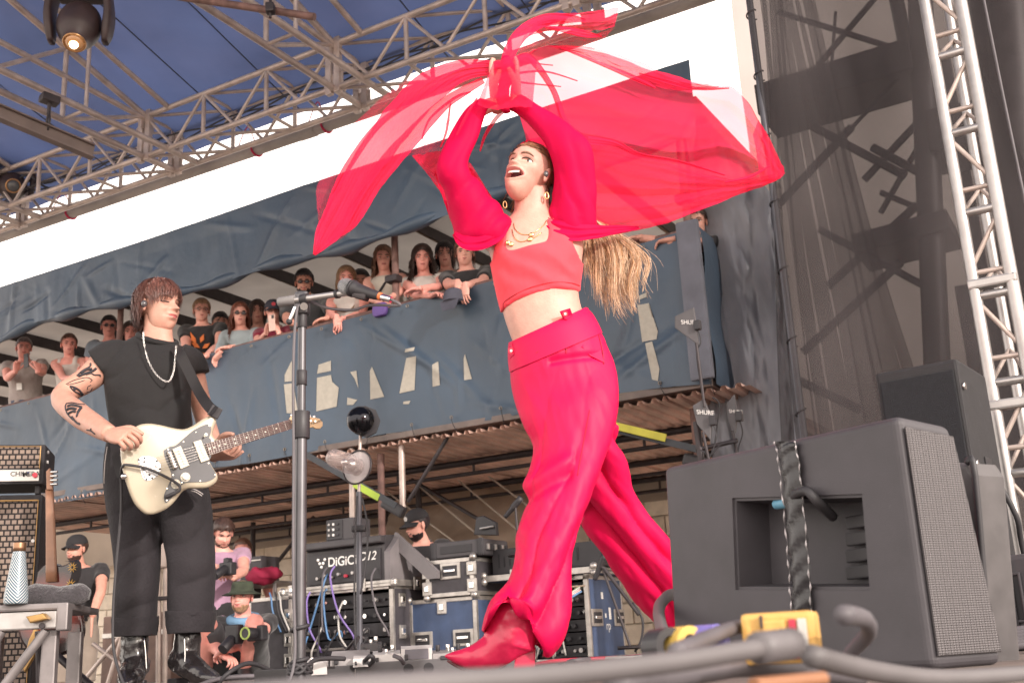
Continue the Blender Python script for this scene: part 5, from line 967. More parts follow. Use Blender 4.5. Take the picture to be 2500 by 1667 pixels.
def head_surf(D, smile=0., opn=0., jaw=1.0, nose=1.0):
    """D: unit directions (n,3) from the head's centre -> surface points, unit = head height; x right, y face, z up"""
    def ell(c, r):
        A = (D / r) ** 2; a = A.sum(1); b = -2 * (D * (np.array(c) / np.array(r) ** 2)).sum(1); cc = ((np.array(c) / np.array(r)) ** 2).sum() - 1
        return (-b + np.sqrt(np.maximum(b * b - 4 * a * cc, 0))) / (2 * a)
    d1 = ell((0, -.06, .13), np.array((.325, .41, .37))); d2 = ell((0, .10, -.17 - .012 * opn), np.array((.255 * jaw, .27, .33 + .012 * opn)))
    Pn = D * ((d1 ** 12 + d2 ** 12) ** (1 / 12))[:, None]
    X, Y, Z = Pn[:, 0], Pn[:, 1], Pn[:, 2]; fr = sstep(.02, .18, Y)
    G = lambda x0, z0, sx, sz: np.exp(-((X - x0) / sx) ** 2 - ((Z - z0) / sz) ** 2)
    S = lambda x0, z0, sx, sz: G(x0, z0, sx, sz) + G(-x0, z0, sx, sz)
    t = np.clip((.09 - Z) / .18, 0, 1); am = (.018 + .10 * t ** 1.3) * np.where(Z > -.095, sstep(.16, .06, Z), np.exp(-((Z + .095) / .026) ** 2)) * nose
    dy = am * np.exp(-(X / (.034 + .022 * t)) ** 2) + .035 * S(.055, -.085, .03, .028)
    dy += -.058 * S(.135, .035, .085, .052) + .022 * S(.13, .105, .10, .035) + (.02 + .035 * smile) * S(.185, -.10 + .02 * smile, .085, .075)
    dy += .03 * G(0, -.195, .085, .018) + .032 * G(0, -.258, .075, .02) - .03 * G(0, -.228, .10 + .03 * smile, .010) + .02 * G(0, -.22, .12, .09) + .03 * G(0, -.43, .09, .06) - .02 * G(0, -.31, .08, .03)
    dy += -.02 * smile * S(.155, -.19, .025, .06)
    mz = -.25
    mm = ((X / (.145 + .01 * smile)) ** 2 + ((Z - mz - .9 * X * X) / .085) ** 2)
    if opn: dy += -.14 * opn * sstep(1.0, .55, mm) + .022 * opn * np.exp(-((np.sqrt(mm) - 1.12) / .14) ** 2)
    Pn = Pn.copy(); Pn[:, 1] += dy * fr
    return Pn, mm, fr
def frame_m(c, face, up=Zv):
    f = Vector(face).normalized(); x = f.cross(Vector(up)).normalized(); z = x.cross(f); return Matrix(((x.x, f.x, z.x, c[0]), (x.y, f.y, z.y, c[1]), (x.z, f.z, z.z, c[2]), (0, 0, 0, 1)))
def dirs(nu, nv):
    th = np.linspace(0.0, math.pi, nv + 1); ph = np.arange(nu) * 2 * math.pi / nu
    T, Q = np.meshgrid(th, ph, indexing='ij'); T = T + 0 * Q
    D = np.stack([np.sin(T) * np.sin(Q), np.sin(T) * np.cos(Q), np.cos(T)], -1).reshape(-1, 3)
    F = [(j * nu + i, (j + 1) * nu + i, (j + 1) * nu + (i + 1) % nu, j * nu + (i + 1) % nu) for j in range(nv) for i in range(nu)]
    return D, F
class Head:
    def __init__(s, M_, H, nu=56, nv=44, **kw):
        s.M = M_; s.H = H; s.kw = kw; D, s.F = dirs(nu, nv); s.P, s.mm, s.fr = head_surf(D, **kw); s.D = D; s.nu, s.nv = nu, nv
        X, Z = s.P[:, 0], s.P[:, 2]; opn = kw.get('opn', 0)
        lipm = ((X / .11) ** 2 + ((Z + .228) / .042) ** 2 < 1) & (s.fr > .5)
        if opn: lipm = (s.mm < 1.25) & (s.fr > .5)
        inm = (s.mm < .80) & (s.fr > .5) if opn else np.zeros(len(X), bool)
        s.mi = [2 if all(inm[i] for i in f) else (1 if sum(lipm[i] for i in f) >= 3 else 0) for f in s.F]
    def w(s, p): return s.M @ (Vector(p) * s.H)
    def at(s, x, z):      # the face's surface in front of (x, z)
        d = (s.P[:, 0] - x) ** 2 + (s.P[:, 2] - z) ** 2 + (s.P[:, 1] < 0) * 9; i = int(np.argmin(d)); return s.P[i, 1]
    def rad(s, D): return np.linalg.norm(head_surf(D, **s.kw)[0], axis=1)
    def verts(s): return [s.w(p) for p in s.P]
    def ears(s):
        out = []
        for sg in (-1, 1):
            V, F = sphere(Vector((sg * .335, -.04, -.02)), (.035, .075, .13), 12, 10, (Vector((.95, -.25 * sg, 0)), Vector((.25 * sg, .95, .1)), Vector((0, -.15, 1)))); 
            out.append(([s.w(p) for p in V], F))
        return join(*out)
    def face_parts(s, par, gaze=(0, 0), brow=HB, lid=.0, closed=False):
        for sg in (-1, 1):
            y = s.at(sg * .135, .035); c = Vector((sg * .135, y - .030, .036)); a = s.M.to_3x3(); ax = (a @ Vector((1, 0, 0)), a @ Vector((0, 1, 0)), a @ Vector((0, 0, 1)))
            if not closed:
                V, F = sphere(s.w(c), (.064 * s.H, .055 * s.H, .032 * s.H), 14, 10, ax); e = ob('eye', V, F, EYEW, par, True)
                V, F = sphere(s.w(c + Vector((gaze[0] * .03, .036, gaze[1] * .01))), (.026 * s.H, .024 * s.H, .026 * s.H), 12, 8, ax); ob('iris', V, F, IRIS, e, True)
            zt = .068 if not closed else .040
            pts = [s.w((sg * x, s.at(sg * x, z) + .014, z)) for x, z in ((.07, .038 if not closed else .030), (.10, zt - .006), (.135, zt), (.175, zt - .008), (.205, .035))]
            pipe('eyelid_line', pts, .0042 * s.H / .23 * (.42 if not closed else .55), LASH, par, 5, 3)
            pts = [s.w((sg * x, s.at(sg * x, z) + .010, z)) for x, z in ((.055, .108), (.11, .128), (.17, .128), (.22, .105))]
            V, F = sweep(pts, [.0028 * s.H / .23, .0042 * s.H / .23, .0036 * s.H / .23, .001], 6, 3); ob('eyebrow', V, F, brow, par, True)
    def scalp(s, lift=.045, fringe=.27, side=.0, nape=-.30, mat=None, par=None, lump=.02):
        """close hair cap"""
        P_ = s.P; line = np.interp(P_[:, 1], [-.45, -.2, 0, .1, .2, .33], [nape, nape + .04, side, side + .12, fringe - .06, fringe])
        keep = P_[:, 2] > line + .012 * np.sin(P_[:, 0] * 60); idx = {}
        edge = np.clip((P_[:, 2] - line) / .10, 0.15, 1)
        V = []; F = []
        for f in s.F:
            if all(keep[i] for i in f):
                for i in f:
                    if i not in idx:
                        d = s.D[i]; l = 1 + (lift * edge[i] ** .5 * (1 + lump * 18 * fbm(Vector(P_[i]) * 1.0, 5))) / np.linalg.norm(P_[i]); idx[i] = len(V); V.append(s.w(P_[i] * l))
                F.append(tuple(idx[i] for i in f))
        return ob('hair', V, F, mat, par, True)
    def strands(s, n, length, mat, par, seed=1, bangs=0., part=0.0, wave=.02, width=.022, fringe=.27, side=.0, nape=-.30, lift=.05, flare=.0, back=0., name='hair_strands'):
        rnd = np.random.RandomState(seed); D, _ = dirs(40, 30); P_, _, _ = head_surf(D, **s.kw)
        line = np.interp(P_[:, 1], [-.45, -.2, 0, .1, .2, .33], [nape, nape + .04, side, side + .12, fringe - .06, fringe]); ok = np.where(P_[:, 2] > line)[0]
        ii = rnd.choice(ok, n); p = P_[ii]; p = p * (1 + lift / np.linalg.norm(p, axis=1))[:, None] + rnd.normal(0, .012, (n, 3)); L = length * rnd.uniform(.72, 1.12, n)
        front = p[:, 1] > .1
        if bangs: L = np.where(front, np.minimum(L, bangs * rnd.uniform(.7, 1.1, n)), L)
        ns = max(8, min(18, int(length / .075))); st = (L / ns)[:, None]; ph = rnd.uniform(0, 6.28, n); lf = lift * rnd.uniform(.5, 1.5, n); sg = np.where(p[:, 0] > part, 1., -1.); fwd = rnd.uniform(-.15, .22, n); Q = [p.copy()]
        for j in range(ns):
            nrm = p / np.linalg.norm(p, axis=1)[:, None]; top = (p[:, 2] > .0)[:, None]
            gt = np.stack([sg * .45, np.where((bangs > 0) & (p[:, 1] > .02), .6, -.25 - back), np.full(n, -.45 - 1.2 * j / ns)], 1); gl = np.stack([flare * sg, fwd, np.full(n, -1.)], 1)
            g = np.where(top, gt, gl); tg = g - nrm * (g * nrm).sum(1)[:, None]; g = np.where((p[:, 2] > .02)[:, None], tg, g); g = g / (np.linalg.norm(g, axis=1)[:, None] + 1e-9)
            p = p + g * st + np.stack([np.sin(ph + j * 1.1), np.cos(ph + j * 1.4), 0 * ph], 1) * wave * (j / ns)
            d = p / np.linalg.norm(p, axis=1)[:, None]; r = s.rad(d) + lf * .8; nl = np.linalg.norm(p, axis=1); fix = ((p[:, 2] > -.45) & (nl < r)) | ((p[:, 2] > .0) & (nl > r + .02)); p = np.where(fix[:, None], d * r[:, None], p); Q.append(p.copy())
        Q = np.array(Q); V = []; F = []; R3 = np.array(s.M.to_3x3()) * s.H; T0 = np.array(s.M.translation); m = ns + 1
        o = Q / (np.linalg.norm(Q, axis=2)[..., None] + 1e-9); t = np.empty_like(Q); t[1:-1] = Q[2:] - Q[:-2]; t[0] = Q[1] - Q[0]; t[-1] = Q[-1] - Q[-2]
        sd = np.cross(t, o); sd /= np.linalg.norm(sd, axis=2)[..., None] + 1e-9; w_ = (width * (1 - .8 * (np.arange(m) / ns) ** 2) * .5)[:, None, None]
        A = np.stack([Q - sd * w_, Q + sd * w_, Q + o * w_ * .5], 2)      # m, n, 3, 3
        A = A.transpose(1, 0, 2, 3).reshape(-1, 3) @ R3.T + T0
        for k in range(n):
            for j in range(ns): a = (k * m + j) * 3; F += [(a, a + 3, a + 5, a + 2), (a + 2, a + 5, a + 4, a + 1)]
        return ob(name, A, F, mat, par, True)
def hand(wr, d, pn, thumb_side, size=.18, curl=(.25, .3, .25), spread=.10, mirror=1, tcurl=.3):
    """wrist, finger direction, palm normal, vector towards the thumb side -> one hand of palm and five fingers"""
    d = Vector(d).normalized(); pn = (Vector(pn) - d * Vector(pn).dot(d)).normalized(); s = d.cross(pn).normalized()
    if s.dot(Vector(thumb_side)) < 0: s = -s
    k = size / .18; parts = []
    R = [(wr - d * .03 * k, s * .026 * k, pn * .020 * k), (wr, s * .027 * k, pn * .020 * k), (wr + d * .03 * k, s * .038 * k, pn * .019 * k), (wr + d * .07 * k, s * .043 * k, pn * .016 * k), (wr + d * .092 * k, s * .041 * k, pn * .012 * k)]
    parts.append(loft(R, 16, 3, .8))
    for i, (off, L) in enumerate(((.031, .070), (.0105, .080), (-.0105, .074), (-.031, .058))):
        dd = (d + s * off / .031 * spread).normalized(); p = wr + d * (.088 - abs(off - .0105) * .12) * k + s * off * k; pts = [p - d * .02 * k, p]; ang = 0
        for j, fr in enumerate((.45, .31, .24)):
            ang += curl[j] * (1 + .12 * i) * 1.3; q = (dd * math.cos(ang) + pn * math.sin(ang)).normalized(); p = p + q * L * fr * k; pts.append(p)
        parts.append(sweep(pts, [.0098 * k, .0098 * k, .0090 * k, .0080 * k, .0055 * k], 8, 3))
    p = wr + d * .022 * k + s * .030 * k; t1 = (d * .65 + s * .75 + pn * .25).normalized(); t2 = (d * .95 + s * .3 + pn * (.25 + tcurl)).normalized()
    parts.append(sweep([p - t1 * .02 * k, p, p + t1 * .035 * k, p + t1 * .035 * k + t2 * .028 * k, p + t1 * .035 * k + t2 * .052 * k], [.013 * k, .0135 * k, .0115 * k, .0105 * k, .006 * k], 8, 3))
    return join(*parts)
def ik(a, b, l1, l2, hint):
    a, b = Vector(a), Vector(b); d = b - a; L = d.length
    if L > (l1 + l2) * .985: s_ = L / ((l1 + l2) * .985); l1 *= s_; l2 *= s_
    x = (l1 * l1 - l2 * l2 + L * L) / (2 * L); h = math.sqrt(max(l1 * l1 - x * x, 1e-6)); dn = d.normalized(); hv = Vector(hint) - dn * Vector(hint).dot(dn); hv.normalize(); return a + dn * x + hv * h
def wrinkle(V, amp, sc): return [p + Vector((fbm(p, sc), fbm(p + Vector((7, 3, 1)), sc), .3 * fbm(p + Vector((2, 9, 4)), sc))) * amp for p in V]
def person(label, hc, face, z0, shirt, pants, sk=SK1, hair=None, arms=(None, None), body_dir=None, lean=.12, sleeve=.45, fem=False, smile=.3, H=.228, group='onlookers on the viewing stand', up=Zv, extra=None, legs='stand', hand_curl=((.3, .3, .25), (.3, .3, .25)), palm=None, vox=.013, brow=HB, feet=None, nape=-.30, gaze=(0, 0), bulk=1.0, shoulder_drop=0., tank=False):
    hc = Vector(hc); face = Vector(face).normalized(); f = Vector(body_dir if body_dir is not None else face); f.z = 0; f.normalize(); r = f.cross(Zv)
    S = H / .228; root = thing('person', Vector((hc.x, hc.y, z0)), label, 'person', group)
    hd = Head(frame_m(hc, face, up), H, smile=smile, jaw=.92 if fem else 1.04)
    nb = hc - Zv * .132 * S - f * .035 * S - Vector(hd.M.to_3x3() @ Vector((0, .02, 0))) ; pel = nb - Zv * .50 * S - f * lean
    sw = (.158 if fem else .185) * S * bulk; zc = (nb - pel).normalized(); fx = r.cross(zc)  # fx ~ front
    if fx.dot(f) < 0: fx = -fx
    lv = lambda t: pel + (nb - pel) * t
    W = [(-.16, .13, .10), (0, .165 if fem else .155, .115), (.18, .15 if fem else .155, .108), (.40, .125 if fem else .15, .100), (.68, .145 if fem else .175, .115), (.86, .16 if fem else .185, .10), (.97, .10, .075), (1.0, .062, .06)]
    torso = lambda g=1.0, top=99, g2=0: [(lv(t), r * (a * S * bulk * g + g2), fx * (b * S * bulk * g + g2)) for t, a, b in W[:top]]
    parts = [loft(torso(), 24, 4), sweep([nb - zc * .06, nb, hc - Zv * .04 * S], [.062 * S, .054 * S if fem else .060 * S, .052 * S], 16, 3)]
    hands = []; sleeves = []
    for ai, (sg, tgt) in enumerate(zip((1, -1), arms)):
        sh = lv(.90) + r * sg * sw - Zv * shoulder_drop
        if tgt is None: hp = sh - Zv * .50 * S + f * .08 + r * sg * .08; hint = -f + r * sg * .3
        else: hp, hint = Vector(tgt[0]), Vector(tgt[1])
        el = ik(sh, hp, .285 * S, .26 * S, hint); d = (hp - el).normalized()
        q = .9 if fem else 1.08
        parts.append(sweep([sh - r * sg * .05, sh, lerp(sh, el, .5), el, lerp(el, hp, .35), hp], [.052 * q * S, .054 * q * S, .046 * q * S, .040 * q * S, .039 * q * S, .026 * q * S], 14, 3))
        pn = Vector(palm[ai]) if palm else (-Zv if tgt is not None else -r * sg)
        hdir = d if tgt is None or len(tgt) < 3 else Vector(tgt[2])
        hands.append(hand(hp, hdir, pn, -r * sg if tgt is not None else f, .175 * S * (.92 if fem else 1), hand_curl[ai]))
        sleeves.append((sg, sh, el, hp, q))
    hip = .09 * S
    LG = []
    for k, sg in enumerate((1, -1)):
        hp = pel + r * sg * hip - Zv * .03
        if feet: kn, ft = Vector(feet[k][0]), Vector(feet[k][1])
        else: ft = Vector((pel.x, pel.y, z0 + .08)) + r * sg * .11 + f * .02; kn = lerp(hp, ft, .5) + f * .02
        parts.append(sweep([hp, lerp(hp, kn, .5), kn, lerp(kn, ft, .4), ft], [.088 * S, .076 * S, .056 * S, .056 * S, .038 * S], 14, 3)); fd = f if not feet else (f * .9 + r * sg * .3).normalized()
        LG.append((hp, kn, ft, fd))
    V, F = remesh(*join(*parts), vox, 3); n0 = len(F)
    HV, HF = hd.verts(), hd.F; V2, F2 = join((V, F), (HV, HF), hd.ears(), *hands)
    mi = [0] * n0 + hd.mi + [0] * (len(F2) - n0 - len(HF)); ob('body', V2, F2, [sk, LIP, MOUTH], root, True, mi)
    hd.face_parts(root, gaze, brow)
    # clothes
    cl = [loft(torso(1.0, 7, .012), 24, 4), ] if not tank else [loft(torso(1.0, 6, .010), 24, 4)]
    for sg, sh, el, hp, q in sleeves:
        if sleeve > 0 and not tank:
            if sleeve <= 1: e = lerp(sh, el, sleeve); cl.append(sweep([sh - r * sg * .06, sh, lerp(sh, e, .6), e], [.056 * S * q, .062 * S * q, .059 * S * q, .058 * S * q], 16, 3))
            else: e = lerp(el, hp, sleeve - 1); cl.append(sweep([sh - r * sg * .06, sh, lerp(sh, el, .5), el, e], [.056 * S * q, .062 * S * q, .054 * S * q, .049 * S * q, .038 * S * q], 16, 3))
    if tank:
        for sg in (-1, 1): cl.append(sweep([lv(.80) + r * sg * .085 * S + fx * .09 * S, lv(.93) + r * sg * .085 * S + fx * .055 * S, lv(.985) + r * sg * .08 * S, lv(.9) + r * sg * .085 * S - fx * .075 * S], .026 * S, 8, 4))
    V, F = remesh(*join(*cl), vox * .9, 3); V = wrinkle(V, .010, 9); sb = ob('shirt', V, F, shirt, root, True)
    if not tank: V, F = sweep([nb + (r * math.cos(a) * .068 + fx * math.sin(a) * .066) * S + zc * (-.012 - .022 * math.sin(a)) for a in np.linspace(0, 2 * math.pi, 16)], .011 * S, 8, 2); ob('collar', V, F, shirt, root, True)
    pp = [loft(torso(1.02, 3, .010), 24, 3)]; short = legs in ('shorts', 'squat_shorts')
    for hp, kn, ft, fd in LG: pp.append(sweep([hp, lerp(hp, kn, .5), lerp(hp, kn, .85) if short else kn] + ([] if short else [lerp(kn, ft, .5), lerp(kn, ft, .93)]), [.105 * S, .095 * S, .088 * S] + ([] if short else [.066 * S, .062 * S]), 16, 3))
    if short: pp = pp[:1] + [sweep([hp, lerp(hp, kn, .5), lerp(hp, kn, .85)], [.105 * S, .096 * S, .090 * S], 16, 3) for hp, kn, ft, fd in LG]
    V, F = remesh(*join(*pp), vox, 3); ob('trousers', wrinkle(V, .010, 8), F, pants, root, True)
    for hp, kn, ft, fd in LG:
        z = z0; b = Vector((ft.x, ft.y, z)); V, F = loft([(b + Zv * .09 - fd * .03, r * .045, fd * .05), (b + Zv * .05 + fd * .0, r * .045, fd * .09), (b + Zv * .022 + fd * .06, r * .046, fd * .13), (b + Zv * .002 + fd * .06, r * .045, fd * .13)], 18, 3); ob('shoe', V, F, BLK, root, True)
    if hair:
        hm = hair.get('mat', HB)
        if hair.get('cap', 1): hd.scalp(mat=hm, par=root, lift=hair.get('lift', .05) + .015, fringe=hair.get('fringe', .27), nape=hair.get('nape', -.30), side=hair.get('side', 0))
        if hair.get('n', 0): hd.strands(hair['n'], hair['L'], hm, root, seed=hair.get('seed', len(label)), bangs=hair.get('bangs', 0), wave=hair.get('wave', .02), flare=hair.get('flare', 0), lift=hair.get('lift', .05), part=hair.get('part', 0), nape=hair.get('nape', -.3), fringe=hair.get('fringe', .27), width=hair.get('width', .03))
    if hair and hair.get('beard'):
        P_ = hd.P; keep = (P_[:, 2] < -.16 - .25 * np.abs(P_[:, 0]) * 0) & (P_[:, 1] > -.02) & ~((np.abs(P_[:, 0]) < .10) & (P_[:, 2] > -.285) & (P_[:, 2] < -.20)) & ~((np.abs(P_[:, 0]) > .12) & (P_[:, 2] > -.22)); ids = {}; V = []; F = []
        for fc in hd.F:
            if all(keep[i] for i in fc):
                for i in fc:
                    if i not in ids: ids[i] = len(V); V.append(hd.w(P_[i] * (1 + hair['beard'] / np.linalg.norm(P_[i]) * (1 + .4 * fbm(Vector(P_[i]), 25)))))
                F.append(tuple(ids[i] for i in fc))
        ob('beard', V, F, hm, root, True)
    root_x = dict(root=root, hd=hd, lv=lv, r=r, f=f, fx=fx, S=S, zc=zc)
    if extra: extra(root_x)
    return root_x
def glasses(x, dark=True, thin=False):
    hd, root = x['hd'], x['root']; m = M('dark_lens_glass', (.02, .018, .02), .12, coat=.5) if dark else None; fr_ = M('spectacle_frame', (.10, .04, .045), .4) if not dark else BLK
    y = hd.at(0, .06) + .035
    for sg in (-1, 1):
        c = Vector((sg * .135, y + .02, .03)); ring = [hd.w(c + Vector((.085 * math.cos(a), -.012 * abs(math.cos(a)), .058 * math.sin(a)))) for a in np.linspace(0, 2 * math.pi, 16)]
        if dark: V, F = prism([p for p in ring[:-1]], hd.M.to_3x3() @ Vector((0, 1, 0)), .004); ob('sunglass_lens', V, F, m, root)
        pipe('glasses_rim', ring, .0032 if dark else .0022, fr_, root, 6, 2)
        pipe('glasses_arm', [hd.w((sg * .215, y, .045)), hd.w((sg * .30, .12, .045)), hd.w((sg * .335, -.02, .04))], .0028, fr_, root, 5, 3)
    pipe('glasses_bridge', [hd.w((-.055, y + .025, .045)), hd.w((0, y + .035, .055)), hd.w((.055, y + .025, .045))], .0028, fr_, root, 5, 3)
def cap(x, mat, badge=None, brim=True, ang=0.0):
    hd, root = x['hd'], x['root']; rot = lambda p: Vector((p[0] * math.cos(ang) - p[1] * math.sin(ang), p[0] * math.sin(ang) + p[1] * math.cos(ang), p[2]))
    V, F = loft([(hd.w(rot((0, -.06, z))), hd.M.to_3x3() @ Vector((a * hd.H, 0, 0)), hd.M.to_3x3() @ Vector((0, b * hd.H, 0))) for z, a, b in ((.17, .365, .435), (.27, .36, .43), (.42, .30, .36), (.53, .17, .2), (.56, .03, .03))], 28, 4); c = ob('cap', V, F, mat, root, True)
    if brim:
        def f(a, b): t = (a - .5) * 2.3; rr = .40 + .30 * b * (math.cos(t) ** .5 if math.cos(t) > 0 else 0); return hd.w(rot((math.sin(t) * (.36 + .02 * b), -.06 + math.cos(t) * (.42 + .30 * b), .19 - .10 * b - .10 * math.sin(t) ** 2)))
        V, F = grid(f, 16, 5); ob('cap_brim', V + [p + hd.M.to_3x3() @ Vector((0, 0, -.004)) for p in V], F + [tuple(i + len(V) for i in reversed(q)) for q in F], mat, root, True)
    if badge: V, F = prism([hd.w(rot((a, .375, .30 + b))) for a, b in ((-.07, -.06), (.07, -.06), (.09, .05), (0, .09), (-.09, .05))], hd.M.to_3x3() @ Vector((0, 1, 0)), .006); ob('cap_badge', V, F, badge, c)
    return c
def clothm(n, c, rough=.85): return M('cloth_' + n, c, rough, 0, .18, 5, bump=.5, bs=16, sheen=.25)
TB = clothm('black', (.022, .02, .022)); TW_ = clothm('white', (.58, .53, .49)); TG = clothm('grey', (.34, .29, .27)); TLB = clothm('pale_blue', (.36, .42, .44)); TMR = clothm('maroon', (.22, .015, .04)); TDK = clothm('charcoal', (.05, .052, .056)); TSL = clothm('slate', (.17, .20, .24)); JEAN = clothm('denim', (.06, .08, .13)); TLIL = clothm('lilac', (.40, .24, .34)); KHK = clothm('khaki', (.26, .21, .17)); ORG = M('orange_print', (.75, .20, .05), .7)
toward = lambda p, dx=0, dz=0: (Vector((CAM.x + dx, CAM.y, 1.2 + dz)) - Vector(p))
def on(px, py, off): return PL(px, py, off)
down = -Zv
def stander(label, px, py, off, dx=0, dz=0, **k):
    hc = on(px, py, off); k.setdefault('shirt', TB); k.setdefault('pants', JEAN); fc = toward(hc, dx, dz).normalized(); bd = Vector((fc.x, fc.y, 0)); k.setdefault('body_dir', (-v * .6 + bd.normalized() * .6))
    sh = k.pop('shirt'); pa = k.pop('pants'); return person(label, hc, fc, DZ, sh, pa, **k)
hrail = lambda px, py, o=-.03: on(px, py, o)
out_ = -v
# phones and caps are held things of their own
def phone(c, face, lab, mat):
    n = Vector(face).normalized(); x = n.cross(Zv).normalized(); z = x.cross(n); t = thing('phone', c, lab, 'phone', 'phones held up to film'); box('phone_body', c, x * .074, n * .009, z * .15, mat, t, .006, 3); box('camera_island', c + n * .006 - x * .016 + z * .052, x * .026, n * .004, z * .03, BLK, t, .004); return t
def print_orange(x):
    for k, (dx, dz, a, l) in enumerate(((0, 0, .6, .09), (.03, .03, 1.2, .13), (-.04, -.01, 2.6, .08), (.03, -.05, -.6, .08), (-.04, -.06, -2.3, .07), (-.02, .05, 2.0, .08))):
        c = x['lv'](.55) + x['fx'] * (.134 * x['S']) + x['r'] * dx + x['zc'] * dz; d = x['r'] * math.cos(a) + x['zc'] * math.sin(a); s_ = x['r'] * -math.sin(a) + x['zc'] * math.cos(a)
        V, F = prism([c - d * .01, c + s_ * .022 + d * l * .4, c + d * l, c - s_ * .022 + d * l * .4], x['fx'], .012); ob('shirt_print', V, F, ORG, x['root'])
# --- left part of the stand
c = on(62, 872, .30)
stander('man in a pale grey tee filming with his phone, far left of the stand', 58, 850, .42, .6, shirt=TG, sk=SK3, hair=dict(mat=hairmat('grey', (.16, .13, .13)), n=120, L=.18, lift=.05), arms=((hrail(38, 905, .18), down + u * .0 - u * .6, Zv + u * .2), (hrail(92, 905, .18), down + u * .6, Zv - u * .2)), palm=(u, -u), smile=.1, bulk=1.08, hand_curl=((.5, .6, .4), (.5, .6, .4)), extra=lambda x: box('lanyard_badge', x['lv'](.45) + x['fx'] * .145, x['r'] * .06, x['fx'] * .004, x['zc'] * .075, WHITEP, x['root'], .002))
phone(hrail(64, 880, .14), -v + Vector((0, 0, -.1)), 'dark phone held up by the man at the far left', BLK)
stander('woman in a white tank top clapping, second from the left on the stand', 168, 842, .40, 1.2, shirt=TW_, sk=SK3, fem=True, smile=1.0, tank=True, hair=dict(mat=HBR, n=140, L=.2, lift=.05, fringe=.30), arms=((hrail(190, 925, .10), down - u * .6, Zv + u * .3), (hrail(203, 920, .12), down + u * .6, Zv + u * .15)), palm=(u, -u), hand_curl=((.05, .1, .1), (.05, .1, .1)))
stander('man with sunglasses and slate shirt behind the guitarist\'s shoulder', 266, 798, .55, .6, shirt=TSL, sk=SK3, smile=.1, hair=dict(mat=HK, n=160, L=.16, lift=.06), extra=lambda x: glasses(x))
stander('dark haired woman half hidden behind the guitarist\'s head', 318, 812, .6, .6, shirt=TG, sk=SK3, fem=True, hair=dict(mat=HB, n=200, L=.8, lift=.05, fringe=.24))
# --- middle
stander('young man in glasses and a black tee with orange print', 492, 758, .30, 1.0, shirt=TB, sk=SK1, smile=.2, H=.222, hair=dict(mat=HBL, n=200, L=.2, lift=.06, bangs=.14), arms=((hrail(478, 878, -.02), down - u, down * .6 + u * .8 - v * .3), (hrail(500, 872, -.05), down + u, down * .5 - u * .8 - v * .3)), brow=HBL, extra=lambda x: (glasses(x, False), print_orange(x)))
stander('person with black hair peering out behind the woman in pale blue', 538, 790, .75, .8, shirt=TB, sk=SK2, hair=dict(mat=HK, n=120, L=.3, lift=.05, fringe=.22))
stander('woman with long auburn hair and sunglasses in a pale blue shirt', 586, 768, .30, .4, shirt=TLB, sk=SK1, fem=True, smile=.8, sleeve=1.75, H=.222, hair=dict(mat=HAU, n=480, L=1.8, wave=.05, flare=.05, lift=.06, width=.035, fringe=.30), arms=((hrail(536, 862, -.04), down - u, down * .7 - u * .7), (hrail(556, 848, .0), down + u, -u)), extra=lambda x: glasses(x))
stander('woman with dark hair and a fringe beside the person filming', 628, 762, .62, .4, shirt=TSL, sk=SK2, fem=True, smile=.5, hair=dict(mat=HB, n=300, L=.95, bangs=.2, lift=.06, fringe=.22))
stander('person in a dark cap, glasses and maroon tee filming with a phone', 667, 762, .34, .2, shirt=TMR, sk=SK1, fem=True, smile=.1, H=.222, hair=dict(mat=HB, n=80, L=.3, lift=.03), arms=((hrail(650, 812, .05), down - u * .7, Zv * .9 + u * .4), (hrail(680, 812, .05), down + u * .7, Zv * .9 - u * .4)), palm=(u, -u), hand_curl=((.5, .6, .4), (.5, .6, .4)), extra=lambda x: (glasses(x, False), cap(x, M('cap_navy', (.035, .035, .05), .8), M('red_badge', (.45, .03, .05)))))
phone(hrail(664, 788, -.02), -v + Vector((0, 0, -.1)), 'rose gold phone held by the person in the dark cap', M('rose_gold', (.55, .38, .32), .3, .4))
stander('bearded man in sunglasses and dark polo shirt leaning on the rail', 742, 690, .34, -.3, -.8, shirt=TDK, sk=SK2, smile=.4, sleeve=.8, hair=dict(mat=HK, n=240, L=.14, lift=.075, beard=.03, side=-.02), arms=((hrail(716, 790, .02), down - u, u * .8 + down * .3), (hrail(800, 778, .05), down + u, -u)), extra=lambda x: glasses(x))
stander('blond woman in a white sleeveless top with one hand over the rail', 846, 682, .30, .3, shirt=TW_, sk=SK3, fem=True, smile=.5, sleeve=.0, hair=dict(mat=HBL, n=400, L=1.05, wave=.03, lift=.06, fringe=.28), arms=((hrail(822, 775, -.02), down - u, down * .9 + u * .3 - v * .2), (hrail(835, 780, .0), down + u, down * .6 - u * .6)), extra=lambda x: pipe('bead_necklace', [x['lv'](.93) + x['r'] * math.sin(a) * .085 + x['fx'] * (.10 + .03 * math.cos(a)) - x['zc'] * (.06 * (1 + math.cos(a))) for a in np.linspace(-2.2, 2.2, 14)], .006, M('wood_beads', (.25, .16, .08)), x['root'], 6, 3))
stander('person with dark curls hidden behind the blond woman', 880, 690, .8, 0, shirt=TB, sk=SK2, hair=dict(mat=HK, n=200, L=.5, wave=.06, lift=.08))
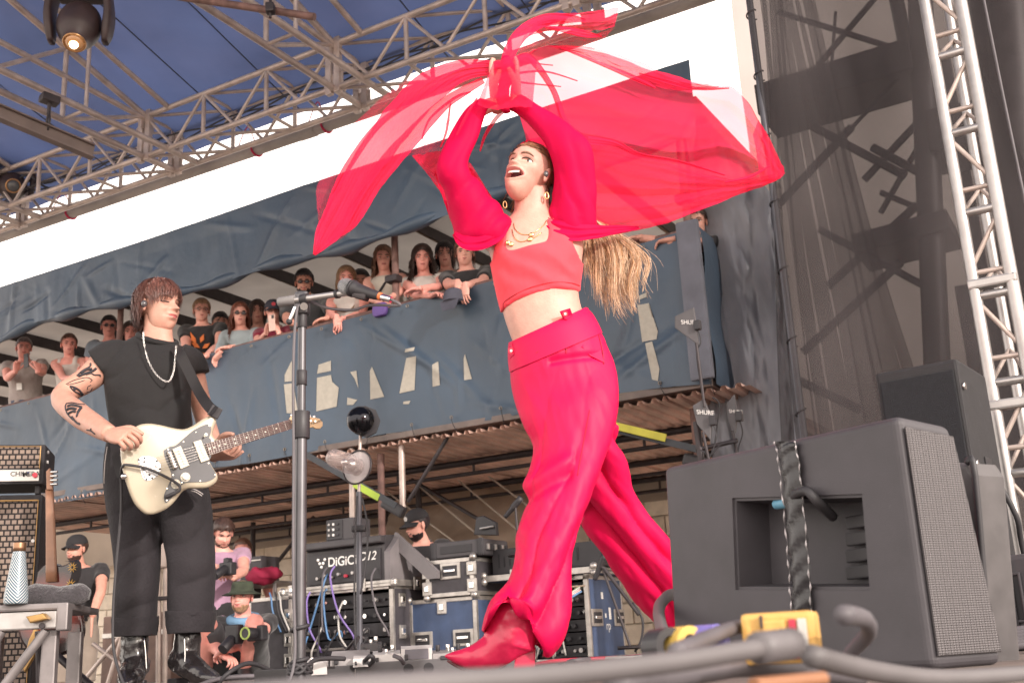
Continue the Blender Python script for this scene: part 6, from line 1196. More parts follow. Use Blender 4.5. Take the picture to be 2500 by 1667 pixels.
stander('woman with wavy light brown hair in a cream sleeveless top by the post', 936, 632, .36, .4, shirt=clothm('cream', (.52, .48, .42)), sk=SK1, fem=True, smile=.2, sleeve=0, hair=dict(mat=hairmat('light_brown', (.24, .13, .085)), n=420, L=1.4, wave=.06, flare=.06, lift=.06, width=.035), arms=((hrail(925, 738, .02), down - u, u * .9 + down * .2), (hrail(952, 728, .02), down + u, -u * .9 + down * .3)), extra=lambda x: pipe('bag_strap', [x['lv'](.99) + x['r'] * -.08, x['lv'](.8) + x['fx'] * .125 + x['r'] * -.02, x['lv'](.45) + x['fx'] * .12 + x['r'] * .12], .011, BLK, x['root'], 6, 4))
bg_ = thing('hand_bag', hrail(930, 758, -.02), 'small purple bag hanging on the rail below the woman by the post', 'bag'); V, F = loft([(hrail(928, y, -.02), u * a, v * .03) for y, a in ((742, .06), (752, .075), (766, .07), (772, .05))], 18, 3, .7); ob('bag_body', V, F, M('purple_fabric', (.14, .08, .30), .6), bg_, True)
stander('smiling woman with long dark curls and white blouse, arms folded on the rail', 1031, 632, .30, .2, shirt=TW_, sk=SK3, fem=True, smile=.7, sleeve=.15, hair=dict(mat=HB, n=560, L=1.75, wave=.09, flare=.10, lift=.08, width=.035), arms=((hrail(1055, 722, -.04), down * .6 - u, u * .9 - v * .2), (hrail(1022, 705, -.05), down * .6 + u, -u * .9)), extra=lambda x: None)
stander('woman with a dark fringe looking over a shoulder at the right of the stand', 1086, 622, .72, .1, shirt=TG, sk=SK1, fem=True, smile=.3, hair=dict(mat=HK, n=280, L=.85, bangs=.18, lift=.06, fringe=.22))
def disc_shirt(x):
    c = x['lv'](.48) + x['fx'] * .135; V, F = prism([c + x['r'] * .062 * math.cos(a) + x['zc'] * .05 * math.sin(a) for a in np.linspace(0, 6.283, 24)[:-1]], x['fx'], .008); ob('orange_pendant', V, F, M('orange_disc', (.62, .27, .04), .5), x['root']); pipe('pendant_cord', [c + x['zc'] * .05, x['lv'](.8) + x['fx'] * .12 + x['r'] * .04, x['lv'](.99) + x['r'] * .06], .004, BLK, x['root'], 5, 4); pipe('pendant_cord', [c + x['zc'] * .05, x['lv'](.8) + x['fx'] * .12 - x['r'] * .04, x['lv'](.99) - x['r'] * .06], .004, BLK, x['root'], 5, 4)
stander('person in a black tee with an orange disc pendant holding a cap over the rail', 1134, 618, .32, -.2, shirt=TB, sk=SK1, smile=.05, sleeve=.7, hair=dict(mat=HBR, n=300, L=.62, lift=.06, wave=.03), arms=((hrail(1118, 690, -.04), down - u, down * .6 + u * .4 - v * .4), (hrail(1136, 698, -.07), down + u, down + v * -.2)), extra=disc_shirt)
cp = thing('held_cap', hrail(1105, 738, -.09), 'grey cap hanging from a hand over the rail', 'cap'); cc = hrail(1107, 725, -.10)
V, F = loft([(cc + Zv * z, u * a, v * b) for z, a, b in ((.07, .03, .03), (.05, .07, .06), (0, .085, .08), (-.04, .088, .085))], 22, 4); ob('crown', V, F, M('cap_grey', (.075, .075, .10), .85), cp, True)
V, F = grid(lambda a, b: cc - Zv * (.04 + .085 * b) + u * (a - .5) * .17 * (1 - .35 * b * b) - v * (.06 + .02 * b), 12, 6); ob('brim', V + [p + v * .004 for p in V], F + [tuple(i + len(V) for i in reversed(q)) for q in F], M('cap_grey', (.075, .075, .10)), cp, True)
stander('onlooker mostly hidden behind the singer\'s streaming hair', 1700, 545, .35, -1.0, shirt=TB, sk=SK2, hair=dict(mat=HB, n=120, L=.2, lift=.05), arms=((hrail(1640, 585, .0), down - u, -u), (hrail(1560, 580, -.02), down + u, -u)))
# --- crew on the ground behind the deck
GZ = -.655
def crew(label, px, py, off, face, z0=GZ, **k): sh = k.pop('shirt'); pa = k.pop('pants'); hc = on(px, py, off); return person(label, hc, face, z0, sh, pa, group='crew beside the stage', **k)
def tee_print(x): V, F = prism([x['lv'](.66) + x['fx'] * .148 + x['r'] * a + x['zc'] * b for a, b in ((-.05, -.03), (.05, -.04), (.045, .035), (-.04, .03))], x['fx'], .006); ob('shirt_print', V, F, M('faded_print', (.28, .27, .28)), x['root']); 
crew('man in a black cap and black tee standing behind the bass guitar', 186, 1340, -.6, Vector((-.35, -.9, -.12)), shirt=TB, pants=KHK, sk=SK2, body_dir=Vector((.25, -1, 0)), smile=0, bulk=1.08, hair=dict(mat=HB, cap=1, n=0, lift=.03, beard=.012), extra=lambda x: (cap(x, M('cap_black', (.022, .02, .022), .85)), tee_print(x)), legs='shorts', z0=-.655, arms=(None, (on(225, 1505, -.7), -v * .2 + u, down)))
k2 = crew('bearded man in a lilac shirt looking down at his camera', 545, 1302, -.25, Vector((.35, -.62, -.5)), shirt=TLIL, pants=TB, sk=SK1, body_dir=Vector((.45, -.9, 0)), smile=.5, hair=dict(mat=HB, n=260, L=.2, lift=.075, beard=.05, wave=.03), arms=((on(528, 1382, -.55), down - u, u * .8 + down * .2), (on(568, 1410, -.55), down + u, -u * .6 + Zv * .3)), hand_curl=((.6, .6, .4), (.6, .6, .4)))
cm = thing('camera', on(560, 1392, -.62), 'black camera held by the bearded man in the lilac shirt', 'camera'); cc = on(556, 1388, -.62)
box('camera_body', cc, u * .13, v * .07, Zv * .10, BLK, cm, .015, 3); box('flash', cc + Zv * .06, u * .05, v * .06, Zv * .05, BLK, cm, .012); tube('lens', cc - v * .03, cc - v * .14 - Zv * .06, .034, BLK, cm, 20)
crew('person with brown hair hidden behind the black case on the table', 592, 1345, 1.0, Vector((.1, -1, -.1)), shirt=TB, pants=JEAN, sk=SK3, hair=dict(mat=HBR, n=120, L=.2, lift=.06))
def eng(x):
    cap(x, M('cap_black', (.022, .02, .022)), M('cap_badge_white', (.5, .48, .46)), True, 0.0); c = x['lv'](.72) + x['fx'] * .14 + x['r'] * -.07
    for dx, m_, z in ((-.012, WHITEP, .015), (.012, WHITEP, .015), (0, M('magenta_print', (.65, .05, .30)), -.012)): V, F = sphere(c + x['r'] * dx + x['zc'] * z, .014, 8, 6); ob('shirt_print', V, F, m_, x['root'])
crew('sound engineer in a black cap and tee looking down at the mixing desk', 1018, 1282, -.15, Vector((-.75, -.55, -.28)), shirt=TB, pants=TB, sk=SK1, body_dir=Vector((-.4, -.9, 0)), smile=0, hair=dict(mat=HK, n=0, lift=.02, beard=.03), extra=eng, arms=((on(985, 1400, -.4), down - u, -u), (on(1045, 1400, -.4), down + u, -u)))
# crouching photographer on the deck edge
hc = on(590, 1458, -1.35)
fcd = Vector((-.12, -1, -.02)); L_ft, R_ft = Vector((*on(505, 1640, -1.6)[:2], .075)), Vector((*on(598, 1640, -1.6)[:2], .075))
def photog(x):
    hd, root = x['hd'], x['root']; m = M('camo_cotton', (.045, .055, .035), .9, 0, .6, 18)
    R = [(hd.w((0, -.04, z)), hd.M.to_3x3() @ Vector((a * hd.H, 0, 0)), hd.M.to_3x3() @ Vector((0, b * hd.H, 0))) for z, a, b in ((.08, .62, .66), (.11, .60, .64), (.20, .385, .45), (.42, .34, .40), (.50, .27, .32), (.505, .05, .05))]
    V, F = loft(R, 30, 4); ob('bucket_hat', wrinkle(V, .006, 12), F, m, root, True)
    V, F = sweep([x['lv'](1.0) + (x['r'] * math.cos(a) * .085 + x['fx'] * math.sin(a) * .09) - x['zc'] * .02 * (1 + math.sin(a)) for a in np.linspace(0, 6.283, 18)], .034, 10, 2); ob('neck_scarf', wrinkle(V, .008, 20), F, M('blue_scarf', (.16, .30, .46), .8, bump=.5, bs=40), root, True)
    for sg in (-1, 1): pipe('camera_strap', [x['lv'](.97) + x['r'] * sg * .09, x['lv'](.75) + x['fx'] * .14 + x['r'] * sg * .11, x['lv'](.35) + x['fx'] * .17 + x['r'] * sg * .07], .012, BLK, root, 6, 4)
person('crouching photographer in a camouflage bucket hat with two cameras', hc, fcd, 0.0, TB, TDK, sk=SK3, group='crew beside the stage', body_dir=Vector((.05, -1, 0)), lean=.02, smile=0, hair=dict(mat=HBL, n=0, lift=.02, nape=-.2, beard=.008), H=.215, arms=((on(545, 1600, -1.75), down * .3 - u, u * .8 - Zv * .3), (on(560, 1585, -1.75), down * .3 + u, -u * .9 - Zv * .2)), legs='squat_shorts', feet=((on(500, 1500, -1.72), L_ft), (on(622, 1512, -1.78), R_ft)), extra=photog, hand_curl=((.5, .5, .3), (.5, .5, .3)))
cc = on(612, 1545, -1.82); cm = thing('camera', cc, 'black camera with a green ringed lens hanging on the crouching photographer', 'camera'); box('camera_body', cc + v * .06, u * .13, v * .06, Zv * .095, BLK, cm, .015, 3); tube('lens', cc + v * .05, cc - v * .05, .036, BLK, cm, 24)
pipe('lens_ring', [cc - v * .05 + u * .034 * math.cos(a) + Zv * .034 * math.sin(a) for a in np.linspace(0, 6.283, 24)], .006, M('green_ring', (.38, .50, .12), .5), cm, 6, 2)
cc = on(572, 1548, -1.80); cm = thing('camera', cc, 'second black camera on the crouching photographer\'s strap', 'camera'); box('camera_body', cc, u * .11, v * .06, Zv * .12, BLK, cm, .015, 3); tube('lens', cc - v * .02 - Zv * .03, cc - v * .10 - Zv * .09, .034, BLK, cm, 20)
# ============================================================ THE GUITARIST
YG = 4.5
gt = thing('person', Vector((*P(400, 1667, YG)[:2], 0)), 'guitarist with short brown hair, black tee and rolled black trousers', 'person')
SKG = skin('skin_guitarist', (.52, .285, .215)); TEE = M('washed_black_cotton', (.011, .010, .0108), .85, 0, .2, 6, bump=.5, bs=14, sheen=.03)
DEN = M('washed_black_denim', (.014, .0115, .0145), .85, 0, .3, 3.5, bump=.35, bs=90, sheen=.03, dirt=.4, dcol=(.032, .028, .033))
hcG = P(388, 752, YG); fG = Vector((.90, -.44, .0)); hdG = Head(frame_m(hcG, fG, Zv + Vector((.10, 0, 0))), .236, 110, 88, smile=.75, jaw=1.0, nose=1.05)
# body
el = P(152, 968, YG - .10); wrL = P(270, 1060, YG - .44); shL = P(268, 880, YG - .02)
shR = P(462, 884, YG + .03); elR = P(505, 1040, YG + .16); wrR = P(530, 1112, YG + .02)
tor = [(305, 1075, 438, 1080, YG, .09), (298, 1040, 440, 1045, YG, .09), (288, 985, 446, 990, YG, .095), (272, 930, 456, 935, YG, .105), (258, 885, 474, 895, YG, .11), (275, 856, 462, 868, YG, .085), (326, 836, 432, 850, YG, .06), (356, 812, 422, 826, YG - .01, .046), (362, 790, 420, 800, YG - .01, .042)]
parts = [sil(tor, 28, 4), sweep([P(385, 850, YG), P(380, 810, YG), P(380, 765, YG)], [.05, .05, .048], 16, 3),
         sweep([P(300, 880, YG), shL, P(215, 925, YG - .05), el, P(190, 1010, YG - .22), P(235, 1040, YG - .35), wrL], [.06, .066, .055, .046, .048, .042, .033], 20, 4),
         sweep([P(450, 880, YG), shR, lerp(shR, elR, .5), elR, lerp(elR, wrR, .4), wrR], [.055, .055, .046, .042, .04, .029], 16, 3)]
V, F = remesh(*join(*parts), .0075, 4); n0 = len(F)
# picking hand: a loose fist resting on the guitar body; fretting hand: fingers round the neck
hL = hand(wrL, P(335, 1068, YG - .52) - wrL, Vector((.1, .75, -.65)), Vector((.3, .3, .9)), .185, (.55, .75, .5), .05, tcurl=.6)
hR = hand(P(527, 1112, YG + .0), P(560, 1102, YG - .06) - P(527, 1112, YG + .0), Vector((.25, .2, 1)), Vector((-.2, 1, .6)), .175, (.5, .75, .6), .06)
tR = sweep([P(528, 1088, YG - .02), P(540, 1068, YG - .05), P(556, 1060, YG - .09), P(570, 1060, YG - .11)], [.015, .014, .012, .007], 10, 4)
HV = hdG.verts(); V2, F2 = join((V, F), (HV, hdG.F), hdG.ears(), hL, hR, tR); mi = [0] * n0 + hdG.mi + [0] * (len(F2) - n0 - len(hdG.F))
bodyG = ob('body', V2, F2, [SKG, LIP, MOUTH], gt, True, mi)
hdG.face_parts(gt, (.3, 0), HBR, closed=True)
# tattoos: ink lines lying on the skin of the near arm
INK = M('tattoo_ink', (.03, .028, .035), .7)
bvhG = BVHTree.FromPolygons(V, F)
def on_skin(px, py, bvh=bvhG):
    d = ray(px, py).normalized(); h = bvh.ray_cast(CAM, d); return h[0] + h[1] * .0012 if h[0] else None
def ink(pts, r, k=4, name='tattoo_line'):
    q = [on_skin(float(x), float(y)) for x, y in spline(pts, k)]; q = [a for a in q if a is not None]
    if len(q) > 1: pipe(name, q, r, INK, gt, 5, 1)
def zoomp(L): return [(100 + x * .2551, 660 + y * .2551) for x, y in L]
for L, r in (([(560, 900), (575, 940), (620, 970), (650, 955)], .0014), ([(605, 865), (640, 850), (665, 865), (640, 875), (610, 868)], .0022), ([(690, 880), (715, 895)], .0022), ([(620, 930), (645, 935), (630, 945)], .0022), ([(655, 895), (665, 920), (645, 922)], .0012),
             ([(515, 870), (530, 820), (560, 800), (555, 850), (530, 880)], .004), ([(560, 870), (580, 800), (610, 790), (600, 840)], .0045), ([(610, 830), (640, 800), (670, 810), (660, 840)], .004), ([(670, 840), (700, 840), (720, 870), (735, 900)], .003), ([(700, 910), (720, 905), (730, 890)], .004),
             ([(345, 1010), (400, 960), (470, 920), (475, 890)], .004), ([(360, 1015), (420, 990), (500, 960), (530, 935)], .0055), ([(380, 985), (440, 950), (490, 945)], .006), ([(430, 1000), (480, 985), (510, 1000), (560, 1000), (568, 1015)], .003), ([(240, 1090), (320, 1050), (400, 1030), (450, 1025), (490, 1050), (470, 1065)], .0016), ([(250, 1095), (330, 1080), (420, 1050)], .0014),
             ([(275, 1110), (310, 1115), (360, 1140), (400, 1185)], .004), ([(280, 1115), (310, 1150), (360, 1175), (395, 1195)], .003), ([(310, 1125), (330, 1135), (315, 1145)], .004), ([(440, 1160), (470, 1155), (490, 1125)], .002), ([(480, 1095), (450, 1110), (442, 1140)], .0016),
             ([(245, 1275), (235, 1310), (250, 1360), (280, 1400), (310, 1430)], .003), ([(245, 1275), (300, 1268), (360, 1280), (415, 1285)], .003), ([(260, 1300), (300, 1290), (350, 1300), (385, 1310)], .006), ([(255, 1330), (300, 1320), (340, 1330)], .006), ([(270, 1365), (310, 1350), (335, 1355)], .005), ([(385, 1310), (360, 1345), (345, 1400), (360, 1360), (390, 1320)], .004), ([(300, 1400), (320, 1430), (345, 1455), (375, 1470)], .0045), ([(440, 1525), (480, 1535), (520, 1565)], .003), ([(480, 1510), (480, 1540)], .003)):
    ink(zoomp(L), r)
# tee
tee = [(276, 1056, 466, 1058, YG, .135), (270, 1030, 468, 1035, YG, .135), (262, 985, 464, 990, YG, .125), (256, 930, 468, 935, YG, .13), (252, 885, 480, 896, YG, .125), (264, 852, 470, 866, YG, .095), (312, 828, 442, 848, YG, .072), (340, 816, 428, 840, YG - .004, .066)]
sl1 = sweep([P(310, 875, YG), P(282, 872, YG - .01), P(258, 884, YG - .025), P(240, 895, YG - .03)], [.07, .078, .078, .076], 20, 4); sl2 = sweep([P(440, 875, YG), P(466, 885, YG + .02), P(478, 915, YG + .03)], [.065, .064, .06], 18, 4)
V, F = remesh(*join(sil(tee, 32, 4), sl1, sl2), .007, 3)
def teefold(p):
    x, y = pix(p); n = .012 * fbm(p, 6, 3) + .016 * (abs(math.sin((x * .55 + y * .8) * .035 + 2.5 * fbm(p, 3))) ** .6 - .6) * (.3 + .7 * max(0, min(1, (y - 880) / 90))); return p + Vector((.3 * n, -n, .2 * n))
ob('tee_shirt', [teefold(p) for p in V], F, TEE, gt, True)
ring = []
cN = (P(340, 816, YG) + P(428, 840, YG)) / 2; aN = (P(428, 840, YG) - P(340, 816, YG)) / 2
for a in np.linspace(0, 2 * math.pi, 20): ring.append(cN + aN * 1.02 * math.cos(a) + Vector((0, -.072, -.028)) * math.sin(a))
pipe('collar', ring, .012, TEE, gt, 8, 3)
# chain necklace of separate links
cp_ = spline([(350, 812), (352, 840), (362, 880), (380, 912), (402, 930), (415, 928), (424, 905), (428, 870), (430, 845)], 8); CH = M('silver_chain', (.72, .70, .68), .2, 1)
pts3 = [P(x, y, YG - .145 if 850 < y else YG - .12) for x, y in cp_]
nk_ = ob('chain', *sweep(pts3, .0007, 5, 1), CH, gt, True)
acc = 0
for i in range(len(pts3) - 1):
    a, b = pts3[i], pts3[i + 1]; d = (b - a).normalized(); sd_ = d.cross(Vector((0, 1, 0))).normalized(); m_ = (a + b) / 2
    if i % 2: sd_ = Vector((0, 1, 0))
    pipe('chain_link', [m_ + d * .007 * math.cos(t) + sd_ * .0028 * math.sin(t) for t in np.linspace(0, 6.283, 9)], .0008, CH, nk_, 5, 2)
# trousers with turned-up cuffs
lg1 = [(268, 1050, 400, 1052, YG, .12), (258, 1120, 395, 1130, YG, .125), (256, 1180, 392, 1190, YG, .12), (268, 1270, 390, 1275, YG - .01, .11), (282, 1380, 388, 1380, YG - .02, .10), (284, 1470, 382, 1470, YG - .02, .095), (284, 1520, 380, 1516, YG - .02, .095)]
lg2 = [(370, 1055, 466, 1058, YG + .02, .12), (380, 1120, 490, 1125, YG + .02, .12), (388, 1190, 508, 1195, YG + .02, .115), (396, 1280, 519, 1285, YG + .01, .11), (410, 1390, 524, 1398, YG, .105), (410, 1470, 520, 1472, YG, .10), (411, 1505, 520, 1503, YG, .10)]
V, F = remesh(*join(sil(lg1, 32, 4), sil(lg2, 32, 4)), .008, 2)
def denfold(p):
    x, y = pix(p); n = .012 * fbm(p * 1.0, 5) + .014 * (abs(math.sin((y * .5 + x * .35) * .04 + 3 * fbm(p, 2.2))) ** .6 - .6); return p + Vector((n * .5, -n, 0))
ob('trousers', [denfold(p) for p in V], F, DEN, gt, True)
for rows in ([(279, 1508, 384, 1503, YG - .02, .105), (281, 1530, 382, 1526, YG - .02, .107), (283, 1553, 378, 1550, YG - .02, .104)], [(406, 1490, 524, 1492, YG, .112), (408, 1515, 523, 1516, YG, .114), (412, 1546, 519, 1542, YG, .11)]):
    V, F = sil(rows, 32, 5); ob('trouser_cuff', wrinkle(V, .008, 9), F, DEN, gt, True)
ST = M('white_stitching', (.6, .56, .54), .8)
for L in ([(272, 1178), (285, 1174), (300, 1170)], [(272, 1184), (286, 1180), (302, 1176)], [(466, 1192), (480, 1196), (496, 1206)], [(466, 1197), (479, 1201), (493, 1210)], [(262, 1090), (256, 1130), (254, 1180)]): pipe('stitching', [P(x, y, YG - .125 + .02 * abs(x - 380) / 100) for x, y in L], .0016, ST, gt, 5, 3)
# boots
LE = M('black_patent_leather', (.02, .017, .018), .22, 0, .3, 12, bump=.4, bs=18, coat=.5)
for k, rows, toe in ((0, [(297, 1545, 362, 1545, YG - .02, .055), (296, 1600, 360, 1600, YG - .02, .055), (300, 1640, 362, 1640, YG - .03, .06)], (320, 1690)), (1, [(428, 1540, 492, 1540, YG, .055), (426, 1590, 486, 1590, YG, .058), (424, 1640, 492, 1640, YG - .03, .065)], (480, 1690))):
    V, F = sil(rows, 24, 5); c = P(*((330, 1650) if k == 0 else (455, 1650)), YG - .03); fw = Vector((.15, -1, 0)).normalized() if k == 0 else Vector((.75, -.65, 0)).normalized(); sd_ = fw.cross(Zv)
    c.z = .06; V2, F2 = loft([(c - fw * .07 + Zv * .05, sd_ * .045, Zv * .045), (c + Zv * .035, sd_ * .05, Zv * .055), (c + fw * .09 + Zv * .0, sd_ * .048, Zv * .045), (c + fw * .17 - Zv * .02, sd_ * .035, Zv * .028), (c + fw * .205 - Zv * .03, sd_ * .012, Zv * .012)], 20, 4)
    V3, F3 = remesh(*join((V, F), (V2, F2)), .007, 2); ob('boot', wrinkle(V3, .006, 16), F3, LE, gt, True)
    b = c - fw * .06; b.z = .0; box('boot_heel', b + Zv * .022, fw * .06, sd_ * .06, Zv * .044, BLK, gt, .006)
    z_ = [P(x, y, YG - .09) for x, y in (((352, 1556), (356, 1600), (358, 1640)) if k == 0 else ((450, 1552), (452, 1600), (450, 1635)))]; pipe('boot_zip', z_, .003, CHROME, gt, 5, 3)
# hair: brown mop brushed forward
HG = hairmat('chestnut', (.12, .048, .036)); hdG.scalp(mat=HG, par=gt, lift=.055, fringe=.26, nape=-.26, side=.03, lump=.03)
hdG.strands(1500, .29, HG, gt, 3, bangs=.30, part=-.10, wave=.010, width=.018, fringe=.25, side=.06, nape=-.26, lift=.06); hdG.strands(900, .26, HG, gt, 5, bangs=.22, part=.12, wave=.018, width=.014, fringe=.27, side=.08, nape=-.28, lift=.075)
c = hdG.w((-.36, .0, -.03)) if (hdG.w((-.36, 0, 0)) - CAM).length < (hdG.w((.36, 0, 0)) - CAM).length else hdG.w((.36, .0, -.03))
V, F = sphere(c, (.013, .013, .017), 14, 10); ob('earpiece', V, F, M('smoked_plastic', (.06, .055, .06), .15, coat=.8), gt, True)
# ------------------------------------------------------------ the guitar
gn = Vector((.42, -.90, -.05)).normalized(); gO = P(440, 1110, YG - .33)
def gp(px, py, lift=0.): return PN(px, py, gO, gn) + gn * lift
def zg(L): return [(250 + x * .2551, 980 + y * .2551) for x, y in L]
gtr = thing('electric_guitar', gp(430, 1150), 'cream offset electric guitar with dark pickguard and rosewood neck', 'guitar')
CRM = M('cream_lacquer', (.43, .375, .28), .25, 0, .05, 6, coat=.7)
out = zg([(185, 560), (180, 440), (230, 330), (330, 230), (440, 205), (560, 220), (690, 250), (790, 258), (880, 220), (960, 165), (1040, 130), (1085, 145), (1095, 195), (1070, 260), (1060, 310), (1085, 350), (1110, 370), (1060, 500), (1030, 540), (1040, 590), (1075, 650), (1105, 700), (1105, 745), (1075, 785), (1010, 820), (920, 828), (830, 830), (770, 860), (730, 910), (660, 990), (570, 1050), (470, 1078), (400, 1060), (320, 980), (270, 880), (230, 760), (200, 650)])
ol = spline(out + [out[0]], 4)[:-1]
V, F = bevprism([gp(x, y) for x, y in ol], gn, .042, .012, 4); ob('body', V, F, CRM, gtr, True)
PKG = M('black_pickguard', (.05, .05, .058), .3, 0, .1, 10, coat=.2)
pk = zg([(585, 470), (640, 435), (700, 420), (780, 350), (880, 270), (990, 220), (1025, 225), (1040, 260), (1030, 320), (1020, 350), (1040, 372), (1040, 520), (1022, 560), (1035, 610), (1075, 670), (1085, 710), (1060, 740), (990, 768), (900, 770), (810, 775), (755, 800), (715, 850), (680, 900), (615, 968), (590, 940), (590, 890), (620, 820), (655, 740), (660, 690), (640, 640), (600, 540)])
V, F = prism([gp(x, y, .003) for x, y in spline(pk + [pk[0]], 3)[:-1]], gn, .0025); ob('pickguard', V, F, PKG, gtr)
for x, y in zg([(893, 295), (1020, 232), (775, 385), (1015, 590), (1078, 700), (935, 760), (760, 775), (617, 832), (615, 945), (675, 703), (628, 458)]): tube('pickguard_screw', gp(x, y, .003), gp(x, y, .0045), .003, CHROME, gtr, 8)
CVR = M('aged_white_plastic', (.66, .62, .52), .35, 0, .06)
for quad in ([(665, 460), (745, 425), (830, 615), (745, 650)], [(865, 390), (940, 368), (1022, 560), (940, 588)]):
    V, F = bevprism([gp(x, y, .013) for x, y in zg(quad)], gn, .010, .003, 2); pu = ob('pickup_cover', V, F, CVR, gtr)
    a, b, c, d = [Vector((*q, 0)) for q in zg(quad)]
    for i in range(6): q = lerp(lerp(a, d, .5), lerp(b, c, .5), .5); q = lerp(lerp(a, b, .5), lerp(d, c, .5), .18 + .128 * i); tube('pole_piece', gp(q.x, q.y, .013), gp(q.x, q.y, .0142), .0035, M('pole_steel', (.3, .27, .22), .4, .7), pu, 8)
V, F = bevprism([gp(x, y, .002) for x, y in zg([(335, 555), (370, 525), (440, 518), (510, 540), (560, 600), (560, 660), (530, 710), (470, 750), (410, 760), (380, 720)])], gn, .0025, .001, 1); ob('tremolo_plate', V, F, M('brushed_chrome', (.66, .66, .68), .25, .9), gtr)
V, F = bevprism([gp(x, y, .008) for x, y in zg([(348, 580), (375, 570), (432, 715), (402, 728)])], gn, .007, .002, 1); ob('tailpiece', V, F, CHROME, gtr)
for x, y in zg([(350, 558), (402, 540), (520, 568), (550, 645), (475, 732), (420, 745), (400, 575), (425, 640), (450, 703)]): tube('plate_screw', gp(x, y, .002), gp(x, y, .005), .004, STEEL, gtr, 8)
for x, y in zg([(523, 608)]): tube('lock_button', gp(x, y, .002), gp(x, y, .012), .007, CHROME, gtr, 12)
V, F = sweep([gp(x, y, .012) for x, y in zg([(632, 478), (662, 560), (695, 648)])], .0085, 10, 4); br_ = ob('bridge', V, F, CHROME, gtr, True)
for i in range(6): x, y = zg([(622 + 11 * i, 505 + 26 * i)])[0]; x2, y2 = zg([(655 + 11 * i, 495 + 26 * i)])[0]; tube('saddle', gp(x, y, .016), gp(x2, y2, .016), .0035, CHROME, br_, 8)
for x, y in zg([(792, 725), (702, 790)]):
    tube('knob_skirt', gp(x, y, .003), gp(x, y, .007), .018, CVR, gtr, 20); tube('knob', gp(x, y, .007), gp(x, y, .018), .010, M('chrome_soft', (.6, .58, .52), .3, .7), gtr, 18)
    for k in range(8): a = k * .785; q = gp(x, y, .0074) + (Zv * math.sin(a) + Vector((.9, .42, 0)) * math.cos(a)) * .0145; tube('knob_mark', q, q + gn * .0006, .0012, BLK, gtr, 6)
tube('selector_switch', gp(*zg([(990, 318)])[0], .003), gp(*zg([(968, 340)])[0], .022), .0035, CVR, gtr, 8); tube('switch_nut', gp(*zg([(990, 318)])[0], .003), gp(*zg([(990, 318)])[0], .007), .006, CHROME, gtr, 12)
# neck
ROSE = M('rosewood', (.085, .035, .03), .5, 0, .3, 40)
n0_, n1_ = zg([(985, 408), (1015, 515)]), zg([(1790, 175), (1820, 260)])
Bk = [gp(*n0_[0], .014), gp(*n0_[1], .014)]; Hk = [gp(*n1_[0], .014), gp(*n1_[1], .014)]
V, F = bevprism([Bk[0], Hk[0], Hk[1], Bk[1]], gn, .008, .001, 1); ob('fretboard', V, F, ROSE, gtr)
V, F = loft([((Bk[0] + Bk[1]) / 2 - gn * .019, (Bk[1] - Bk[0]) * .48, gn * .014), ((Hk[0] + Hk[1]) / 2 - gn * .017, (Hk[1] - Hk[0]) * .48, gn * .012)], 16, 3); ob('neck', V, F, M('maple', (.55, .35, .18), .35), gtr, True)
fr_ts = [1 - (2 ** (-k / 12) - 2 ** (-22 / 12)) / (1 - 2 ** (-22 / 12)) for k in range(23)]     # t=0 nut
FRT = M('fret_wire', (.78, .74, .70), .25, .8)
tt = lambda k: 1 - (1 - 2 ** (-k / 12)) / (1 - 2 ** (-21.5 / 12))
for k in range(1, 22): t = tt(k); tube('fret', lerp(Bk[0], Hk[0], t) + gn * .001, lerp(Bk[1], Hk[1], t) + gn * .0005, .0008, FRT, gtr, 6)
for k in (3, 5, 7, 9, 12, 15, 17, 19, 21):
    t = (tt(k) + tt(k - 1)) / 2
    for e in ((.3, .7) if k == 12 else (.5,)): q = lerp(lerp(Bk[0], Hk[0], t), lerp(Bk[1], Hk[1], t), e); tube('inlay_dot', q, q + gn * .0006, .0035, CVR, gtr, 10)
for i in range(6):
    a = zg([(400 + 14 * i, 575 + 27 * i)])[0]; e = (i + .5) / 6
    pipe('string', [gp(*zg([(380 + 9 * i, 580 + 24 * i)])[0], .008), gp(*zg([(645 + 10 * i, 500 + 26 * i)])[0], .018), lerp(Hk[0], Hk[1], .12 + .76 * e) + gn * .003], .0007, M('steel_string', (.6, .56, .52), .3, .9), gtr, 5, 1)
hs = zg([(1785, 165), (1800, 142), (1850, 140), (1960, 150), (2030, 155), (2075, 165), (2105, 200), (2105, 235), (2080, 262), (2040, 262), (2010, 245), (1985, 255), (1950, 285), (1900, 285), (1830, 268)])
V, F = bevprism([gp(x, y, .008) for x, y in hs], gn, .014, .003, 2); ob('headstock', V, F, M('maple_face', (.62, .43, .25), .3, 0, .08, 20), gtr)
for i in range(6): x, y = zg([(1812 + 43 * i, 148 + 3 * i)])[0]; tube('tuner_post', gp(x, y + 8, .008), gp(x, y + 8, .018), .004, CHROME, gtr, 10); tube('tuner_button', gp(x, y, .0), gp(x, y - 7, .0), .006, CHROME, gtr, 10)
lettering('Fender', 'lettering', gp(*zg([(1985, 232)])[0], .0085), gp(*zg([(2060, 205)])[0]) - gp(*zg([(1985, 232)])[0]), Zv, .013, M('dark_print', (.05, .04, .04)), gtr, .35)
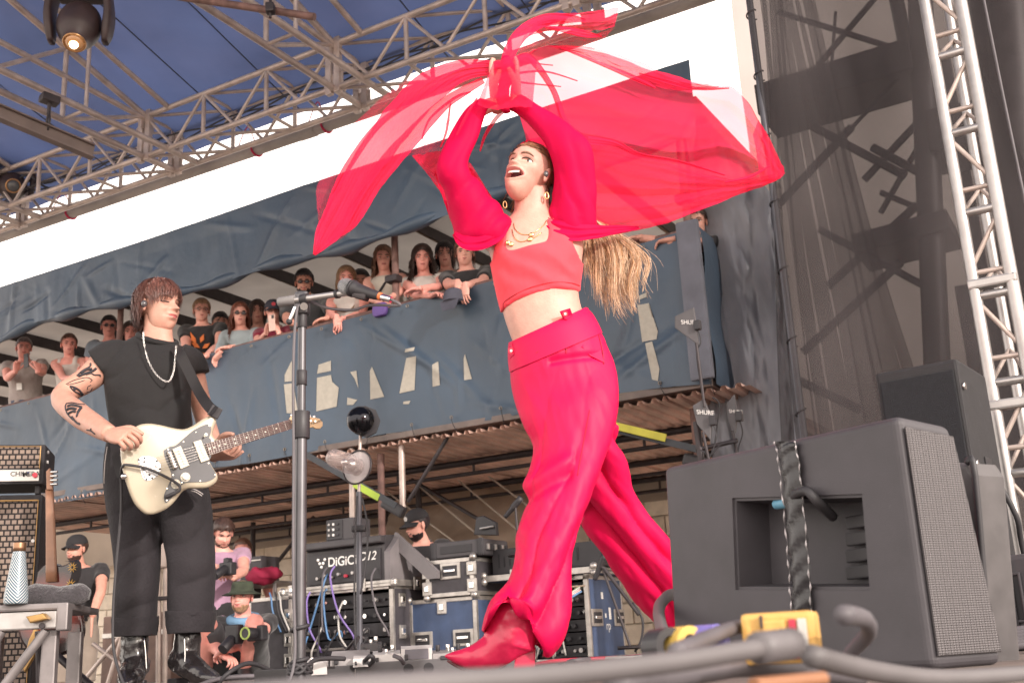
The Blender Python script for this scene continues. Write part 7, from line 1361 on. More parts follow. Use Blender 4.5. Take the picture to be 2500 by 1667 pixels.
# strap and lead
def ribbon(name, pts, w_, mat, par, nrm, th=.003):
    Q = [Vector(q) for q in spline(pts, 6)]; V = []; F = []
    for i, q in enumerate(Q):
        d = (Q[min(i + 1, len(Q) - 1)] - Q[max(i - 1, 0)]).normalized(); s_ = d.cross(Vector(nrm)).normalized() * w_ / 2; V += [q - s_, q + s_, q + s_ - Vector(nrm) * th, q - s_ - Vector(nrm) * th]
    for i in range(len(Q) - 1): F += [(4 * i + j, 4 * i + (j + 1) % 4, 4 * i + 4 + (j + 1) % 4, 4 * i + 4 + j) for j in range(4)]
    return ob(name, V, F, mat, par)
cm_ = Vector((0, -1, 0))
gs = thing('guitar_strap', gp(528, 1010), 'black guitar strap running from the shoulder to the guitar horn', 'strap')
ribbon('strap_band', [P(425, 846, YG - .09), P(440, 866, YG - .155), P(460, 905, YG - .17), P(485, 955, YG - .2), P(508, 990, YG - .27), P(524, 1004, YG - .32)], .042, M('black_leather', (.012, .010, .011), .65), gs, cm_); box('strap_end', gp(524, 1006, .008), Vector((.04, .0, -.02)), gn * .008, Vector((.02, 0, .04)), BLK, gs, .006)
ribbon('strap_tail', [P(268, 1040, YG - .12), P(282, 1080, YG - .2), P(292, 1130, YG - .26), P(300, 1160, YG - .29)], .05, M('black_leather', (.03, .026, .028)), gs, cm_); V, F = sphere(gp(303, 1163, .004), .012, 14, 10); ob('strap_button', V, F, CHROME, gs, True)
tag(pipe('guitar_cable', [gp(*zg([(612, 912)])[0], .012), gp(*zg([(680, 885)])[0], .022), gp(*zg([(728, 855)])[0], .03), gp(*zg([(715, 800)])[0], .03), gp(*zg([(600, 730)])[0], .03), gp(*zg([(420, 650)])[0], .03), gp(*zg([(250, 615)])[0], .025), gp(*zg([(195, 620)])[0], .01), P(296, 1160, YG - .28), P(296, 1250, YG - .25), P(284, 1380, YG - .24), P(276, 1500, YG - .24), P(280, 1600, YG - .25), P(310, 1690, YG - .3)], .0055, RUB, None, 8, 6), 'black lead plugged into the cream guitar and hanging to the floor', 'cable')
tube('jack_plug', gp(*zg([(606, 915)])[0], .008), gp(*zg([(690, 880)])[0], .022), .008, BLK, gtr, 12)
# ============================================================ THE SINGER
YS = 3.5
sg_ = thing('person', Vector((*P(1260, 1650, 3.35)[:2], 0)), 'singer in red crop top and wide red trousers striding with both arms raised', 'person')
SATIN = M('crimson_satin', (.66, .001, .066), .52, 0, .06, 4, bump=.08, bs=300, sheen=.0, spec=.26)
TOPM = M('coral_jersey', (.86, .062, .088), .7, 0, .05, 5, bump=.12, bs=300, sheen=.12, spec=.2)
HMB0 = hairmat('brow_brown', (.17, .085, .055)); hcS = P(1287, 425, YS - .02); fS = Vector((-.42, -.83, .30)); hS = Head(frame_m(hcS, fS, Zv + Vector((.24, 0, 0))), .226, 130, 104, smile=1.0, opn=1.0, jaw=.82, nose=.72)
tor = [(1295, 935, 1460, 880, YS, .085), (1278, 888, 1446, 818, YS, .09), (1252, 835, 1424, 766, YS, .094), (1230, 772, 1412, 714, YS, .095), (1213, 705, 1418, 655, YS, .108), (1198, 630, 1424, 598, YS, .118), (1188, 580, 1416, 556, YS, .10), (1220, 548, 1372, 532, YS, .078), (1252, 520, 1344, 510, YS, .06), (1256, 490, 1340, 480, YS, .056), (1258, 455, 1336, 450, YS, .052)]
shR_, elR_, wrR_ = P(1196, 572, YS), P(1098, 405, YS - .10), P(1212, 252, YS - .06)
shL_, elL_, wrL_ = P(1408, 552, YS), P(1428, 372, YS - .08), P(1258, 246, YS - .06)
arm = lambda a, s0_, e, w_: sweep([a, s0_, lerp(s0_, e, .5), e, lerp(e, w_, .35), w_], [.052, .053, .045, .039, .038, .027], 18, 4)
V, F = remesh(*join(sil(tor, 36, 4), sweep([P(1230, 585, YS), shR_, P(1150, 500, YS - .04), P(1104, 408, YS - .09), P(1130, 340, YS - .09), P(1164, 276, YS - .07), wrR_], [.052, .050, .042, .034, .030, .026, .025], 18, 4), sweep([P(1370, 570, YS), shL_, P(1404, 500, YS - .02), P(1402, 432, YS - .05), P(1391, 370, YS - .08), P(1354, 322, YS - .08), P(1298, 276, YS - .07), wrL_], [.052, .048, .042, .038, .034, .030, .025, .024], 18, 4)), .0062, 5); n0 = len(F)
bV, bF = V, F
hA = hand(wrR_, P(1200, 170, YS - .06) - wrR_, Vector((.9, -.1, 0)), Vector((.1, -1, .2)), .175, (.06, .1, .1), .16); hB = hand(wrL_, P(1262, 150, YS - .05) - wrL_, Vector((-.9, -.1, 0)), Vector((-.1, -1, .1)), .175, (.04, .08, .1), .10)
V2, F2 = join((V, F), (hS.verts(), hS.F), hS.ears(), hA, hB); mi = [0] * n0 + hS.mi + [0] * (len(F2) - n0 - len(hS.F)); ob('body', V2, F2, [SKH, LIP2, MOUTH], sg_, True, mi)
hS.face_parts(sg_, (-.25, .4), HMB0)
# teeth: upper arch and a glimpse of the lower one
for z, hh, dy in ((-.214, .044, -.062),):
    y0 = hS.at(.0, -.17); pts = []
    V = []; F = []; n = 12
    for i in range(n + 1):
        x = (i / n - .5) * .20; y = y0 + dy - 2.6 * x * x + .01; zz = z + 1.6 * x * x
        V += [hS.w((x, y, zz + hh / 2)), hS.w((x, y + .006, zz - hh / 2))]
    F = [(2 * i, 2 * i + 1, 2 * i + 3, 2 * i + 2) for i in range(n)]; ob('teeth', V, F, TEETH, sg_, True)
# hair drawn back tight, then streaming out in a long tail
HDB = hairmat('honey', (.26, .125, .07)); HLB = hairmat('blond', (.68, .46, .31)); HMB = hairmat('golden', (.46, .25, .12))
hS.scalp(mat=HDB, par=sg_, lift=.022, fringe=.285, nape=-.16, side=.10, lump=.01)
hS.strands(420, .5, HDB, sg_, 8, back=1.6, wave=.004, width=.016, fringe=.285, side=.10, nape=-.16, lift=.028)
V, F = sphere(P(1350, 490, YS + .06), (.055, .06, .085), 18, 12); ob('hair_bun', wrinkle(V, .012, 20), F, HB, sg_, True)
G = [[(1350, 470, .06), (1400, 520, .14), (1425, 570, .16), (1432, 640, .12), (1445, 710, .10), (1462, 780, .08)], [(1350, 470, .06), (1405, 515, .15), (1450, 565, .17), (1480, 640, .14), (1490, 720, .11), (1500, 790, .09)], [(1352, 470, .06), (1410, 510, .15), (1490, 565, .18), (1535, 630, .15), (1540, 710, .12), (1575, 775, .10)], [(1352, 468, .06), (1420, 508, .15), (1510, 575, .18), (1556, 630, .16), (1550, 690, .13), (1535, 760, .12)]]
GS = [np.array(spline(g, 5)) for g in G]
rnd = np.random.RandomState(11)
CLp = [(rnd.uniform(0, len(GS) - 1.001), rnd.uniform(.62, 1.0), rnd.uniform(0, 6.28), rnd.normal(0, 10), rnd.uniform(8, 20), rnd.normal(0, .03), rnd.uniform(4, 8)) for _ in range(46)]
for mat_, n in ((HMB, 750), (HLB, 900), (HDB, 260)):
    V = []; F = []
    for k in range(n):
        ct, cl_, cph, cx, cw_, cy, cf = CLp[rnd.randint(len(CLp))]
        t = min(max(ct + rnd.normal(0, .12), 0), len(GS) - 1.001); i = int(t); g = lerp(GS[i], GS[i + 1], t - i); L = cl_ * rnd.uniform(.85, 1.0); m = max(8, int(len(g) * L)); g = g[:m].copy(); a = np.linspace(0, 1, m)
        g[:, 0] += (cx + rnd.normal(0, 3)) * a + cw_ * np.sin(a * cf + cph) * a; g[:, 1] += rnd.normal(0, 4) * a + .5 * cw_ * np.cos(a * cf + cph) * a; g[:, 2] += cy * a + rnd.normal(0, .010) + .02 * np.sin(a * cf * 1.1 + cph) * a
        if rnd.rand() < .05: g[:, 0] += 30 * a ** 3 * rnd.randn(); g[:, 1] += 18 * a ** 3 * rnd.randn()
        pts = [P(x, y, YS + d) for x, y, d in g]; b = len(V); w0 = rnd.uniform(.0006, .0013)
        for j, q in enumerate(pts):
            d = pts[min(j + 1, m - 1)] - pts[max(j - 1, 0)]; s_ = d.cross(q - CAM).normalized() * w0 * (1 - .75 * (j / (m - 1)) ** 2); o = (CAM - q).normalized() * w0 * .5; V += [q - s_, q + o, q + s_]
        for j in range(m - 1): a0 = b + 3 * j; F += [(a0, a0 + 3, a0 + 4, a0 + 1), (a0 + 1, a0 + 4, a0 + 5, a0 + 2)]
    ob('hair_tail', V, F, mat_, sg_, True)
# crop top, cut from the body's own surface
def inside(x, y, poly):
    c = False; j = len(poly) - 1
    for i in range(len(poly)):
        xi, yi = poly[i]; xj, yj = poly[j]
        if (yi > y) != (yj > y) and x < (xj - xi) * (y - yi) / (yj - yi) + xi: c = not c
        j = i
    return c
hem = spline([(1190, 800), (1226, 776), (1232, 752), (1284, 722), (1345, 705), (1398, 707), (1421, 717), (1450, 735)], 4)
poly = [(1190, 640), (1203, 640), (1210, 600), (1216, 570), (1240, 548), (1236, 575), (1230, 616), (1285, 604), (1341, 590), (1340, 562), (1336, 535), (1366, 540), (1386, 575), (1404, 610), (1418, 642), (1450, 640)] + [tuple(q) for q in reversed(hem)]
px_ = [pix(p) for p in bV]; keep = [inside(x, y, poly) and abs(p.y - YS) < .3 for (x, y), p in zip(px_, bV)]
nr = [Vector() for _ in bV]
for f in bF:
    a, b, c = bV[f[0]], bV[f[1]], bV[f[2]]; n_ = (b - a).cross(c - a)
    for i in f: nr[i] += n_
idx = {}; V = []; F = []
for f in bF:
    if sum(keep[i] for i in f) >= 2:
        for i in f:
            if i not in idx: idx[i] = len(V); V.append(bV[i] + nr[i].normalized() * (.007 if keep[i] else .0005))
        F.append(tuple(idx[i] for i in f))
from collections import Counter
ec = Counter(tuple(sorted((f[i], f[(i + 1) % len(f)]))) for f in F for i in range(len(f))); nb_ = {}
for (a, b), c in ec.items():
    if c == 1: nb_.setdefault(a, []).append(b); nb_.setdefault(b, []).append(a)
for _ in range(24):
    V0 = list(V)
    for i, ns_ in nb_.items():
        if len(ns_) == 2: V[i] = V0[i] * .4 + (V0[ns_[0]] + V0[ns_[1]]) * .3
def topfold(p):
    x, y = pix(p); return p + Vector((0, -1, 0)) * (.004 * math.sin((y - .5 * x) * .10 + 3 * fbm(p, 5)) * math.exp(-((y - 650) / 60) ** 2) + .003 * fbm(p, 14))
ob('crop_top', [topfold(p) for p in V], F, TOPM, sg_, True)
q = [P(x, y, YS - .115) for x, y in hem[3:-3]]; bvS = BVHTree.FromPolygons(V, F)
def on_top(x, y, e=.002):
    d = ray(x, y).normalized(); h = bvS.ray_cast(CAM, d); return h[0] - d * e if h[0] else None
for dy in (16,):
    qq = [on_top(float(x), float(y) - dy) for x, y in hem[3:-3]]; qq = [a for a in qq if a is not None]
    if len(qq) > 3: pipe('hem_seam', qq, .0013, M('coral_shade_thread', (.55, .03, .05)), sg_, 5, 1)
# trousers
hip = [(1247, 836, 1434, 750, YS, .112), (1243, 870, 1452, 785, YS, .122), (1245, 912, 1480, 835, YS, .128), (1252, 965, 1503, 890, YS, .13), (1275, 1030, 1512, 955, YS - .03, .125), (1298, 1090, 1508, 1020, YS - .05, .118), (1290, 1150, 1490, 1085, YS - .07, .11), (1278, 1222, 1462, 1162, YS - .10, .105), (1268, 1290, 1440, 1232, YS - .12, .10), (1262, 1352, 1416, 1312, YS - .14, .10), (1240, 1422, 1395, 1400, YS - .15, .105), (1206, 1478, 1372, 1492, YS - .16, .115), (1182, 1515, 1354, 1560, YS - .17, .12), (1172, 1540, 1336, 1596, YS - .17, .118)]
rear = [(1300, 930, 1460, 915, YS + .08, .10), (1372, 1060, 1502, 1030, YS + .10, .105), (1392, 1150, 1530, 1160, YS + .17, .105), (1414, 1245, 1562, 1235, YS + .25, .105), (1455, 1335, 1625, 1312, YS + .33, .105), (1508, 1425, 1682, 1385, YS + .42, .11), (1588, 1500, 1725, 1450, YS + .50, .11), (1640, 1545, 1745, 1500, YS + .54, .10)]
V, F = remesh(*join(sil(hip, 44, 4), sil(rear, 36, 4)), .0062, 3)
nr = [Vector() for _ in V]
for f in F:
    n_ = (V[f[1]] - V[f[0]]).cross(V[f[2]] - V[f[0]])
    for i in f: nr[i] += n_
def pfold(i):
    p = V[i]; x, y = pix(p); n_ = nr[i].normalized(); t = max(0, min(1, (y - 960) / 500)); front = p.y < YS + .03 + .0003 * max(0, x - 1400)
    if x > 1430 + (1250 - y) * .25 and y > 1040 and p.y > YS - .01:       # rear leg: long folds falling along the shin
        c = (x - 1400) * .82 - (y - 1100) * .72; a = .026 * (abs(math.sin(c * .036 + 1.2 * fbm(p, 2.4))) ** .7 - .6) + .012 * fbm((c * .022, y * .004, 1), 1.0)
    else:
        c = x + .34 * (y - 900); a = (.003 + .028 * t) * (abs(math.sin(c * .030 + 1.5 * fbm(p, 2.2))) ** .6 - .65) + .014 * t * fbm((c * .020, y * .005, 3), 1.0, 3) - .006 * (1 - t) * abs(fbm((c * .02 - y * .012, y * .006, 8), 1.0, 2))
        d1 = (y - 1205) + .55 * (x - 1300); a += -.012 * math.exp(-(d1 / 16) ** 2) * (1 if 1255 < x < 1400 else 0) + .012 * math.exp(-((d1 + 30) / 22) ** 2) * (1 if 1255 < x < 1400 else 0)
        d2 = (y - 880) - .0022 * (x - 1475) ** 2 * -1; a += -.011 * math.exp(-((y - 868 - .0009 * (1470 - x) ** 2) / 9) ** 2) * (1 if 1340 < x < 1474 and y < 960 else 0)
        a += .012 * max(0, min(1, (y - 1380) / 120)) * math.sin(x * .085 + y * .02)
    a += .0020 * (.4 + t) * (abs(math.sin((x * .9 - y * .25) * .10 + 3 * fbm(p, 3.5))) ** .5 - .7)
    arch = 0
    if y > 1440 and x < 1345: arch = .105 * max(0, min(1, ((YS - .13) - p.y) / .07)) * max(0, 1 - ((x - 1254) / 74) ** 2) * max(0, min(1, (y - 1440) / 110)) ** 1.5
    return p + n_ * a + Zv * arch
V = [pfold(i) for i in range(len(V))]; ob('wide_trousers', V, F, SATIN, sg_, True)
bvT = BVHTree.FromPolygons(V, F)
def on_tr(x, y, e=.0025): d = ray(x, y).normalized(); h = bvT.ray_cast(CAM, d); return h[0] - d * e if h[0] else None
SEAM = M('crimson_seam', (.33, .0, .03), .6)
for L, r in (([(1244, 912), (1300, 868), (1379, 818), (1455, 795)], .0022), ([(1384, 820), (1383, 845), (1382, 862)], .0014), ([(1456, 800), (1470, 850), (1474, 888)], .0016), ([(1440, 1000), (1425, 1080), (1410, 1160)], .0009)):
    q = [on_tr(float(x), float(y)) for x, y in spline(L, 6)]; q = [a for a in q if a is not None]
    if len(q) > 2: pipe('trouser_seam', q, r, SEAM, sg_, 5, 1)
# waistband with button tabs
wb = [(1242, 836, 1430, 750, YS, .116), (1240, 850, 1446, 766, YS, .123), (1240, 880, 1459, 788, YS, .128), (1243, 908, 1470, 812, YS, .132)]
V, F = sil(wb, 48, 4, 1.0, False); ob('waistband', V, F, SATIN, sg_, True)
bvW = BVHTree.FromPolygons(V, F)
def on_wb(x, y, e): d = ray(x, y).normalized(); h = bvW.ray_cast(CAM, d); return (h[0] if h[0] else P(x, y, YS - .12)) - d * e
for quad, bt_ in (([(1366, 760), (1392, 752), (1398, 768), (1384, 780), (1374, 778)], (1380, 766)), ([(1242, 848), (1250, 838), (1254, 866), (1244, 876)], (1248, 856))):
    V, F = bevprism([on_wb(x, y, .007) for x, y in quad], (CAM - P(1380, 766, YS)).normalized(), .006, .0015, 1); ob('button_tab', V, F, SATIN, sg_); c = on_wb(*bt_, .009); dn = (CAM - c).normalized(); tube('button', c, c + dn * .004, .009, TOPM, sg_, 18); tube('button_centre', c + dn * .004, c + dn * .0045, .004, WHITEP, sg_, 12)
V, F = bevprism([on_tr(x, y, .004) or P(x, y, YS - .12) for x, y in ((1452, 800), (1476, 886), (1440, 868), (1420, 846))], (CAM - P(1450, 840, YS)).normalized(), .004, .001, 1); ob('pocket_flap', V, F, SATIN, sg_)
# front boot
BM_ = M('crimson_leather', (.55, .012, .066), .32, 0, .12, 14, bump=.25, bs=22, coat=.25); YF = 3.32
def bq(px, py, d=0.): return P(px, py, YF + d)
foot = [(1083, 1598, 1087, 1606, .004), (1110, 1588, 1108, 1618, .018), (1145, 1576, 1145, 1634, .030), (1175, 1556, 1185, 1640, .036), (1205, 1535, 1225, 1628, .038), (1235, 1515, 1268, 1602, .038), (1258, 1500, 1308, 1590, .038)]
R = []
for x0, y0, x1, y1, b in foot: A, Bq = bq(x0, y0), bq(x1, y1); d = ((A + Bq) / 2 - CAM).normalized(); R.append(((A + Bq) / 2, (Bq - A) / 2, d * b))
sh = []
for x0, y0, x1, y1, b in ((1178, 1556, 1308, 1592, .042), (1196, 1520, 1310, 1545, .046), (1212, 1480, 1318, 1500, .05), (1226, 1462, 1318, 1478, .045)): A, Bq = bq(x0, y0), bq(x1, y1); d = ((A + Bq) / 2 - CAM).normalized(); sh.append(((A + Bq) / 2, (Bq - A) / 2, d * b))
V, F = remesh(*join(loft(R, 24, 4), loft(sh, 24, 4)), .005, 3); ob('boot', wrinkle(V, .004, 18), F, BM_, sg_, True)
V, F = sweep([bq(x, y) for x, y in ((1092, 1612), (1120, 1627), (1150, 1638), (1185, 1644), (1210, 1640), (1235, 1622))], [.003, .0055, .006, .006, .005, .003], 8, 4); ob('boot_sole', V, F, M('dark_sole', (.10, .03, .035), .6), sg_, True)
hb = [bq(1258, 1596), bq(1308, 1580), bq(1305, 1655), bq(1252, 1655)]
for q_ in hb[2:]: q_.z = 0.002
V, F = bevprism(hb, Vector((0, -1, 0)), .05, .004, 2); ob('boot_heel', V, F, BM_, sg_)
R2 = [(P(1660, 1520, YS + .52), Vector((.04, 0, .01)), Vector((0, .045, .0))), (P(1690, 1555, YS + .54), Vector((.045, 0, .02)), Vector((0, .045, 0))), (P(1700, 1585, YS + .54), Vector((.06, 0, .02)), Vector((0, .04, 0))), (Vector((*P(1670, 1600, YS + .54)[:2], .03)), Vector((.10, 0, 0)), Vector((0, .035, 0)))]
V, F = loft(R2, 18, 4); ob('boot', V, F, BM_, sg_, True)
# jewellery and earpiece
GD = M('gold', (.75, .50, .24), .2, 1)
bvB = BVHTree.FromPolygons(bV, bF)
def on_b(x, y, e=.003): d = ray(x, y).normalized(); h = bvB.ray_cast(CAM, d); return h[0] - d * e if h[0] else None
for L in ([(1254, 545), (1258, 560), (1275, 572), (1300, 570), (1325, 552), (1334, 538)], [(1250, 560), (1256, 580), (1272, 590), (1300, 582), (1322, 568)]):
    q = [on_b(float(x), float(y)) for x, y in spline(L, 5)]; q = [a for a in q if a is not None]
    if len(q) > 2: pipe('necklace', q, .0013, GD, sg_, 5, 1)
for x, y in ((1298, 573), (1294, 584), (1240, 592), (1248, 596)):
    c = on_b(x, y, .006)
    if c: V, F = sphere(c, (.008, .003, .008), 12, 8); ob('pendant', V, F, GD, sg_, True)
er = [hS.w((s_ * .345, -.03, -.03)) for s_ in (-1, 1)]; er.sort(key=lambda p: pix(p)[0]); e_ = er[1]
V, F = sphere(e_ + Vector((-.004, -.012, 0)), (.009, .008, .012), 14, 10); ob('earpiece', V, F, M('smoked_plastic', (.06, .055, .06)), sg_, True)
for k, ec in enumerate((P(1335, 478, YS - .06), P(1233, 500, YS - .02))):
    V, F = sweep([ec + Vector((.006 * math.sin(a), 0, .012 * math.cos(a))) for a in np.linspace(0, 6.283, 18)], .0026, 8, 2); ob('hoop_earring', V, F, GD, sg_, True)
# ------------------------------------------------------------ the red chiffon cape
cape = thing('chiffon_cape', P(1238, 240, YS), 'sheer crimson chiffon cape flung out from the singer\'s raised hands', 'cape')
def chiffon(n_, alpha, c=(.95, .035, .12)):
    m = bpy.data.materials.new(n_); m.use_nodes = True; N = m.node_tree.nodes; L = m.node_tree.links; N.remove(N['Principled BSDF']); o = N['Material Output']
    df = N.new('ShaderNodeBsdfDiffuse'); df.inputs[0].default_value = (*c, 1); tr_ = N.new('ShaderNodeBsdfTranslucent'); tr_.inputs[0].default_value = (c[0], c[1] * 1.3, c[2], 1); a = N.new('ShaderNodeMixShader'); a.inputs[0].default_value = .48
    L.new(df.outputs[0], a.inputs[1]); L.new(tr_.outputs[0], a.inputs[2]); sh_ = N.new('ShaderNodeBsdfSheen'); sh_.inputs[0].default_value = (.9, .3, .35, 1)
    tp = N.new('ShaderNodeBsdfTransparent'); tp.inputs[0].default_value = (1, .90, .92, 1); mm = N.new('ShaderNodeMixShader')
    geo = N.new('ShaderNodeNewGeometry'); nz = N.new('ShaderNodeTexNoise'); nz.inputs['Scale'].default_value = 3.5; nz.inputs['Detail'].default_value = 4; L.new(geo.outputs['Position'], nz.inputs[0]); mr_ = N.new('ShaderNodeMapRange'); mr_.inputs[3].default_value = max(0, alpha - .10); mr_.inputs[4].default_value = min(1, alpha + .10); L.new(nz.outputs[0], mr_.inputs[0]); L.new(mr_.outputs[0], mm.inputs[0])
    L.new(tp.outputs[0], mm.inputs[1]); L.new(a.outputs[0], mm.inputs[2]); L.new(mm.outputs[0], o.inputs[0]); return m
SHEER = chiffon('sheer_crimson_chiffon', .66); SHEER2 = chiffon('sheer_rose_chiffon', .32); GATH = chiffon('gathered_crimson_chiffon', .86)
OPQ = M('crimson_chiffon_layers', (.62, .002, .062), .65, 0, .08, 4, bump=.12, bs=60, sheen=.0, spec=.12, transl=.2)
def sheet(name, T, Bc, mat, nu=90, nv=50, amp=.02, seed=0, fr=8.0):
    t_, b_ = np.array(spline(T, 8)), np.array(spline(Bc, 8))
    def at(c, a): q = a * (len(c) - 1); i = min(int(q), len(c) - 2); return lerp(c[i], c[i + 1], q - i)
    def f(a, b):
        p = lerp(at(t_, a), at(b_, a), b); e = min(1, 6 * min(a, 1 - a) + .15)
        bb = b + .10 * math.sin(a * 3 + seed) + .05 * fbm((a * 2, b * 2, seed), 1.0, 1); w_ = amp * (math.sin(fr * bb * 2 + seed) * .5 + .9 * abs(math.sin(fr * bb * 1.6 + seed * 2)) ** .5 + .5 * fbm((a * 1.2 + seed, bb * 7, seed), 1.0, 2)) * e
        return P(p[0] + 4 * fbm((a * 9, b * 9, seed + 3), 1.0) * e, p[1] + 4 * fbm((a * 9, b * 9, seed + 8), 1.0) * e, p[2] + w_)
    V, F = grid(f, nu, nv); return ob(name, V, F, mat, cape, True)
def band(name, pts, mat, k=10, folds=3, seed=0, n=14):
    """a gathered ribbon: (px, py, Y, width px)"""
    Q = np.array(spline(pts, k)); V = []; F = []
    for i, q in enumerate(Q):
        d = Q[min(i + 1, len(Q) - 1)][:2] - Q[max(i - 1, 0)][:2]; d = d / (np.linalg.norm(d) + 1e-9); s_ = np.array([-d[1], d[0]])
        for j in range(n + 1):
            t = j / n - .5; e = 1 + .12 * fbm((i * .11, t * 3, seed), 1.0); V.append(P(q[0] + s_[0] * q[3] * t * e, q[1] + s_[1] * q[3] * t * e, q[2] + .0045 * abs(math.sin(t * folds * 4.5 + i * .03 + seed)) ** .6 + .008 * fbm((i * .05, t * 4, seed + 4), 1.0, 2)))
    F = [(i * (n + 1) + j, i * (n + 1) + j + 1, (i + 1) * (n + 1) + j + 1, (i + 1) * (n + 1) + j) for i in range(len(Q) - 1) for j in range(n)]
    return ob(name, V, F, mat, cape, True)
# sleeves over both arms
sR_ = [(1172, 240, 1232, 258, YS - .06, .036), (1134, 270, 1192, 268, YS - .07, .042), (1090, 344, 1167, 337, YS - .09, .05), (1064, 413, 1142, 402, YS - .09, .06), (1082, 470, 1166, 440, YS - .06, .072), (1098, 530, 1212, 495, YS - .03, .088), (1114, 590, 1246, 538, YS - .01, .105), (1150, 610, 1256, 572, YS, .09)]
sL_ = [(1232, 262, 1268, 230, YS - .06, .034), (1272, 286, 1322, 262, YS - .07, .04), (1320, 338, 1388, 304, YS - .08, .048), (1340, 376, 1442, 358, YS - .08, .06), (1352, 425, 1453, 440, YS - .05, .072), (1348, 485, 1456, 505, YS - .02, .085), (1334, 530, 1456, 552, YS, .095), (1352, 566, 1440, 578, YS, .08)]
for k, rows in enumerate((sR_, sL_)):
    V, F = sil(rows, 48, 8)
    def sf(p, k=k):
        x, y = pix(p); c = (x * .8 + y * .5) if k == 0 else (x * .9 - y * .35); t = max(0, min(1, (y - 300) / 200)); a = (.003 + .012 * t) * (abs(math.sin(c * .055 + 2.2 * fbm(p, 4))) ** .6 - .6) + .007 * t * fbm(p, 7, 2); return p + Vector((a * .5, -a, a * .3))
    ob('sleeve', [sf(p) for p in V], F, OPQ, cape, True)
# layers behind the head and across the shoulders
sheet('back_panel', [(1256, 366, YS + .16), (1285, 342, YS + .17), (1330, 338, YS + .17), (1400, 366, YS + .14)], [(1330, 545, YS + .10), (1350, 560, YS + .12), (1400, 575, YS + .12), (1440, 578, YS + .12)], OPQ, 40, 40, .015, 4)
band('shoulder_fold', [(1322, 535, YS - .05, 20), (1350, 556, YS - .09, 44), (1400, 568, YS - .09, 42), (1450, 566, YS - .06, 34), (1500, 562, YS + .02, 24), (1560, 556, YS + .1, 8)], OPQ, 8, 2, 2)
band('shoulder_fold', [(1240, 548, YS - .08, 10), (1215, 572, YS - .10, 34), (1175, 590, YS - .10, 40), (1135, 590, YS - .09, 34), (1108, 570, YS - .06, 12)], OPQ, 8, 2, 6)
# right sail
sheet('sail', [(1240, 178, YS), (1330, 112, YS + .10), (1460, 128, YS + .18), (1600, 175, YS + .26), (1735, 212, YS + .34), (1790, 212, YS + .36), (1850, 290, YS + .38), (1900, 385, YS + .38), (1914, 414, YS + .38)], [(1345, 560, YS + .06), (1390, 580, YS + .09), (1440, 580, YS + .12), (1520, 570, YS + .18), (1620, 546, YS + .24), (1740, 502, YS + .30), (1820, 470, YS + .34), (1885, 446, YS + .37), (1912, 430, YS + .38)], SHEER, 130, 80, .05, 1, 5)
sheet('sail_layer', [(1345, 330, YS + .05), (1460, 350, YS + .14), (1590, 385, YS + .2), (1700, 420, YS + .26), (1800, 440, YS + .31), (1890, 425, YS + .35)], [(1350, 560, YS + .05), (1430, 580, YS + .10), (1520, 571, YS + .17), (1640, 540, YS + .23), (1750, 498, YS + .29), (1850, 458, YS + .34), (1900, 436, YS + .36)], SHEER2, 110, 40, .04, 7, 6)
sheet('sail_hem_layer', [(1335, 112, YS + .08), (1440, 115, YS + .14), (1560, 152, YS + .2), (1660, 190, YS + .26), (1760, 212, YS + .3)], [(1350, 116, YS + .08), (1460, 150, YS + .14), (1560, 195, YS + .2), (1640, 220, YS + .26), (1745, 216, YS + .3)], GATH if False else SHEER, 70, 14, .02, 3, 2)
sheet('sail_edge', [(1852, 292, YS + .36), (1880, 340, YS + .36), (1905, 395, YS + .36), (1916, 418, YS + .36), (1906, 436, YS + .36)], [(1838, 330, YS + .36), (1848, 380, YS + .36), (1855, 430, YS + .36), (1862, 452, YS + .36), (1880, 446, YS + .36)], SHEER, 40, 14, .015, 5, 2)
for pts, m_ in (([(1420, 340, YS + .08, 22), (1500, 350, YS + .14, 16), (1560, 378, YS + .18, 10), (1660, 396, YS + .24, 8), (1770, 428, YS + .3, 4)], GATH), ([(1770, 445, YS + .3, 4), (1830, 432, YS + .33, 8), (1880, 405, YS + .35, 4)], GATH), ([(1370, 118, YS + .08, 4), (1470, 158, YS + .14, 9), (1560, 196, YS + .2, 12), (1600, 215, YS + .22, 4)], GATH), ([(1560, 180, YS + .2, 4), (1690, 215, YS + .28, 8), (1780, 216, YS + .32, 3)], GATH), ([(1250, 160, YS - .02, 14), (1290, 140, YS + .03, 18), (1350, 220, YS + .06, 14), (1380, 300, YS + .05, 18), (1430, 345, YS + .04, 22)], GATH), ([(1258, 180, YS - .02, 6), (1330, 175, YS + .04, 5), (1410, 198, YS + .08, 3)], GATH), ([(1258, 200, YS - .02, 6), (1300, 205, YS + .03, 4), (1370, 212, YS + .06, 3)], GATH), ([(1255, 150, YS, 8), (1300, 155, YS + .04, 4), (1350, 160, YS + .07, 3)], GATH)): band('gathered_fold', pts, m_, 8, 2, len(pts) + pts[0][0] * .01, 8)
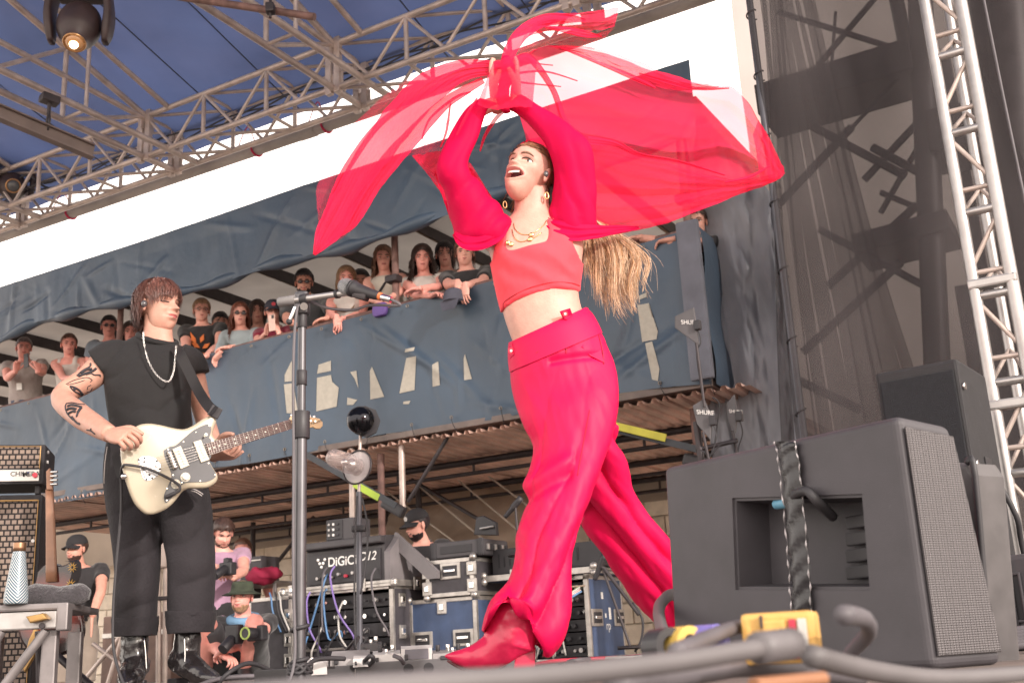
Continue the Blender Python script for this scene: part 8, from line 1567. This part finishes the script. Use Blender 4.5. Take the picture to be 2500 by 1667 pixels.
# streamer above the hands
band('streamer', [(1234, 262, YS - .10, 20), (1232, 200, YS - .10, 24), (1240, 140, YS - .08, 30), (1272, 84, YS - .05, 34), (1325, 52, YS, 30), (1380, 46, YS + .03, 26), (1430, 50, YS + .05, 6)], GATH, 10, 3, 1)
sheet('streamer_end', [(1300, 62, YS - .02), (1360, 36, YS + .02), (1430, 30, YS + .05), (1512, 18, YS + .09)], [(1290, 90, YS - .02), (1360, 72, YS + .02), (1440, 78, YS + .05), (1500, 66, YS + .09)], SHEER, 50, 20, .02, 2, 3)
band('streamer_tongue', [(1330, 66, YS, 5), (1390, 76, YS + .03, 16), (1430, 84, YS + .04, 18), (1470, 90, YS + .05, 3)], GATH, 8, 2, 3)
sheet('streamer_veil', [(1280, 85, YS), (1360, 75, YS + .05), (1440, 85, YS + .1), (1500, 68, YS + .12)], [(1250, 175, YS), (1330, 112, YS + .07), (1400, 116, YS + .1), (1450, 122, YS + .12)], SHEER2, 50, 24, .03, 9, 3)
# left wing
sheet('wing', [(1228, 150, YS - .06), (1100, 157, YS - .04), (1000, 192, YS - .02), (905, 262, YS), (825, 345, YS + .02), (786, 425, YS + .03), (773, 475, YS + .03), (778, 560, YS + .03), (766, 622, YS + .03)], [(1225, 205, YS - .04), (1150, 225, YS), (1102, 292, YS + .02), (1060, 335, YS + .02), (1008, 376, YS + .03), (962, 402, YS + .03), (908, 470, YS + .03), (866, 556, YS + .03), (775, 618, YS + .03)], SHEER2, 110, 50, .035, 12, 4)
band('gathered_fold', [(1228, 165, YS - .09, 30), (1130, 172, YS - .08, 50), (1050, 215, YS - .07, 78), (980, 285, YS - .05, 84), (915, 370, YS - .03, 80), (870, 440, YS - .02, 70), (832, 510, YS - .01, 66), (798, 570, YS, 58), (767, 622, YS + .01, 8)], GATH, 12, 5, 21, 40)
band('gathered_fold', [(1180, 196, YS - .07, 16), (1090, 250, YS - .05, 30), (1020, 318, YS - .04, 42), (960, 384, YS - .02, 46), (905, 455, YS, 46), (868, 515, YS + .01, 46), (848, 548, YS + .02, 36), (800, 590, YS + .02, 10)], GATH, 12, 4, 25, 30)
band('gathered_fold', [(1120, 190, YS - .05, 6), (1030, 235, YS - .04, 12), (930, 300, YS - .02, 16), (860, 390, YS, 20), (815, 470, YS + .01, 14), (790, 540, YS + .02, 6)], GATH, 10, 2, 29, 8)
sheet('wing_inner', [(1190, 210, YS + .02), (1120, 270, YS + .04), (1060, 330, YS + .06), (1006, 380, YS + .08)], [(1165, 330, YS + .03), (1120, 380, YS + .05), (1070, 425, YS + .08), (1062, 430, YS + .08)], SHEER2, 50, 30, .03, 16, 3)
sheet('wing_drape', [(1005, 380, YS + .09), (1040, 375, YS + .09), (1085, 370, YS + .08), (1150, 400, YS + .06)], [(1082, 470, YS + .07), (1100, 510, YS + .06), (1150, 500, YS + .06), (1225, 520, YS + .06)], SHEER, 40, 30, .03, 18, 3)
sheet('wing_drape_layer', [(1060, 420, YS + .10), (1090, 400, YS + .10), (1150, 410, YS + .10)], [(1100, 540, YS + .10), (1150, 560, YS + .10), (1235, 530, YS + .10)], OPQ, 30, 24, .03, 19, 3)
for pts in ([(1100, 250, YS, 4), (1090, 320, YS + .02, 6), (1075, 360, YS + .03, 4)], [(1150, 225, YS, 4), (1110, 240, YS, 7), (1050, 290, YS, 6), (1030, 340, YS, 4)], [(1165, 240, YS - .12, 4), (1140, 280, YS - .14, 8), (1115, 330, YS - .15, 5)], [(1240, 268, YS - .02, 4), (1215, 285, YS, 10), (1185, 330, YS + .02, 8), (1172, 370, YS + .03, 4)]): band('gathered_fold', pts, GATH, 8, 1, pts[0][1] * .1, 6)
V, F = sweep([P(x, y, YS - .09) for x, y in ((1236, 275), (1228, 240), (1232, 200), (1238, 165), (1234, 140))], [.012, .022, .019, .024, .012], 14, 5); ob('gathered_knot', wrinkle(V, .008, 30), F, OPQ, cape, True)

sheet('hand_veil', [(1205, 150, YS - .16), (1240, 140, YS - .17), (1275, 135, YS - .16), (1310, 150, YS - .12)], [(1165, 255, YS - .14), (1205, 268, YS - .16), (1262, 262, YS - .16), (1300, 262, YS - .12)], SHEER, 30, 30, .012, 31, 3)
bpy.data.scenes.remove(TMP)
